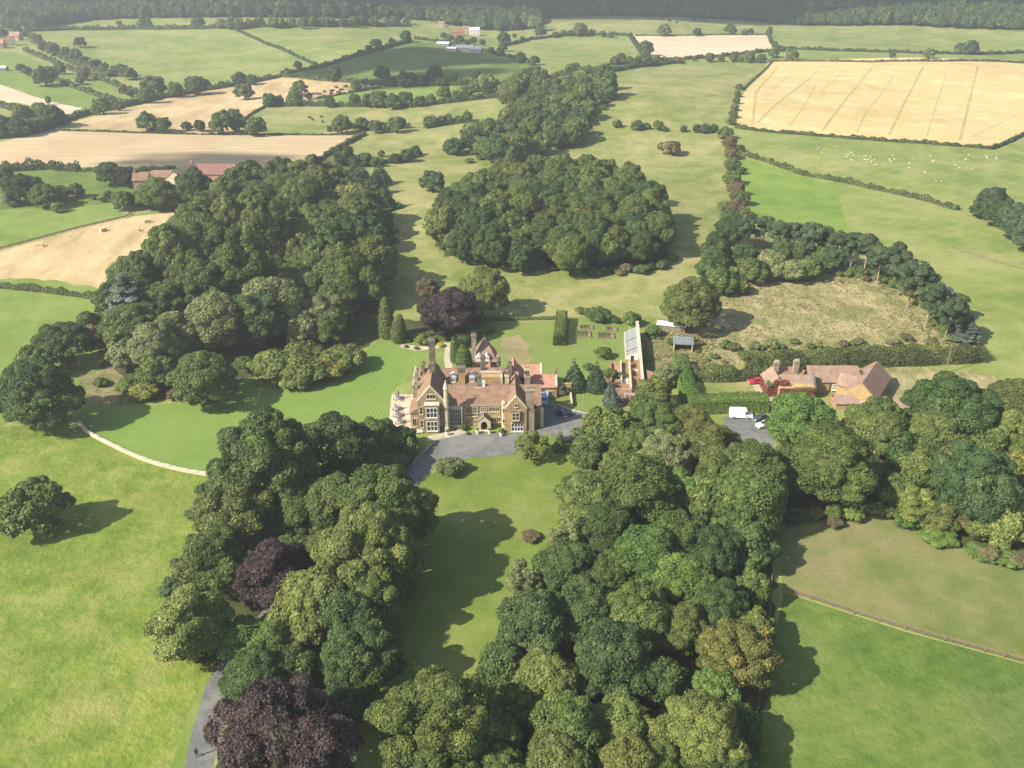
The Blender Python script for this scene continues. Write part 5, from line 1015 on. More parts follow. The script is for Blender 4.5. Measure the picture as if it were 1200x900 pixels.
window(man, 1.2, 2.0, 0.9, 5.1, 10.6, 2, 4, 'dressed', 0.1, 0.08, side=1)
window(man, 11.6, 14.0, 2.7, 5.1, 2.2, 5, 3, 'dressed', 0.18, 0.1); window(man, 11.75, 12.15, .6, 1.5, 2.2, 1, 1, 'dressed', 0.14); window(man, 13.3, 13.7, .6, 1.5, 2.2, 1, 1, 'dressed', 0.14)
window(man, 15.0, 16.3, 3.9, 5.0, 2.2, 3, 2, 'pale_stone', 0.15, 0.14); window(man, 17.0, 19.4, 3.9, 5.0, 2.2, 5, 1, 'dressed', 0.16, 0.14); window(man, 17.4, 19.7, 1.0, 2.2, 2.2, 5, 1, 'dressed', 0.16, 0.12)
MB().tube((14.35, 2.1, 0), (14.35, 2.1, 5.6), 0.08).build('downpipe', M['lead'], man); MB().box(11.0, 20.0, 2.12, 2.2, 3.3, 3.45).build('string_course', M['dressed'], man)
for k in range(5): MB().box(10.9 + k * 0.001, 11.3, 2.02 - k * .001, 2.2, 0.0 + k * 1.1, 0.7 + k * 1.1).build('quoin', M['pale_stone'], man)
# porch
p_ = MB().prism([(14.2, -.3), (15.0, -.3), (15.0, 1.5), (15.15, 1.95), (15.45, 2.25), (15.75, 2.35), (16.05, 2.25), (16.35, 1.95), (16.5, 1.5), (16.5, -.3), (17.3, -.3), (17.3, 2.3), (15.75, 3.7), (14.2, 2.3)], 'y', -0.1, 0.45).box(14.2, 14.7, 0.452, 2.19, -.3, 2.3).box(16.8, 17.3, 0.452, 2.19, -.3, 2.3).build('porch', M['dressed'], man)
MB().gable(14.2, 17.3, 0.3, 2.4, 2.35, 3.85, 'y', 0.2).build('porch_roof', M['stone_dark'], p_); coping(14.2, 17.3, 2.3, 3.7, -.18, up=.2, w=.4).build('coping', M['stone_grey'], p_)
MB().box(14.9, 16.6, 2.05, 2.18, 0, 2.4).build('door', M['dark_wood'], p_); MB().box(14.4, 17.1, -0.9, -0.1, -.1, .15).build('step', M['pale_stone'], p_)
MB().lathe([(0.6, -.3), (0.55, 6.3), (0.7, 6.5), (0.65, 6.7), (0.1, 7.2)], 8, (20.5, 1.5)).build('stair_turret', M['dressed'], man)
window(man, 20.3, 20.7, 4.2, 5.2, 0.95, 1, 1, 'dressed', 0.1); window(man, 20.3, 20.7, 1.4, 2.4, 0.95, 1, 1, 'dressed', 0.1)
# right gabled wing
gable_body(20.9, 25.8, -0.9, 11, 6.1, 9.2).build('wall', ST_, man); rf = MB().gable(20.9, 25.8, -0.48, 11.5, 6.15, 9.35, 'y', 0.35).build('roof', M['tile'], man); coping(20.9, 25.8, 6.1, 9.2, -0.95).build('gable_coping', M['dressed'], man)
MB().box(22.2, 24.3, -1.35, -0.9, 2.9, 5.6).box(22.05, 24.45, -1.45, -0.9, 5.6, 5.8).box(22.4, 24.1, -1.2, -0.9, 2.5, 2.9).build('oriel', SG, man); window(man, 22.5, 24.0, 3.4, 5.2, -1.35, 2, 2, 'dressed', 0.14, 0.14)
window(man, 22.3, 25.0, 0.2, 2.3, -0.9, 4, 2, 'white', 0.1, 0.17); window(man, 23.0, 23.7, 6.7, 7.4, -0.9, 1, 1, 'dressed', .12)
MB().prism([(25.5, -.3), (27.7, -.3), (27.7, 5.6), (27.5, 6.2), (27.5, 10.6), (25.7, 10.6), (25.7, 6.2), (25.5, 5.6)], 'y', -0.6, 1.2).box(25.55, 27.65, -0.75, 1.35, 10.6, 10.85).build('great_chimney', SG, man)
for k in range(3): MB().lathe([(0.22, 10.852), (0.2, 11.5), (0.26, 11.6)], 8, (26.0 + k * 0.6, 0.3)).build('chimney_pot', M['stone_grey'], man)
MB().box(27.6, 29.8, 1.4, 7.6, -.3, 4.0).box(27.6, 29.95, 1.25, 7.6, 4.0, 4.25).build('wall', SG, man, 'flat topped grey stone east annexe wall'); MB().box(29.2, 30.0, 1.0, 1.8, -.3, 5.0).build('buttress', M['dressed'], man)
MB().prism([(3.0, -.3), (11.5, -.3), (11.5, 5.0), (7.25, 8.3), (3.0, 5.0)], 'x', 25.8, 29.6).build('wall', SG, man); rf = MB().gable(24.0, 29.6, 3.0, 11.5, 5.1, 8.45, 'x', 0.25).build('roof', M['tile'], man); chimney(rf, 26.4, 8.9, 1.3, 0.9, 6.8, 9.9, 'stone_grey', 2)
chimney(rf, 21.4, 8.8, 1.0, 0.9, 6.8, 10.4, 'dressed', 2)
# rear range
MB().prism([(9.2, -.3), (16.5, -.3), (16.5, 7.0), (12.85, 10.1), (9.2, 7.0)], 'x', 0.25, 20.6).build('wall', SG, man); rf = MB().gable(0.2, 20.8, 9.2, 16.5, 7.1, 10.25, 'x', 0.2).build('roof', M['tile'], man); MB().box(0.2, 20.8, 12.75, 12.95, 10.18, 10.33).build('ridge_tiles', M['tile_brown'], rf)
for dx in (8.3, 12.9):
    d_ = MB().box(dx - .75, dx + .75, 10.0, 12.2, 7.4, 9.3).prism([(dx - .85, 9.3), (dx + .85, 9.3), (dx, 9.75)], 'y', 9.9, 12.6).build('dormer', M['white'], rf); window(d_, dx - .45, dx + .45, 8.0, 9.0, 10.0, 2, 2, 'white', .1, .1)
chimney(rf, 10.4, 10.0, 1.6, 1.1, 6.9, 12.0, 'stone', 0); MB().box(9.45, 11.35, 9.3, 10.7, 11.0, 12.1).build('chimney_cap', M['stone_dark'], rf); chimney(rf, 15.6, 12.9, 1.1, 1.0, 9.5, 13.4, 'stone_dark', 2); chimney(rf, 0.9, 12.6, 0.7, 1.6, 8.5, 12.0, 'stone_dark', 1)
MB().box(15.2, 19.8, 9.2, 12.4, 6.9, 9.5).build('wall', ST_, man); MB().add([(15.1, 8.9, 7.0), (19.9, 8.9, 7.0), (19.9, 11.2, 9.9), (15.1, 11.2, 9.9), (15.1, 11.2, 6.9), (19.9, 11.2, 6.9)], [(0, 1, 2, 3), (0, 3, 4), (1, 5, 2), (2, 5, 4, 3)]).build('roof', M['tile'], man)
MB().box(15.0, 20.0, 11.1, 11.5, 9.7, 10.1).build('parapet', M['pale_stone'], man); MB().box(19.85, 20.35, 8.8, 11.4, 6.5, 9.6).build('parapet', M['dressed'], man)
# small gables, rear service roofs
for (x0, x1, y0, y1, ze, zr, mt) in [(20.8, 24.6, 11.5, 19.5, 5.2, 8.0, 'tile'), (15.6, 19.2, 16.5, 21.0, 5.6, 8.4, 'tile'), (9.0, 12.0, 16.5, 20.5, 5.0, 7.6, 'tile')]:
    gable_body(x0, x1, y0, y1, ze, zr).build('wall', SG, man); MB().gable(x0, x1, y0 - .1, y1 + .2, ze + .1, zr + .12, 'y', .25).build('roof', M[mt], man)
o_ = MB().prism([(13, -.3), (19, -.3), (19, 4.6), (16, 7.2), (13, 4.6)], 'x', 16.5, 23.5).build('wall', SG, man); rf = MB().gable(16.4, 24.5, 13.2, 19.0, 4.9, 7.6, 'x', .2).build('roof', M['tile'], man); chimney(rf, 22.2, 13.2, 1.0, 1.6, 5, 11.4, 'stone_dark', 2)
# tower with pyramid roof
MB().box(13.2, 18.8, 21.2, 26.8, -.3, 8.0).build('tower', SG, man, 'square stone rear tower'); tr_ = MB().hip(13.2, 18.8, 21.2, 26.8, 8.0, 13.4, .4, 0.5).build('tower_roof', M['tile_brown'], man); MB().tube((16, 24, 13.3), (16, 24, 14.6), .12, .03, 6).build('finial', M['stone_dark'], tr_)
for (dx, w_) in ((14.6, .8), (16.6, .55)):
    d_ = MB().box(dx - w_, dx + w_, 20.9, 23.0, 8.2, 9.3).prism([(dx - w_ - .15, 9.3), (dx + w_ + .15, 9.3), (dx, 10.4)], 'y', 20.7, 23.4).build('dormer', M['white'], tr_)
window(man, 13.9, 15.4, 5.6, 7.4, 21.2, 3, 2, 'dressed'); chimney(tr_, 13.3, 22.0, 1.2, 1.1, 0, 15.4, 'stone_grey', 2); MB().box(18.9, 19.6, 21.0, 21.8, -.3, 9.6).build('buttress', SG, man)
MB().hip(17.2, 19.8, 21.4, 25.6, 6.6, 9.2, .3, 1.0).build('stair_roof', M['slate'], man)
# terracotta roofed service wing to the right
for (x0, x1, y0, y1, ze, zr) in [(26.0, 34.2, 15.8, 21.0, 3.4, 5.4), (24.0, 30.6, 21.2, 26.0, 3.6, 5.8)]:
    MB().prism([(y0, -.3), (y1, -.3), (y1, ze), ((y0 + y1) / 2, zr), (y0, ze)], 'x', x0, x1).build('service_wing', ST_, man, 'low terracotta roofed service wing'); rf = MB().gable(x0 - .1, x1 - .3, y0, y1, ze + .1, zr + .15, 'x', .3).build('roof', M['terracotta'], man, 'bright terracotta service roof')
    MB().prism([(y0 - .2, ze - .3), (y0 - .2, ze + .2), ((y0 + y1) / 2, zr + .5), (y1 + .2, ze + .2), (y1 + .2, ze - .3)], 'x', x1 - .3, x1 + .1).build('gable_coping', M['pale_stone'], man)
chimney(man, 34.0, 18.4, .7, .8, 4.5, 7.0, 'stone_grey', 1); chimney(man, 26.6, 16.6, 1.2, 1.0, 3.6, 8.2, 'dressed', 2)
gable_body(21.6, 25.2, 19.6, 25.0, 4.2, 7.2).build('wall', SG, man); MB().gable(21.6, 25.2, 19.4, 25.2, 4.3, 7.35, 'y', .25).build('roof', M['terracotta'], man)
MB().box(30.0, 31.0, 15.66, 15.79, 0.0, 2.4).build('door', M['dark_wood'], man); window(man, 28.2, 29.2, 1.0, 2.2, 15.8, 2, 1, 'dressed'); window(man, 32.0, 33.0, 1.0, 2.0, 15.8, 2, 1, 'dressed')
yw = tag(empty('garden_wall', man.matrix_world @ Vector((0, 0, 0))), 'pale stone yard wall with arched white door beside the service wing', 'wall'); yw.location = ground_at(651, 462)
MB().box(-.4, 4.0, 0, .4, -.2, 2.9).box(-.5, 4.1, -.08, .48, 2.9, 3.1).build('wall_body', ST_, yw); MB().prism([(0.9, 0), (2.4, 0), (2.4, 1.8), (2.1, 2.3), (1.65, 2.5), (1.2, 2.3), (.9, 1.8)], 'y', -.06, .01).build('door', M['white'], yw)
MB().box(3.6, 4.0, -7, 0, -.2, 1.1).build('low_wall', M['dressed'], yw)

# ------------------------------------------------------------------ the stables and cottage on the right
so = ground_at(911, 468); stb = tag(empty('stable_block', so, 0), 'brown roofed stone stables with big hipped gable end', 'stables')
ctg = tag(empty('cottage', so, 0), 'stone cottage covered in red creeper at the left of the stables', 'cottage')
MB().prism([(0, -.3), (6, -.3), (6, 3.0), (3.2, 5.3), (0, 3.0)], 'x', 0, 9.3).build('wall', M['stone'], ctg); rf = MB().gable(0.6, 9.0, 0.3, 6, 3.1, 5.5, 'x', .35).build('roof', M['tile_pink'], ctg); MB().prism([(-.2, 2.5), (-.2, 3.3), (3.1, 6.0), (6.3, 3.3), (6.3, 2.5)], 'x', 9.0, 9.45).build('gable_coping', M['stone_dark'], ctg)
gable_body(-2.6, 2.4, 1.0, 7.5, 3.4, 5.6).build('wall', M['stone'], ctg); rf2 = MB().gable(-2.6, 2.4, 1.0, 7.8, 3.5, 5.75, 'y', .3).build('roof', M['tile_pink'], ctg); chimney(rf2, 0.6, 6.6, 1.3, 1.0, 4.5, 7.4, 'stone_grey', 3, 'pale_stone'); chimney(rf, 5.8, 7.0, 1.4, 1.1, 3.5, 7.5, 'stone_grey', 3, 'pale_stone')
MB().prism([(5.6, -.3), (10.6, -.3), (10.6, 3.0), (8.1, 5.2), (5.6, 3.0)], 'x', 0.5, 7.6).build('wall', M['stone'], ctg); MB().gable(0.4, 7.8, 5.6, 10.6, 3.1, 5.35, 'x', .3).build('roof', M['tile'], ctg)
def ivy(name, boxes, par, n, col, seed, leaf=.17):
    g = np.random.default_rng(seed); bx_ = np.array(boxes, float); ar = np.prod(np.maximum(bx_[:, 1::2] - bx_[:, ::2], .6), axis=1); k = g.choice(len(bx_), n, p=ar / ar.sum()); b = bx_[k]
    P = np.stack([g.uniform(b[:, 0], b[:, 1]), g.uniform(b[:, 2], b[:, 3]), g.uniform(b[:, 4], b[:, 5])], 1)
    N = g.normal(0, .5, (n, 3)) + np.array([0, -.8, .6]); N /= np.linalg.norm(N, axis=1)[:, None]; U = np.cross(N, g.normal(size=(n, 3))); U /= np.linalg.norm(U, axis=1)[:, None]; V = np.cross(N, U)
    q = np.stack([P - U * leaf, P - V * leaf, P + U * leaf, P + V * leaf], 1).reshape(-1, 3); me = bpy.data.meshes.new(name); me.from_pydata(q.tolist(), [], np.arange(4 * n).reshape(-1, 4).tolist())
    at = me.attributes.new('tone', 'FLOAT', 'POINT'); at.data.foreach_set('value', np.repeat(np.clip(g.normal(.5, .2, n), 0, 1), 4).astype(np.float32)); me.materials.append(L[col]); o = link(name, me, par); return o
ivy('creeper', [(-2.8, 2.6, .7, 1.0, .8, 3.6), (.4, 9.2, -.35, -.02, 1.2, 3.2), (-2.9, -2.55, 1, 7, .5, 3.4), (-1.2, .6, .6, 1.1, 3.2, 5.0), (0.3, 2.6, 0.3, 2.5, 3.6, 4.6)], ctg, 4200, 'red_ivy', 3)['label'] = 'red autumn creeper over the walls'
ivy('creeper', [(-2.8, -1.6, .4, 2.5, 3.4, 4.2), (4, 9, -.3, 0.4, 2.6, 3.3)], ctg, 800, 'olive', 4)
MB().box(9.4, 22.0, 3.8, 11.0, -.3, 3.2).build('wall', M['stone'], stb, 'long stable wall'); MB().gable(8.6, 21.6, 3.8, 11.0, 3.3, 6.0, 'x', .3).build('roof', M['tile_brown'], stb)
MB().prism([(3.82, 3.2), (10.98, 3.2), (7.4, 5.85)], 'x', 9.4, 22.0).build('gable_wall', M['stone'], stb)
MB().tube((14.2, 3.7, 0), (14.2, 3.7, 3.2), .09).build('downpipe', M['black'], stb); window(stb, 15.0, 15.9, .9, 2.2, 3.8, 2, 2, 'white', .2, .25); window(stb, 16.8, 17.7, .9, 2.2, 3.8, 2, 2, 'white', .2, .25); window(stb, 18.3, 19.0, .9, 2.0, 3.8, 1, 2, 'white', .2)
MB().box(21.5, 21.9, 3.3, 3.8, 3.2, 6.3).build('parapet', M['stone_dark'], stb)
# hipped cross wing running diagonally forward to the right
cw = tag(empty('coach_house', so + Vector((23.2, 2.2, 0)), R(-33)), 'brown roofed gabled coach house at the right end of the stables', 'coach house')
gable_body(-3.8, 3.8, -8.0, 7.0, 3.4, 6.8).build('wall', M['stone'], cw); MB().gable(-3.8, 3.8, -7.7, 7.3, 3.5, 6.95, 'y', .35).build('roof', M['tile_brown'], cw); window(cw, -.9, .9, 1.0, 2.0, -8.0, 4, 1, 'white', .16, .16)
window(cw, 1.6, 2.6, 1.0, 2.0, -8.0, 2, 1, 'white')
MB().prism([(-3.4, -.3), (1.2, -.3), (1.2, 2.9), (-1.1, 5.0), (-3.4, 2.9)], 'x', -6.8, -3.7).build('porch_wing', M['stone'], cw); MB().gable(-7.0, -2.4, -3.4, 1.2, 3.0, 5.15, 'x', .3).build('roof', M['tile_brown'], cw); MB().box(-6.92, -6.8, -2.0, 0.0, 0, 2.3).build('door', M['white'], cw)
low = tag(empty('outbuilding', so + Vector((28.5, -8.2, 0)), R(-5)), 'low mauve tiled outbuilding behind the trees right of the coach house', 'outbuilding')
MB().box(-4.5, 4.5, -3, 3, -.3, 2.4).build('wall', M['brick'], low); MB().gable(-4.7, 4.7, -3, 3, 2.5, 4.2, 'x', .35).build('roof', M['tile_pink'], low)
low = tag(empty('outbuilding', so + Vector((16.5, -3.2, 0)), 0), 'low mauve tiled shed roof in front of the stable wall', 'outbuilding')
MB().box(-3.5, 3.5, -2.2, 2.2, -.3, 1.8).build('wall', M['brick'], low); MB().gable(-3.7, 3.7, -2.2, 2.2, 1.9, 3.1, 'x', .3).build('roof', M['tile_pink'], low)

# ------------------------------------------------------------------ walled garden, glasshouse, sheds, beds
gw = tag(empty('garden_wall', (33.2, 208.0, 0)), 'tall old brick garden wall with pale coping beside the glasshouse', 'wall')
ang = math.atan2(-(36.6 - 33.2), 247.5 - 208); gw.rotation_euler = (0, 0, ang)
MB().box(-.25, .25, 0, 39.5, -.3, 3.6).build('wall_body', M['brick'], gw); MB().box(-.36, .36, -.1, 39.6, 3.6, 3.8).build('coping', M['pale_stone'], gw); MB().box(-.5, .5, -.6, .4, -.3, 4.0).build('end_pier', M['dressed'], gw)
MB().box(-.6, .25, 39.0, 39.9, -.3, 4.4).build('end_pier', M['dressed'], gw)
for k in range(6): MB().box(.25, .6, 3 + 6.4 * k, 3.5 + 6.4 * k, -.3, 2.9).build('buttress', M['brick'], gw)
gh = tag(empty('glasshouse', (33.2, 208.0, 0), ang), 'old lean-to glasshouse with pale rafters against the garden wall', 'glasshouse')
MB().box(-3.9, -3.7, 21, 37, -.2, .8).box(-3.9, -.26, 20.9, 21.1, -.2, .8).box(-3.9, -.26, 36.9, 37.1, -.2, .8).build('base_wall', M['brick'], gh); MB().box(-3.86, -3.76, 21, 37, 1.7, 1.85).box(-.5, -.26, 21, 37, 3.3, 3.5).build('plate', M['white'], gh)
raf = MB().prism([(-4.0, 1.7), (-.27, 3.45), (-.27, 3.58), (-4.0, 1.83)], 'y', -.06, .06).mesh('rafter', M['white'])
pan = MB().prism([(-3.95, 1.72), (-.3, 3.44), (-.3, 3.47), (-3.95, 1.75)], 'y', .07, .93).mesh('roof_pane', M['greenhouse_glass']); spn = MB().box(-3.84, -3.8, .07, .93, .8, 1.7).mesh('side_pane', M['greenhouse_glass']); mul = MB().box(-3.86, -3.76, -.05, .05, .8, 1.7).mesh('mullion', M['white'])
for k in range(17):
    link('rafter', raf, gh, loc=(0, 21 + k, 0)); link('mullion', mul, gh, loc=(0, 21 + k, 0))
    if k < 16:
        if k not in (2, 9): link('roof_pane', pan, gh, loc=(0, 21 + k, 0))
        link('side_pane', spn, gh, loc=(0, 21 + k, 0))
MB().prism([(-3.8, .8), (-.26, .8), (-.26, 3.3), (-3.8, 1.65)], 'y', 20.96, 21.04).build('end_frame', M['white'], gh); MB().box(-2.4, -1.6, 20.9, 20.95, 0, 2).build('door', M['glass'], gh)
rn = tag(empty('ruined_frames', (33.2, 208.0, 0), ang), 'low ruined brick cold frame walls in the kitchen garden', 'ruin'); rg = random.Random(3)
for (x0, x1, y0, y1, hh, mt) in [(-8.0, -7.7, 8, 19, .9, 'brick'), (-5.3, -5.0, 6, 20, 1.1, 'pale_stone'), (-3.1, -2.6, 3, 19, 1.5, 'dressed'), (-8, -5.2, 18.8, 19.1, .7, 'brick'), (-5, -3, 12, 12.3, .6, 'brick'), (-8, -3, 5.6, 5.9, .9, 'brick'), (-7, -2.6, 2.4, 2.8, 1.2, 'brick'), (-4.6, -1.6, -1.8, 2.2, .25, 'brick'), (-2.6, -.4, 10, 10.3, .9, 'brick'), (-2.5, -.4, 15, 15.3, .8, 'pale_stone')]:
    MB().box(x0, x1, y0, y1, -.2, hh).build('low_wall', M[mt], rn)
MB().box(-4.9, -3.2, 6, 11.9, .0, .12).build('slab', M['pale_stone'], rn); MB().box(-7.6, -5.4, 12, 18.5, 0, .12).build('slab', M['brick'], rn)
MB().box(-4.2, -2.2, -2.6, -1.9, -.1, 2.0).build('brick_hut', M['brick'], rn); MB().box(-3.0, -2.4, -2.7, -2.6, .4, 1.6).build('black_opening_panel', M['black'], rn)  # flat black panel on the solid hut paints the dark inside of an opening
rt = tag(empty('outhouse', (36.6, 214.5, 0), ang), 'small red tiled outhouse on the far side of the garden wall', 'outhouse'); MB().box(-1.4, 2.0, -4, 3, -.2, 2.2).build('wall', M['brick'], rt); MB().add([(-1.5, -4.2, 3.2), (2.4, -4.2, 2.1), (2.4, 3.2, 2.1), (-1.5, 3.2, 3.2), (-1.5, -4.2, 3.0), (2.4, -4.2, 1.9), (2.4, 3.2, 1.9), (-1.5, 3.2, 3.0)], [(0, 1, 2, 3), (4, 7, 6, 5), (0, 4, 5, 1), (1, 5, 6, 2), (2, 6, 7, 3), (3, 7, 4, 0)]).build('roof', M['terracotta'], rt)
sh = tag(empty('open_shed', ground_at(800, 412), R(-8)), 'open fronted shed with grey slate roof and white front beam', 'shed')
MB().box(-2.6, -2.5, 0, 3.6, 0, 2.1).box(2.5, 2.6, 0, 3.6, 0, 2.1).box(-2.6, 2.6, 3.6, 3.7, 0, 2.1).build('wall', M['wood'], sh); MB().box(2.4, 2.6, -.1, .1, 0, 2.3).box(-2.6, -2.4, -.1, .1, 0, 2.3).box(-2.7, 2.7, -.16, -.1, 2.1, 2.4).build('front_frame', M['white'], sh)
MB().add([(-2.9, -.4, 2.5), (2.9, -.4, 2.5), (2.9, 4.0, 2.9), (-2.9, 4.0, 2.9), (-2.9, -.4, 2.4), (2.9, -.4, 2.4), (2.9, 4.0, 2.75), (-2.9, 4.0, 2.75)], [(0, 1, 2, 3), (4, 7, 6, 5), (0, 4, 5, 1), (1, 5, 6, 2), (2, 6, 7, 3), (3, 7, 4, 0)]).build('roof', M['slate'], sh)
ls = tag(empty('long_shed', ground_at(787, 386), R(-16)), 'long low shed with pale corrugated roof half under the oak', 'shed')
MB().box(-4.2, 4.2, -1.5, 1.8, -.1, 1.7).build('wall', M['wood'], ls); MB().add([(-4.4, -1.8, 1.7), (4.4, -1.8, 1.7), (4.4, .3, 2.4), (-4.4, .3, 2.4), (4.4, 2.1, 1.8), (-4.4, 2.1, 1.8)], [(0, 1, 2, 3), (1, 0, 5, 4)]).build('front_roof', M['corrugated'], ls); MB().add([(-4.5, .25, 2.45), (4.5, .25, 2.45), (4.5, 2.3, 1.85), (-4.5, 2.3, 1.85)], [(0, 1, 2, 3)]).build('back_roof', M['tile_brown'], ls)
for i, (cx, cy, w_, d_, nm) in enumerate([(683, 392, 4.6, 4.2, 'left timber edged vegetable bed on the garden lawn'), (710, 394, 4.8, 4.0, 'right timber edged vegetable bed on the garden lawn'), (716, 386, 3.4, 2.6, 'small soil bed behind the right vegetable bed'), (687, 384, 4.0, 2.4, 'small planted bed behind the left vegetable bed')]):
    b_ = tag(empty('vegetable_bed', ground_at(cx, cy)), nm, 'garden bed'); MB().box(-w_ / 2, w_ / 2, -d_ / 2, -d_ / 2 + .12, 0, .4).box(-w_ / 2, w_ / 2, d_ / 2 - .12, d_ / 2, 0, .4).box(-w_ / 2, -w_ / 2 + .12, -d_ / 2 + .12, d_ / 2 - .12, 0, .4).box(w_ / 2 - .12, w_ / 2, -d_ / 2 + .12, d_ / 2 - .12, 0, .4).build('timber_edge', M['wood'], b_)
    MB().box(-w_ / 2 + .12, w_ / 2 - .12, -d_ / 2 + .12, d_ / 2 - .12, 0, .3).build('soil', G['soil'], b_); q = ivy('crops', [(-w_ / 2 + .3 + r * .9, -w_ / 2 + .7 + r * .9, -d_ / 2 + .3, d_ / 2 - .3, .3, .6) for r in range(int(w_ / .9) - 1)], b_, 260, ['bright', 'bluegreen', 'brown', 'green'][i], i); q['kind'] = 'stuff'
# ------------------------------------------------------------------ farms and houses in the distance
def house(px, py, w, d, ze, zr, rot, wall, roof, label, name='house', nwin=3, ch=1, axis='x', cat='house', wf='white'):
    p = ground_at(px, py); h_ = tag(empty(name, p, R(rot)), label, cat)
    (MB().prism([(-d / 2, -.8), (d / 2, -.8), (d / 2, ze), (0, zr), (-d / 2, ze)], 'x', -w / 2, w / 2) if axis == 'x' else MB().prism([(-w / 2, -.8), (w / 2, -.8), (w / 2, ze), (0, zr), (-w / 2, ze)], 'y', -d / 2, d / 2)).build('wall', M[wall], h_)
    r_ = MB().gable(-w / 2 - .2, w / 2 + .2, -d / 2 - (.2 if axis == 'y' else 0), d / 2 + (.2 if axis == 'y' else 0), ze + .1, zr + .15, axis, .3).build('roof', M[roof], h_)
    for i in range(ch): chimney(r_, -w / 2 + .8 + i * (w - 1.6), 0, .9, .9, zr - .8, zr + 1.4, 'brick', 1)
    for i in range(nwin): c = -w / 2 + w * (i + .5) / nwin; window(h_, c - .5, c + .5, 1.0, 2.2, -d / 2, 2, 1, wf, .15, .1)
    return h_
house(168, 221, 6.5, 6.5, 4.6, 7.2, 8, 'brick', 'tile', 'small red brick farm cottage with white window behind the bright tree', nwin=2)
house(192, 213, 9, 6, 3.0, 5.2, 0, 'brick', 'tile', 'low red roofed farm shed between the cottage and the gabled barn', 'barn', 0, 0, cat='barn')
house(218, 216, 9, 16, 4.2, 7.6, -14, 'dressed', 'tile_pink', 'farm barn with pale brick gable facing forward', 'barn', 1, 0, axis='y', cat='barn')
house(252, 211, 21, 8, 3.8, 7.4, -2, 'brick', 'tile_red', 'long red roofed farm barn at the end of the farmyard', 'barn', 3, 1, cat='barn')
house(248, 219, 18, 5, 2.6, 4.4, -2, 'brick', 'tile_red', 'low paler red roofed range in front of the long barn', 'barn', 0, 0, cat='barn')
house(322, 197, 8, 5, 2.4, 4.4, 0, 'brick', 'terracotta', 'small red roofed shed at the top edge of the left wood', 'shed', 0, 0, cat='shed')
house(304, 201, 6, 4, 2.0, 2.8, 20, 'metal', 'corrugated', 'small pale roofed shed by the top of the left wood', 'shed', 0, 0, cat='shed')
house(556, 42, 10.5, 8, 6.0, 8.6, 5, 'white', 'corrugated', 'white painted farmhouse below the hill wood', 'farmhouse', 3, 1, cat='farmhouse')
house(536, 42, 13, 9, 4.0, 7.0, 5, 'brick', 'tile', 'red roofed barn left of the white farmhouse', 'barn', 0, 0, cat='barn')
house(517, 31, 7, 6, 3.4, 5.4, 0, 'dressed', 'tile_pink', 'pale small house uphill of the white farmhouse', nwin=2)
house(546, 38, 6, 6, 4.5, 6.5, 5, 'dressed', 'tile_pink', 'small pale cottage joined left of the white farmhouse', nwin=2)
house(520, 54, 12, 6, 2.6, 3.8, -18, 'metal', 'corrugated', 'long pale metal shed at the left of the far farm', 'shed', 0, 0, cat='shed')
house(530, 60, 9, 5, 2.6, 3.6, -18, 'metal', 'corrugated', 'short pale metal shed in front of the far farm', 'shed', 0, 0, cat='shed')
house(545, 60, 16, 9, 3.4, 5.4, -10, 'metal', 'slate', 'wide dark roofed farm shed in front of the white farmhouse', 'barn', 0, 0, cat='barn')
house(558, 62, 10, 8, 3.4, 5.4, -10, 'metal', 'slate', 'smaller dark roofed farm shed right of the wide one', 'barn', 0, 0, cat='barn')
house(12, 53, 9, 8, 4.5, 7.5, 25, 'white', 'tile', 'white gabled cottage among trees at the far left', nwin=2)
house(20, 47, 10, 7, 4.5, 7.5, -10, 'brick', 'tile_pink', 'pinkish roofed cottage behind the white gabled one', nwin=2)
house(0, 56, 9, 8, 4.0, 7.0, 10, 'brick', 'terracotta', 'red roofed cottage cut by the left edge', nwin=2)
house(3, 83, 8, 5, 2.6, 3.8, 0, 'metal', 'corrugated', 'pale metal roofed shed at the left edge', 'shed', 0, 0, cat='shed')
house(34, 86, 7, 5, 2.4, 4.0, 15, 'brick', 'tile_brown', 'small brown roofed shed between bushes at far left', 'shed', 0, 0, cat='shed')
house(64, 87, 6, 5, 2.4, 4.0, -15, 'brick', 'tile', 'tiny reddish shed beside a dark tree on the slope', 'shed', 0, 0, cat='shed')

# ------------------------------------------------------------------ vehicles
WHEEL = MB().tube((0, -.11, 0), (0, .11, 0), .33, .33, 16).mesh('tyre', M['black']); RIM = MB().tube((0, -.12, 0), (0, .12, 0), .20, .20, 10).mesh('rim', M['chrome'])
def loft(secs, mat, name, par):
    """secs: list of (y, [(x,z)...]) closed profiles with equal counts"""
    n = len(secs[0][1]); v = [(x, y, z) for y, pr in secs for x, z in pr]; f = []
    for k in range(len(secs) - 1): f += [(k * n + i, k * n + (i + 1) % n, (k + 1) * n + (i + 1) % n, (k + 1) * n + i) for i in range(n)]
    f += [tuple(range(n))[::-1], tuple(range((len(secs) - 1) * n, len(secs) * n))]; m = MB(); m.v = v; m.f = f
    me = m.mesh(name, mat); return link(name, me, par)
def scale_prof(p, kx, kz, cx=0, cz=.55): return [(cx + (x - cx) * kx, cz + (z - cz) * kz) for x, z in p]
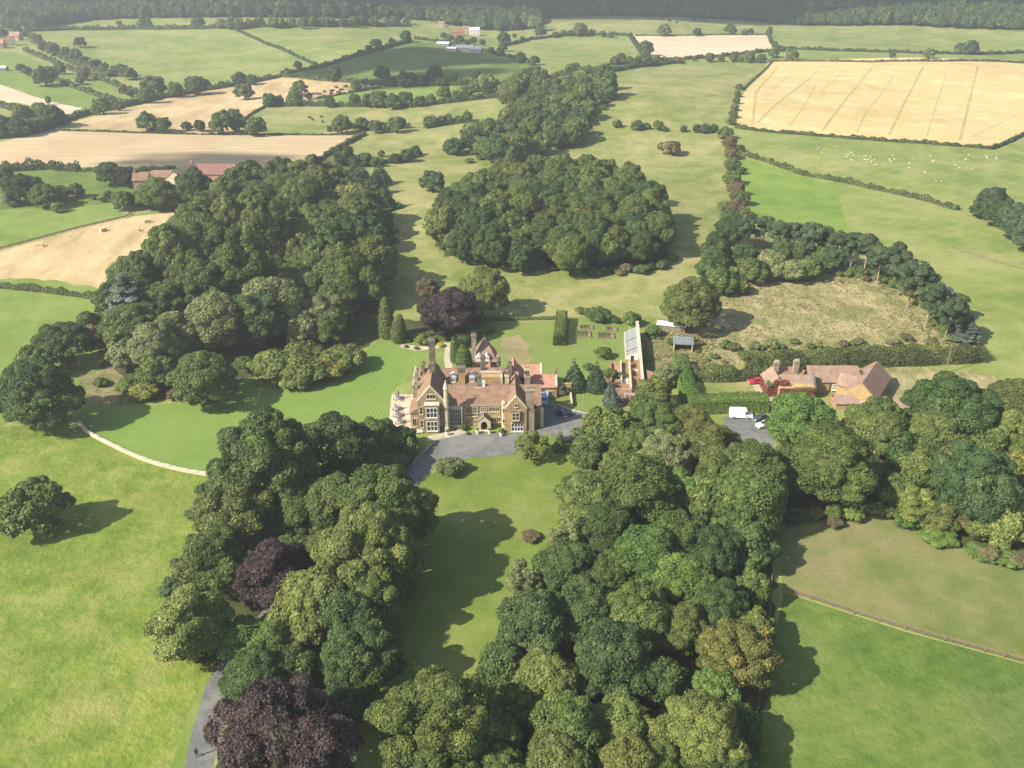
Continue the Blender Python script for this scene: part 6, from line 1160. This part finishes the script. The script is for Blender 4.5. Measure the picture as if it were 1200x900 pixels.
def car(px, py, rot, paint, label, Lc=4.2, wd=1.76, ht=1.45, van=False):
    c = tag(empty('van' if van else 'parked_car', ground_at(px, py), R(rot)), label, 'van' if van else 'car'); h = Lc / 2; y1 = wd / 2
    if van: prof = [(-h, .35), (-h + .02, ht - .25), (-h + .15, ht - .03), (h * .28, ht), (h * .45, ht - .12), (h * .72, 1.32), (h * .97, 1.08), (h, .75), (h - .02, .35)]
    else: prof = [(-h, .38), (-h + .02, .72), (-h + .1, .92), (-h * .55, .96), (h * .42, .95), (h * .9, .78), (h, .62), (h, .35)]
    a = scale_prof(prof, .97, .94)
    loft([(-y1, a), (-y1 + .12, prof), (y1 - .12, prof), (y1, a)], M[paint], 'body', c)
    if van:
        MB().add([(h * .74, -y1 + .15, 1.32), (h * .74, y1 - .15, 1.32), (h * .48, y1 - .25, ht - .18), (h * .48, -y1 + .25, ht - .18), (h * .76, -y1 + .15, 1.34), (h * .76, y1 - .15, 1.34), (h * .50, y1 - .25, ht - .14), (h * .50, -y1 + .25, ht - .14)], [(4, 5, 6, 7), (0, 4, 7, 3), (1, 2, 6, 5), (3, 7, 6, 2), (0, 1, 5, 4)]).build('windscreen', M['glass'], c)
        for s in (-1, 1): MB().prism([(h * .30, 1.3), (h * .66, 1.3), (h * .46, ht - .3), (h * .30, ht - .3)], 'y', s * (y1 + .0) - .015, s * (y1 + .0) + .015).build('side_window', M['glass'], c)
    else:
        cab = [(-h * .80, .93), (h * .36, .93), (h * .02, ht - .03), (-h * .55, ht - .03)]; loft([(-y1 + .08, cab), (-y1 + .26, scale_prof(cab, .93, 1, -h * .25)), (y1 - .26, scale_prof(cab, .93, 1, -h * .25)), (y1 - .08, cab)][1:3], M['glass'], 'windows', c)
        loft([(-y1 + .10, [(-h * .8, .92), (h * .36, .92), (-h * .0, 1.0), (-h * .6, 1.0)]), (y1 - .10, [(-h * .8, .92), (h * .36, .92), (-h * .0, 1.0), (-h * .6, 1.0)])], M['glass'], 'lower_glass', c)
        MB().box(-h * .56, h * .0, -y1 + .24, y1 - .24, ht - .04, ht + .02).build('roof', M[paint], c)
        for s in (-1, 1): MB().path([(h * .36, s * (y1 - .22), .94), (h * .0, s * (y1 - .26), ht - .02), (-h * .55, s * (y1 - .26), ht - .02), (-h * .8, s * (y1 - .2), .95)], [.045] * 4, 4).build('pillar', M[paint], c)
    for sx in (-.62, .62):
        for sy in (-1, 1): w_ = link('wheel', WHEEL, c, loc=(sx * h, sy * (y1 - .1), .33)); link('rim', RIM, w_)
    for sy in (-1, 1):
        MB().box(h - .06, h + .02, sy * (y1 - .3) - .17, sy * (y1 - .3) + .17, .62, .78).build('headlight', M['head_light'], c); MB().box(-h - .02, -h + .05, sy * (y1 - .2) - .1, sy * (y1 - .2) + .1, .62, .9).build('tail_light', M['red_light'], c)
        MB().box(h * .30, h * .36, sy * (y1 + .1) - .1, sy * (y1 + .1) + .1, .95, 1.08).build('mirror', M['black'], c)
    MB().box(h - .02, h + .03, -.26, .26, .4, .5).build('number_plate', M['white'], c)
    return c
car(868, 489, -4, 'white_car', 'white panel van parked below the tall clipped hedge', 5.6, 2.0, 2.4, van=True)
car(891, 492, -155, 'grey_car', 'dark grey car parked between the white van and the white car', 4.0)
car(895, 500, -158, 'white_car', 'white car parked in front of the dark grey one', 4.1)
car(885, 449, 190, 'red_car', 'red car parked beneath the small dark conifer', 4.0)
car(661, 486, -8, 'navy_car', 'navy blue car parked alone on the right of the forecourt', 4.3)
car(668, 518, 176, 'black_car', 'black car half hidden behind the small conifer', 4.2)
car(638, 471, -96, 'blue_car', 'light blue and white van standing by the service wing', 4.9, 1.9, 2.0, van=True)
car(741, 494, 5, 'black_car', 'black car under the trees between forecourt and kitchen garden', 4.2)
car(788, 474, -80, 'metal', 'grey vehicle in the shade beside the clipped hedge', 4.2)

# ------------------------------------------------------------------ terrace furniture, urns, bales, animals, people
TTOP = MB().lathe([(.55, .70), (.6, .74), (.55, .78)], 14).mesh('table_top', M['metal']); TLEG = MB().lathe([(.28, 0), (.05, .06), (.05, .70)], 8).mesh('table_leg', M['metal'])
CS = MB().box(-.23, .23, -.23, .23, .42, .47).mesh('seat', M['teak']); CB = MB().box(-.23, .23, .20, .25, .47, .92).mesh('backrest', M['teak']); CL = MB().box(-.025, .025, -.025, .025, 0, .42).mesh('leg', M['teak'])
sets = [(467, 468, 'grey round table at the top end of the terrace'), (466, 480, 'grey round table in the upper middle of the terrace'), (467, 488, 'grey round table in the middle of the terrace'), (469, 496, 'grey round table near the lower end of the terrace')]
for k, (px, py, lb) in enumerate(sets):
    p = ground_at(px, py); t = tag(empty('terrace_table', p), lb, 'table', 'terrace tables'); link('table_top', TTOP, t, scale=(1.4, 1.4, 1)); link('table_leg', TLEG, t)
    if k != 1:
        u = tag(empty('parasol', p + Vector((0.0, 0, .0))), ['folded charcoal parasol at the top end of the terrace', '', 'folded charcoal parasol in the middle of the terrace', 'folded charcoal parasol near the lower end of the terrace'][k], 'parasol', 'terrace parasols')
        MB().tube((0, 0, .79), (0, 0, 2.7), .04).build('pole', M['teak'], u); MB().lathe([(.16, 1.1), (.30, 1.5), (.20, 2.2), (.06, 2.6), (.03, 2.75)], 8).build('canopy', M['canvas_dark'], u)
    for j in range(4):
        a = j * math.pi / 2 + .5; c = empty('terrace_chair', p + Vector((math.cos(a) * 1.25, math.sin(a) * 1.25, 0)), a - math.pi / 2)
        tag(c, 'silvered wooden chair on the ' + ['front right', 'back left', 'back left', 'front right'][0 if a < 1 else 1 if a < 3 else 2 if a < 4 else 3] + ' side of the ' + lb.split('round ')[1], 'chair', 'terrace chairs')
        c['label'] = 'wooden chair at the ' + ['back right', 'back left', 'front left', 'front right'][j] + ' of the ' + lb.split('round ')[1]
        link('seat', CS, c); link('backrest', CB, c)
        for sx in (-.2, .2):
            for sy in (-.2, .2): link('leg', CL, c, loc=(sx, sy, 0))
bn = tag(empty('garden_bench', ground_at(491, 508), R(5)), 'white garden bench below the left corner of the manor', 'bench')
MB().box(-.9, .9, -.25, .25, .42, .48).build('seat', M['white'], bn); MB().box(-.9, .9, .22, .28, .5, .95).build('backrest', M['white'], bn)
for sx in (-.8, .8): MB().box(sx - .05, sx + .05, -.22, .22, 0, .42).build('leg', M['white'], bn)
for px, py, lb in ((559.5, 508, 'white stone urn left of the manor porch'), (573.5, 508, 'white stone urn right of the manor porch'), (587, 511, 'white planter beside the right gable'), (524, 510, 'white planter at the foot of the turret'), (651, 477, 'white planter pot at the end of the low yard wall')):
    u = tag(empty('urn', ground_at(px, py)), lb, 'urn'); MB().lathe([(.28, 0), (.28, .1), (.12, .2), (.14, .35), (.42, .6), (.45, .95), (.36, .98)], 12).build('urn_body', M['white'], u); ivy('plant', [(-.35, .35, -.35, .35, .95, 1.35)], u, 90, 'bright', 3, .1)
BALE = MB().prism([(-.5, 0), (.5, 0), (.5, 1.15), (-.5, 1.15)], 'x', -1.25, 1.25).mesh('straw_bale', M['straw']); TW = MB()
for k in range(5): TW.box(-1.0 + k * .5 - .015, -1.0 + k * .5 + .015, -.51, .51, .005, 1.165)
TWM = TW.mesh('twine', M['wood'])
for px, py, rz, lb in ((47, 289, 10, 'lowest left straw bale near the fence of the stubble field'), (121, 271, 60, 'straw bale left of the pair in the middle of the stubble'), (160, 271, 5, 'straw bale right of the pair in the middle of the stubble'), (173, 261, 30, 'straw bale above the pair in the stubble field'), (210, 248, 40, 'straw bale near the trees at the top of the stubble field'), (190, 275, 20, 'straw bale close to the edge of the left wood')):
    b = tag(empty('straw_bale', ground_at(px, py), R(rz), (1.0, 1.15, 1.1)), lb, 'bale', 'straw bales in the stubble field'); link('bale_body', BALE, b); link('twine', TWM, b)
for i, (px, py) in enumerate([(374, 111), (389, 107), (388, 110), (394, 103), (397, 109), (400, 106), (405, 102), (380, 108), (428, 100), (429, 104), (436, 100), (410, 108), (421, 104)]):
    o = link('dark_bale', BALE, None, M['dark_bale'], loc=ground_at(px, py), rot=(0, 0, i * .7), scale=(1.3, 1.5, 1.1)); tag(o, 'small dark bale on the pinkish stubble corner below the hollow field', 'bale', 'dark bales on the pink stubble')
# sheep and cattle: body, head, legs in one skin
def beast(name, L_, H_, col):
    m = MB(); n = 8
    prof = [(.10, -.5), (.20, -.46), (.26, -.25), (.27, 0), (.26, .25), (.19, .42), (.13, .5)]
    for k, (r, x) in enumerate(prof):
        for i in range(n): a = 2 * math.pi * i / n; m.v.append((x * L_, r * L_ * .85 * math.cos(a), H_ * .68 + r * L_ * .82 * math.sin(a)))
    for k in range(len(prof) - 1): m.f += [(k * n + i, k * n + (i + 1) % n, (k + 1) * n + (i + 1) % n, (k + 1) * n + i) for i in range(n)]
    m.f += [tuple(range(n))[::-1], tuple(range((len(prof) - 1) * n, len(prof) * n))]
    m.path([(.45 * L_, 0, H_ * .78), (.56 * L_, 0, H_ * .72), (.66 * L_, 0, H_ * .45)], [.12 * L_, .10 * L_, .06 * L_], 7)
    for sx in (-.34, .32):
        for sy in (-.1, .1): m.path([(sx * L_, sy * L_, H_ * .5), (sx * L_ + .02, sy * L_, H_ * .25), (sx * L_, sy * L_, 0)], [.07 * L_, .04 * L_, .035 * L_], 5)
    m.tube((-.5 * L_, 0, H_ * .75), (-.56 * L_, 0, H_ * .5), .03 * L_, .02 * L_, 5)
    for sy in (-1, 1): m.tube((.54 * L_, sy * .07 * L_, H_ * .78), (.52 * L_, sy * .16 * L_, H_ * .80), .025 * L_, .015 * L_, 4)
    return m.mesh(name, col)
SHEEP = beast('sheep', 1.35, .95, M['wool']); COW = beast('cow', 2.3, 1.45, M['cloth_dark'])
sp = [(158,25),(185,40),(165,10),(200,12),(200,45),(235,15),(262,20),(275,15),(268,40),(285,38),(300,25),(305,52),(322,38),(330,70),(372,70),(250,48),(275,50),(412,35),(430,15),(420,48),(440,35),(545,35),(528,62),(526,88),(598,22),(650,15),(660,52),(672,45),(765,42),(785,40),(790,55),(798,72),(820,88),(862,90),(897,95),(803,100),(858,38),(875,12),(975,20),(983,32),(1035,25),(1040,5),(1038,34),(685,165),(715,167),(620,115)]
sp = [(960 + a / 5, 180 + b / 5) for a, b in sp] + [(800 + a / 3, 140 + b / 3) for a, b in [(470,90),(476,100),(472,110),(500,105),(488,118),(540,100),(548,98),(750,95),(728,145),(740,142),(1070,135),(455,148),(584,125),(592,118)]] + [(322,137),(326,138),(330,136),(341,139),(516,84),(424,85),(430,83),(437,84),(1128,66),(1144,66),(1170,67),(1068,56)]
g = random.Random(6)
for px, py in sp:
    o = link('sheep', SHEEP, loc=ground_at(px, py), rot=(0, 0, g.uniform(0, 6.28)), scale=(0.64,) * 3); far_ = py < 145 or px < 700
    tag(o, 'white sheep far off in the upper pastures' if far_ else 'white sheep grazing in the green field below the wheat', 'sheep', 'far sheep' if far_ else 'sheep in the sheep field')
for px, py in [(363,139),(377,138),(378,144),(366,141)]: tag(link('cow', COW, loc=ground_at(px, py), rot=(0, 0, g.uniform(0, 6))), 'dark cow grazing in the pale pasture above the stubble', 'cow', 'cows in the pale pasture')
# the person walking on the lower drive
pp = ground_at(231, 886.5); per = tag(empty('person', pp, R(200)), 'person in dark clothes walking on the lower drive', 'person')
def skin_mesh(name, verts, edges, radii, mat, par):
    me = bpy.data.meshes.new(name); me.from_pydata(verts, edges, []); me.materials.append(mat); o = link(name, me, par)
    md = o.modifiers.new('skin', 'SKIN'); md.use_smooth_shade = True
    for i, r in enumerate(radii): me.skin_vertices[0].data[i].radius = (r, r)
    me.skin_vertices[0].data[0].use_root = True; o.modifiers.new('sub', 'SUBSURF').levels = 1; o.modifiers['sub'].render_levels = 1
    return o
bv = [(0,0,.95),(0,0,1.12),(0,0,1.32),(0,0,1.46),(0,.01,1.53),(0,.02,1.64),(.17,0,1.42),(.24,.10,1.16),(.22,.24,.94),(.21,.29,.88),(-.17,0,1.42),(-.24,-.08,1.15),(-.23,-.02,.90),(-.22,.02,.83),
      (.09,.02,.88),(.11,.18,.52),(.11,.12,.10),(.11,.26,.04),(-.09,-.02,.88),(-.11,-.06,.50),(-.11,-.30,.14),(-.11,-.22,.04),(0,.02,1.76)]
be = [(0,1),(1,2),(2,3),(3,4),(4,5),(3,6),(6,7),(7,8),(8,9),(3,10),(10,11),(11,12),(12,13),(0,14),(14,15),(15,16),(16,17),(0,18),(18,19),(19,20),(20,21),(5,22)]
skin_mesh('body', bv, be, [.15,.14,.17,.12,.055,.10,.07,.05,.04,.035,.07,.05,.04,.035,.10,.075,.05,.04,.10,.075,.05,.04,.08], M['cloth_dark'], per)
fc = MB().lathe([(.05, 1.54), (.085, 1.60), (.09, 1.68), (.07, 1.75)], 10, (0, .045)).build('face', M['skin'], per); MB().lathe([(.10, 1.64), (.112, 1.72), (.08, 1.81), (.02, 1.84)], 10, (0, 0.0)).build('hair', M['hair'], per)
for k, (hx, hy, hz) in enumerate(((.21, .30, .86), (-.22, .03, .81))):
    hd = MB().box(hx - .02, hx + .02, hy - .04, hy + .04, hz - .06, hz + .02)
    for q in range(4): hd.tube((hx, hy - .03 + q * .02, hz - .05), (hx + .01, hy - .025 + q * .022, hz - .12 - .01 * (q in (1, 2))), .009, .007, 5)
    hd.tube((hx, hy + .04, hz - .01), (hx, hy + .075, hz - .055), .011, .008, 5); hd.build('hand', M['skin'], per)
pole = tag(empty('utility_pole', ground_at(1108, 437)), 'thin pale utility pole on the grass right of the stables', 'pole'); MB().tube((0, 0, -.3), (0, 0, 8), .13, .10).build('pole_shaft', M['wood'], pole); MB().box(-.8, .8, -.06, .06, 7.4, 7.55).build('crossarm', M['wood'], pole)

# ------------------------------------------------------------------ tell every tree apart in words
CW = {'green': 'green', 'dark': 'dark green', 'bluegreen': 'blue green', 'olive': 'olive green', 'light': 'light green', 'bright': 'bright green', 'yellow': 'yellow green', 'gold': 'golden', 'copper': 'purple copper', 'autumn': 'browning green', 'rust': 'russet', 'pale': 'pale green', 'cedar': 'blue grey', 'pine': 'dark', 'spruce': 'dark', 'brown': 'brown', 'hedge': 'green'}
KW = {'great': 'tree', 'broad': 'tree', 'tall': 'tall tree', 'open': 'thin tree', 'far': 'tree', 'mid': 'tree', 'shrub': 'bush', 'farshrub': 'bush', 'spruce': 'conifer', 'column': 'slim tree', 'cedar': 'cedar', 'pine': 'pine'}
areas = {}
for t in TREES: areas.setdefault(t['area'], []).append(t)
lab = {}
for ar, ts in areas.items():
    xs = [t['px'][0] for t in ts]; ys = [t['px'][1] for t in ts]; x0, x1, y0, y1 = min(xs), max(xs) + 1, min(ys), max(ys) + 1; rs = sorted(t['rad'] for t in ts); med = rs[len(rs) // 2]
    for t in ts:
        if t['label']: t['o']['label'] = t['label']; t['o']['category'] = 'bush' if 'shrub' in t['kind'] else 'tree'; continue
        fx = (t['px'][0] - x0) / (x1 - x0); fy = (t['px'][1] - y0) / (y1 - y0)
        pos = ['back', 'centre', 'front'][min(2, int(fy * 3))] + ' ' + ['left', 'mid left', 'mid right', 'right'][min(3, int(fx * 4))]
        size = 'large ' if t['rad'] > med * 1.08 else ('small ' if t['rad'] < med * 0.92 else '')
        lb = f"{size}{CW[t['col']]} {KW[t['kind']]} at {pos} {ar}"; lab.setdefault(lb, []).append(t)
        t['o']['category'] = 'bush' if 'shrub' in t['kind'] else 'tree'; t['o']['group'] = ('bushes ' if 'shrub' in t['kind'] else 'trees ') + ar
for lb, ts in lab.items():
    ts.sort(key=lambda t: t['px'][0]); n = len(ts)
    for i, t in enumerate(ts):
        if n == 2: t['o']['label'] = lb + (', left one', ', right one')[i]
        elif n == 3: t['o']['label'] = lb + (', leftmost', ', middle one', ', rightmost')[i]
        else: t['o']['label'] = lb
# ------------------------------------------------------------------ summer clouds high above the air layer; they shade parts of the valley
def cloud(px, py, wx, wy, label, seed, alt=900.0):
    t = ground_at(px, py); k = (alt - t.z) / sun_dir.z; c = t + sun_dir * k; g = random.Random(seed); m = MB()
    for i in range(26):
        a = g.uniform(0, 6.28); rr = math.sqrt(g.random()); q = g.uniform(.16, .34) * (1.2 - .6 * rr); X, Y = rr * math.cos(a) * wx * .5, rr * math.sin(a) * wy * .5
        m.add(*ico(X, Y, g.uniform(0, .12) * min(wx, wy), q * wx * .6, q * wy * .6, q * min(wx, wy) * .35))
    me = m.mesh('cloud', CLOUD); me.polygons.foreach_set('use_smooth', [True] * len(me.polygons)); o = link('cloud', me, loc=c); tag(o, label, 'cloud')
CLOUD = plain("white_cloud", (0.9, 0.9, 0.9), 1.0, noise=0.02, scale=0.01)
def ico(cx, cy, cz, rx, ry, rz, n=14, k=8):
    v = [(cx, cy, cz + rz)]; f = []
    for j in range(1, k):
        for i in range(n): a = 2 * math.pi * i / n; b = math.pi * j / k; w = 1 + .08 * math.sin(3 * a + cx) * math.sin(4 * b + cy); v.append((cx + rx * w * math.sin(b) * math.cos(a), cy + ry * w * math.sin(b) * math.sin(a), cz + rz * w * math.cos(b)))
    v.append((cx, cy, cz - rz)); f += [(0, 1 + i, 1 + (i + 1) % n) for i in range(n)]
    for j in range(k - 2): f += [(1 + j * n + i, 1 + (j + 1) * n + i, 1 + (j + 1) * n + (i + 1) % n, 1 + j * n + (i + 1) % n) for i in range(n)]
    l_ = len(v) - 1; f += [(l_, l_ - n + (i + 1) % n, l_ - n + i) for i in range(n)]; return v, f
cloud(470, 78, 170, 190, 'cloud shading the hollow field below the white farm', 1)
cloud(800, 12, 1500, 260, 'long cloud shading the hill wood', 2, 900)
cloud(270, 189, 130, 38, 'thin cloud shading the bottom of the stubble field', 3)
# ------------------------------------------------------------------ the air between here and the hills
HZ = 118.0; mb = MB().box(-3500, 3500, -200, 3600, -12, HZ)
hm = bpy.data.materials.new('summer_haze'); hm.use_nodes = True; hn = hm.node_tree.nodes; hn.clear()
ho = hn.new('ShaderNodeOutputMaterial'); hv = hn.new('ShaderNodeVolumePrincipled'); hv.inputs['Density'].default_value = HAZE_DENSITY; hv.inputs['Color'].default_value = (0.92, 0.95, 0.98, 1); hv.inputs['Anisotropy'].default_value = 0.35
hm.node_tree.links.new(hv.outputs[0], ho.inputs['Volume']); ob = mb.build('haze', hm); tag(ob, 'pale summer haze filling the air over the valley', 'haze', kind='stuff')
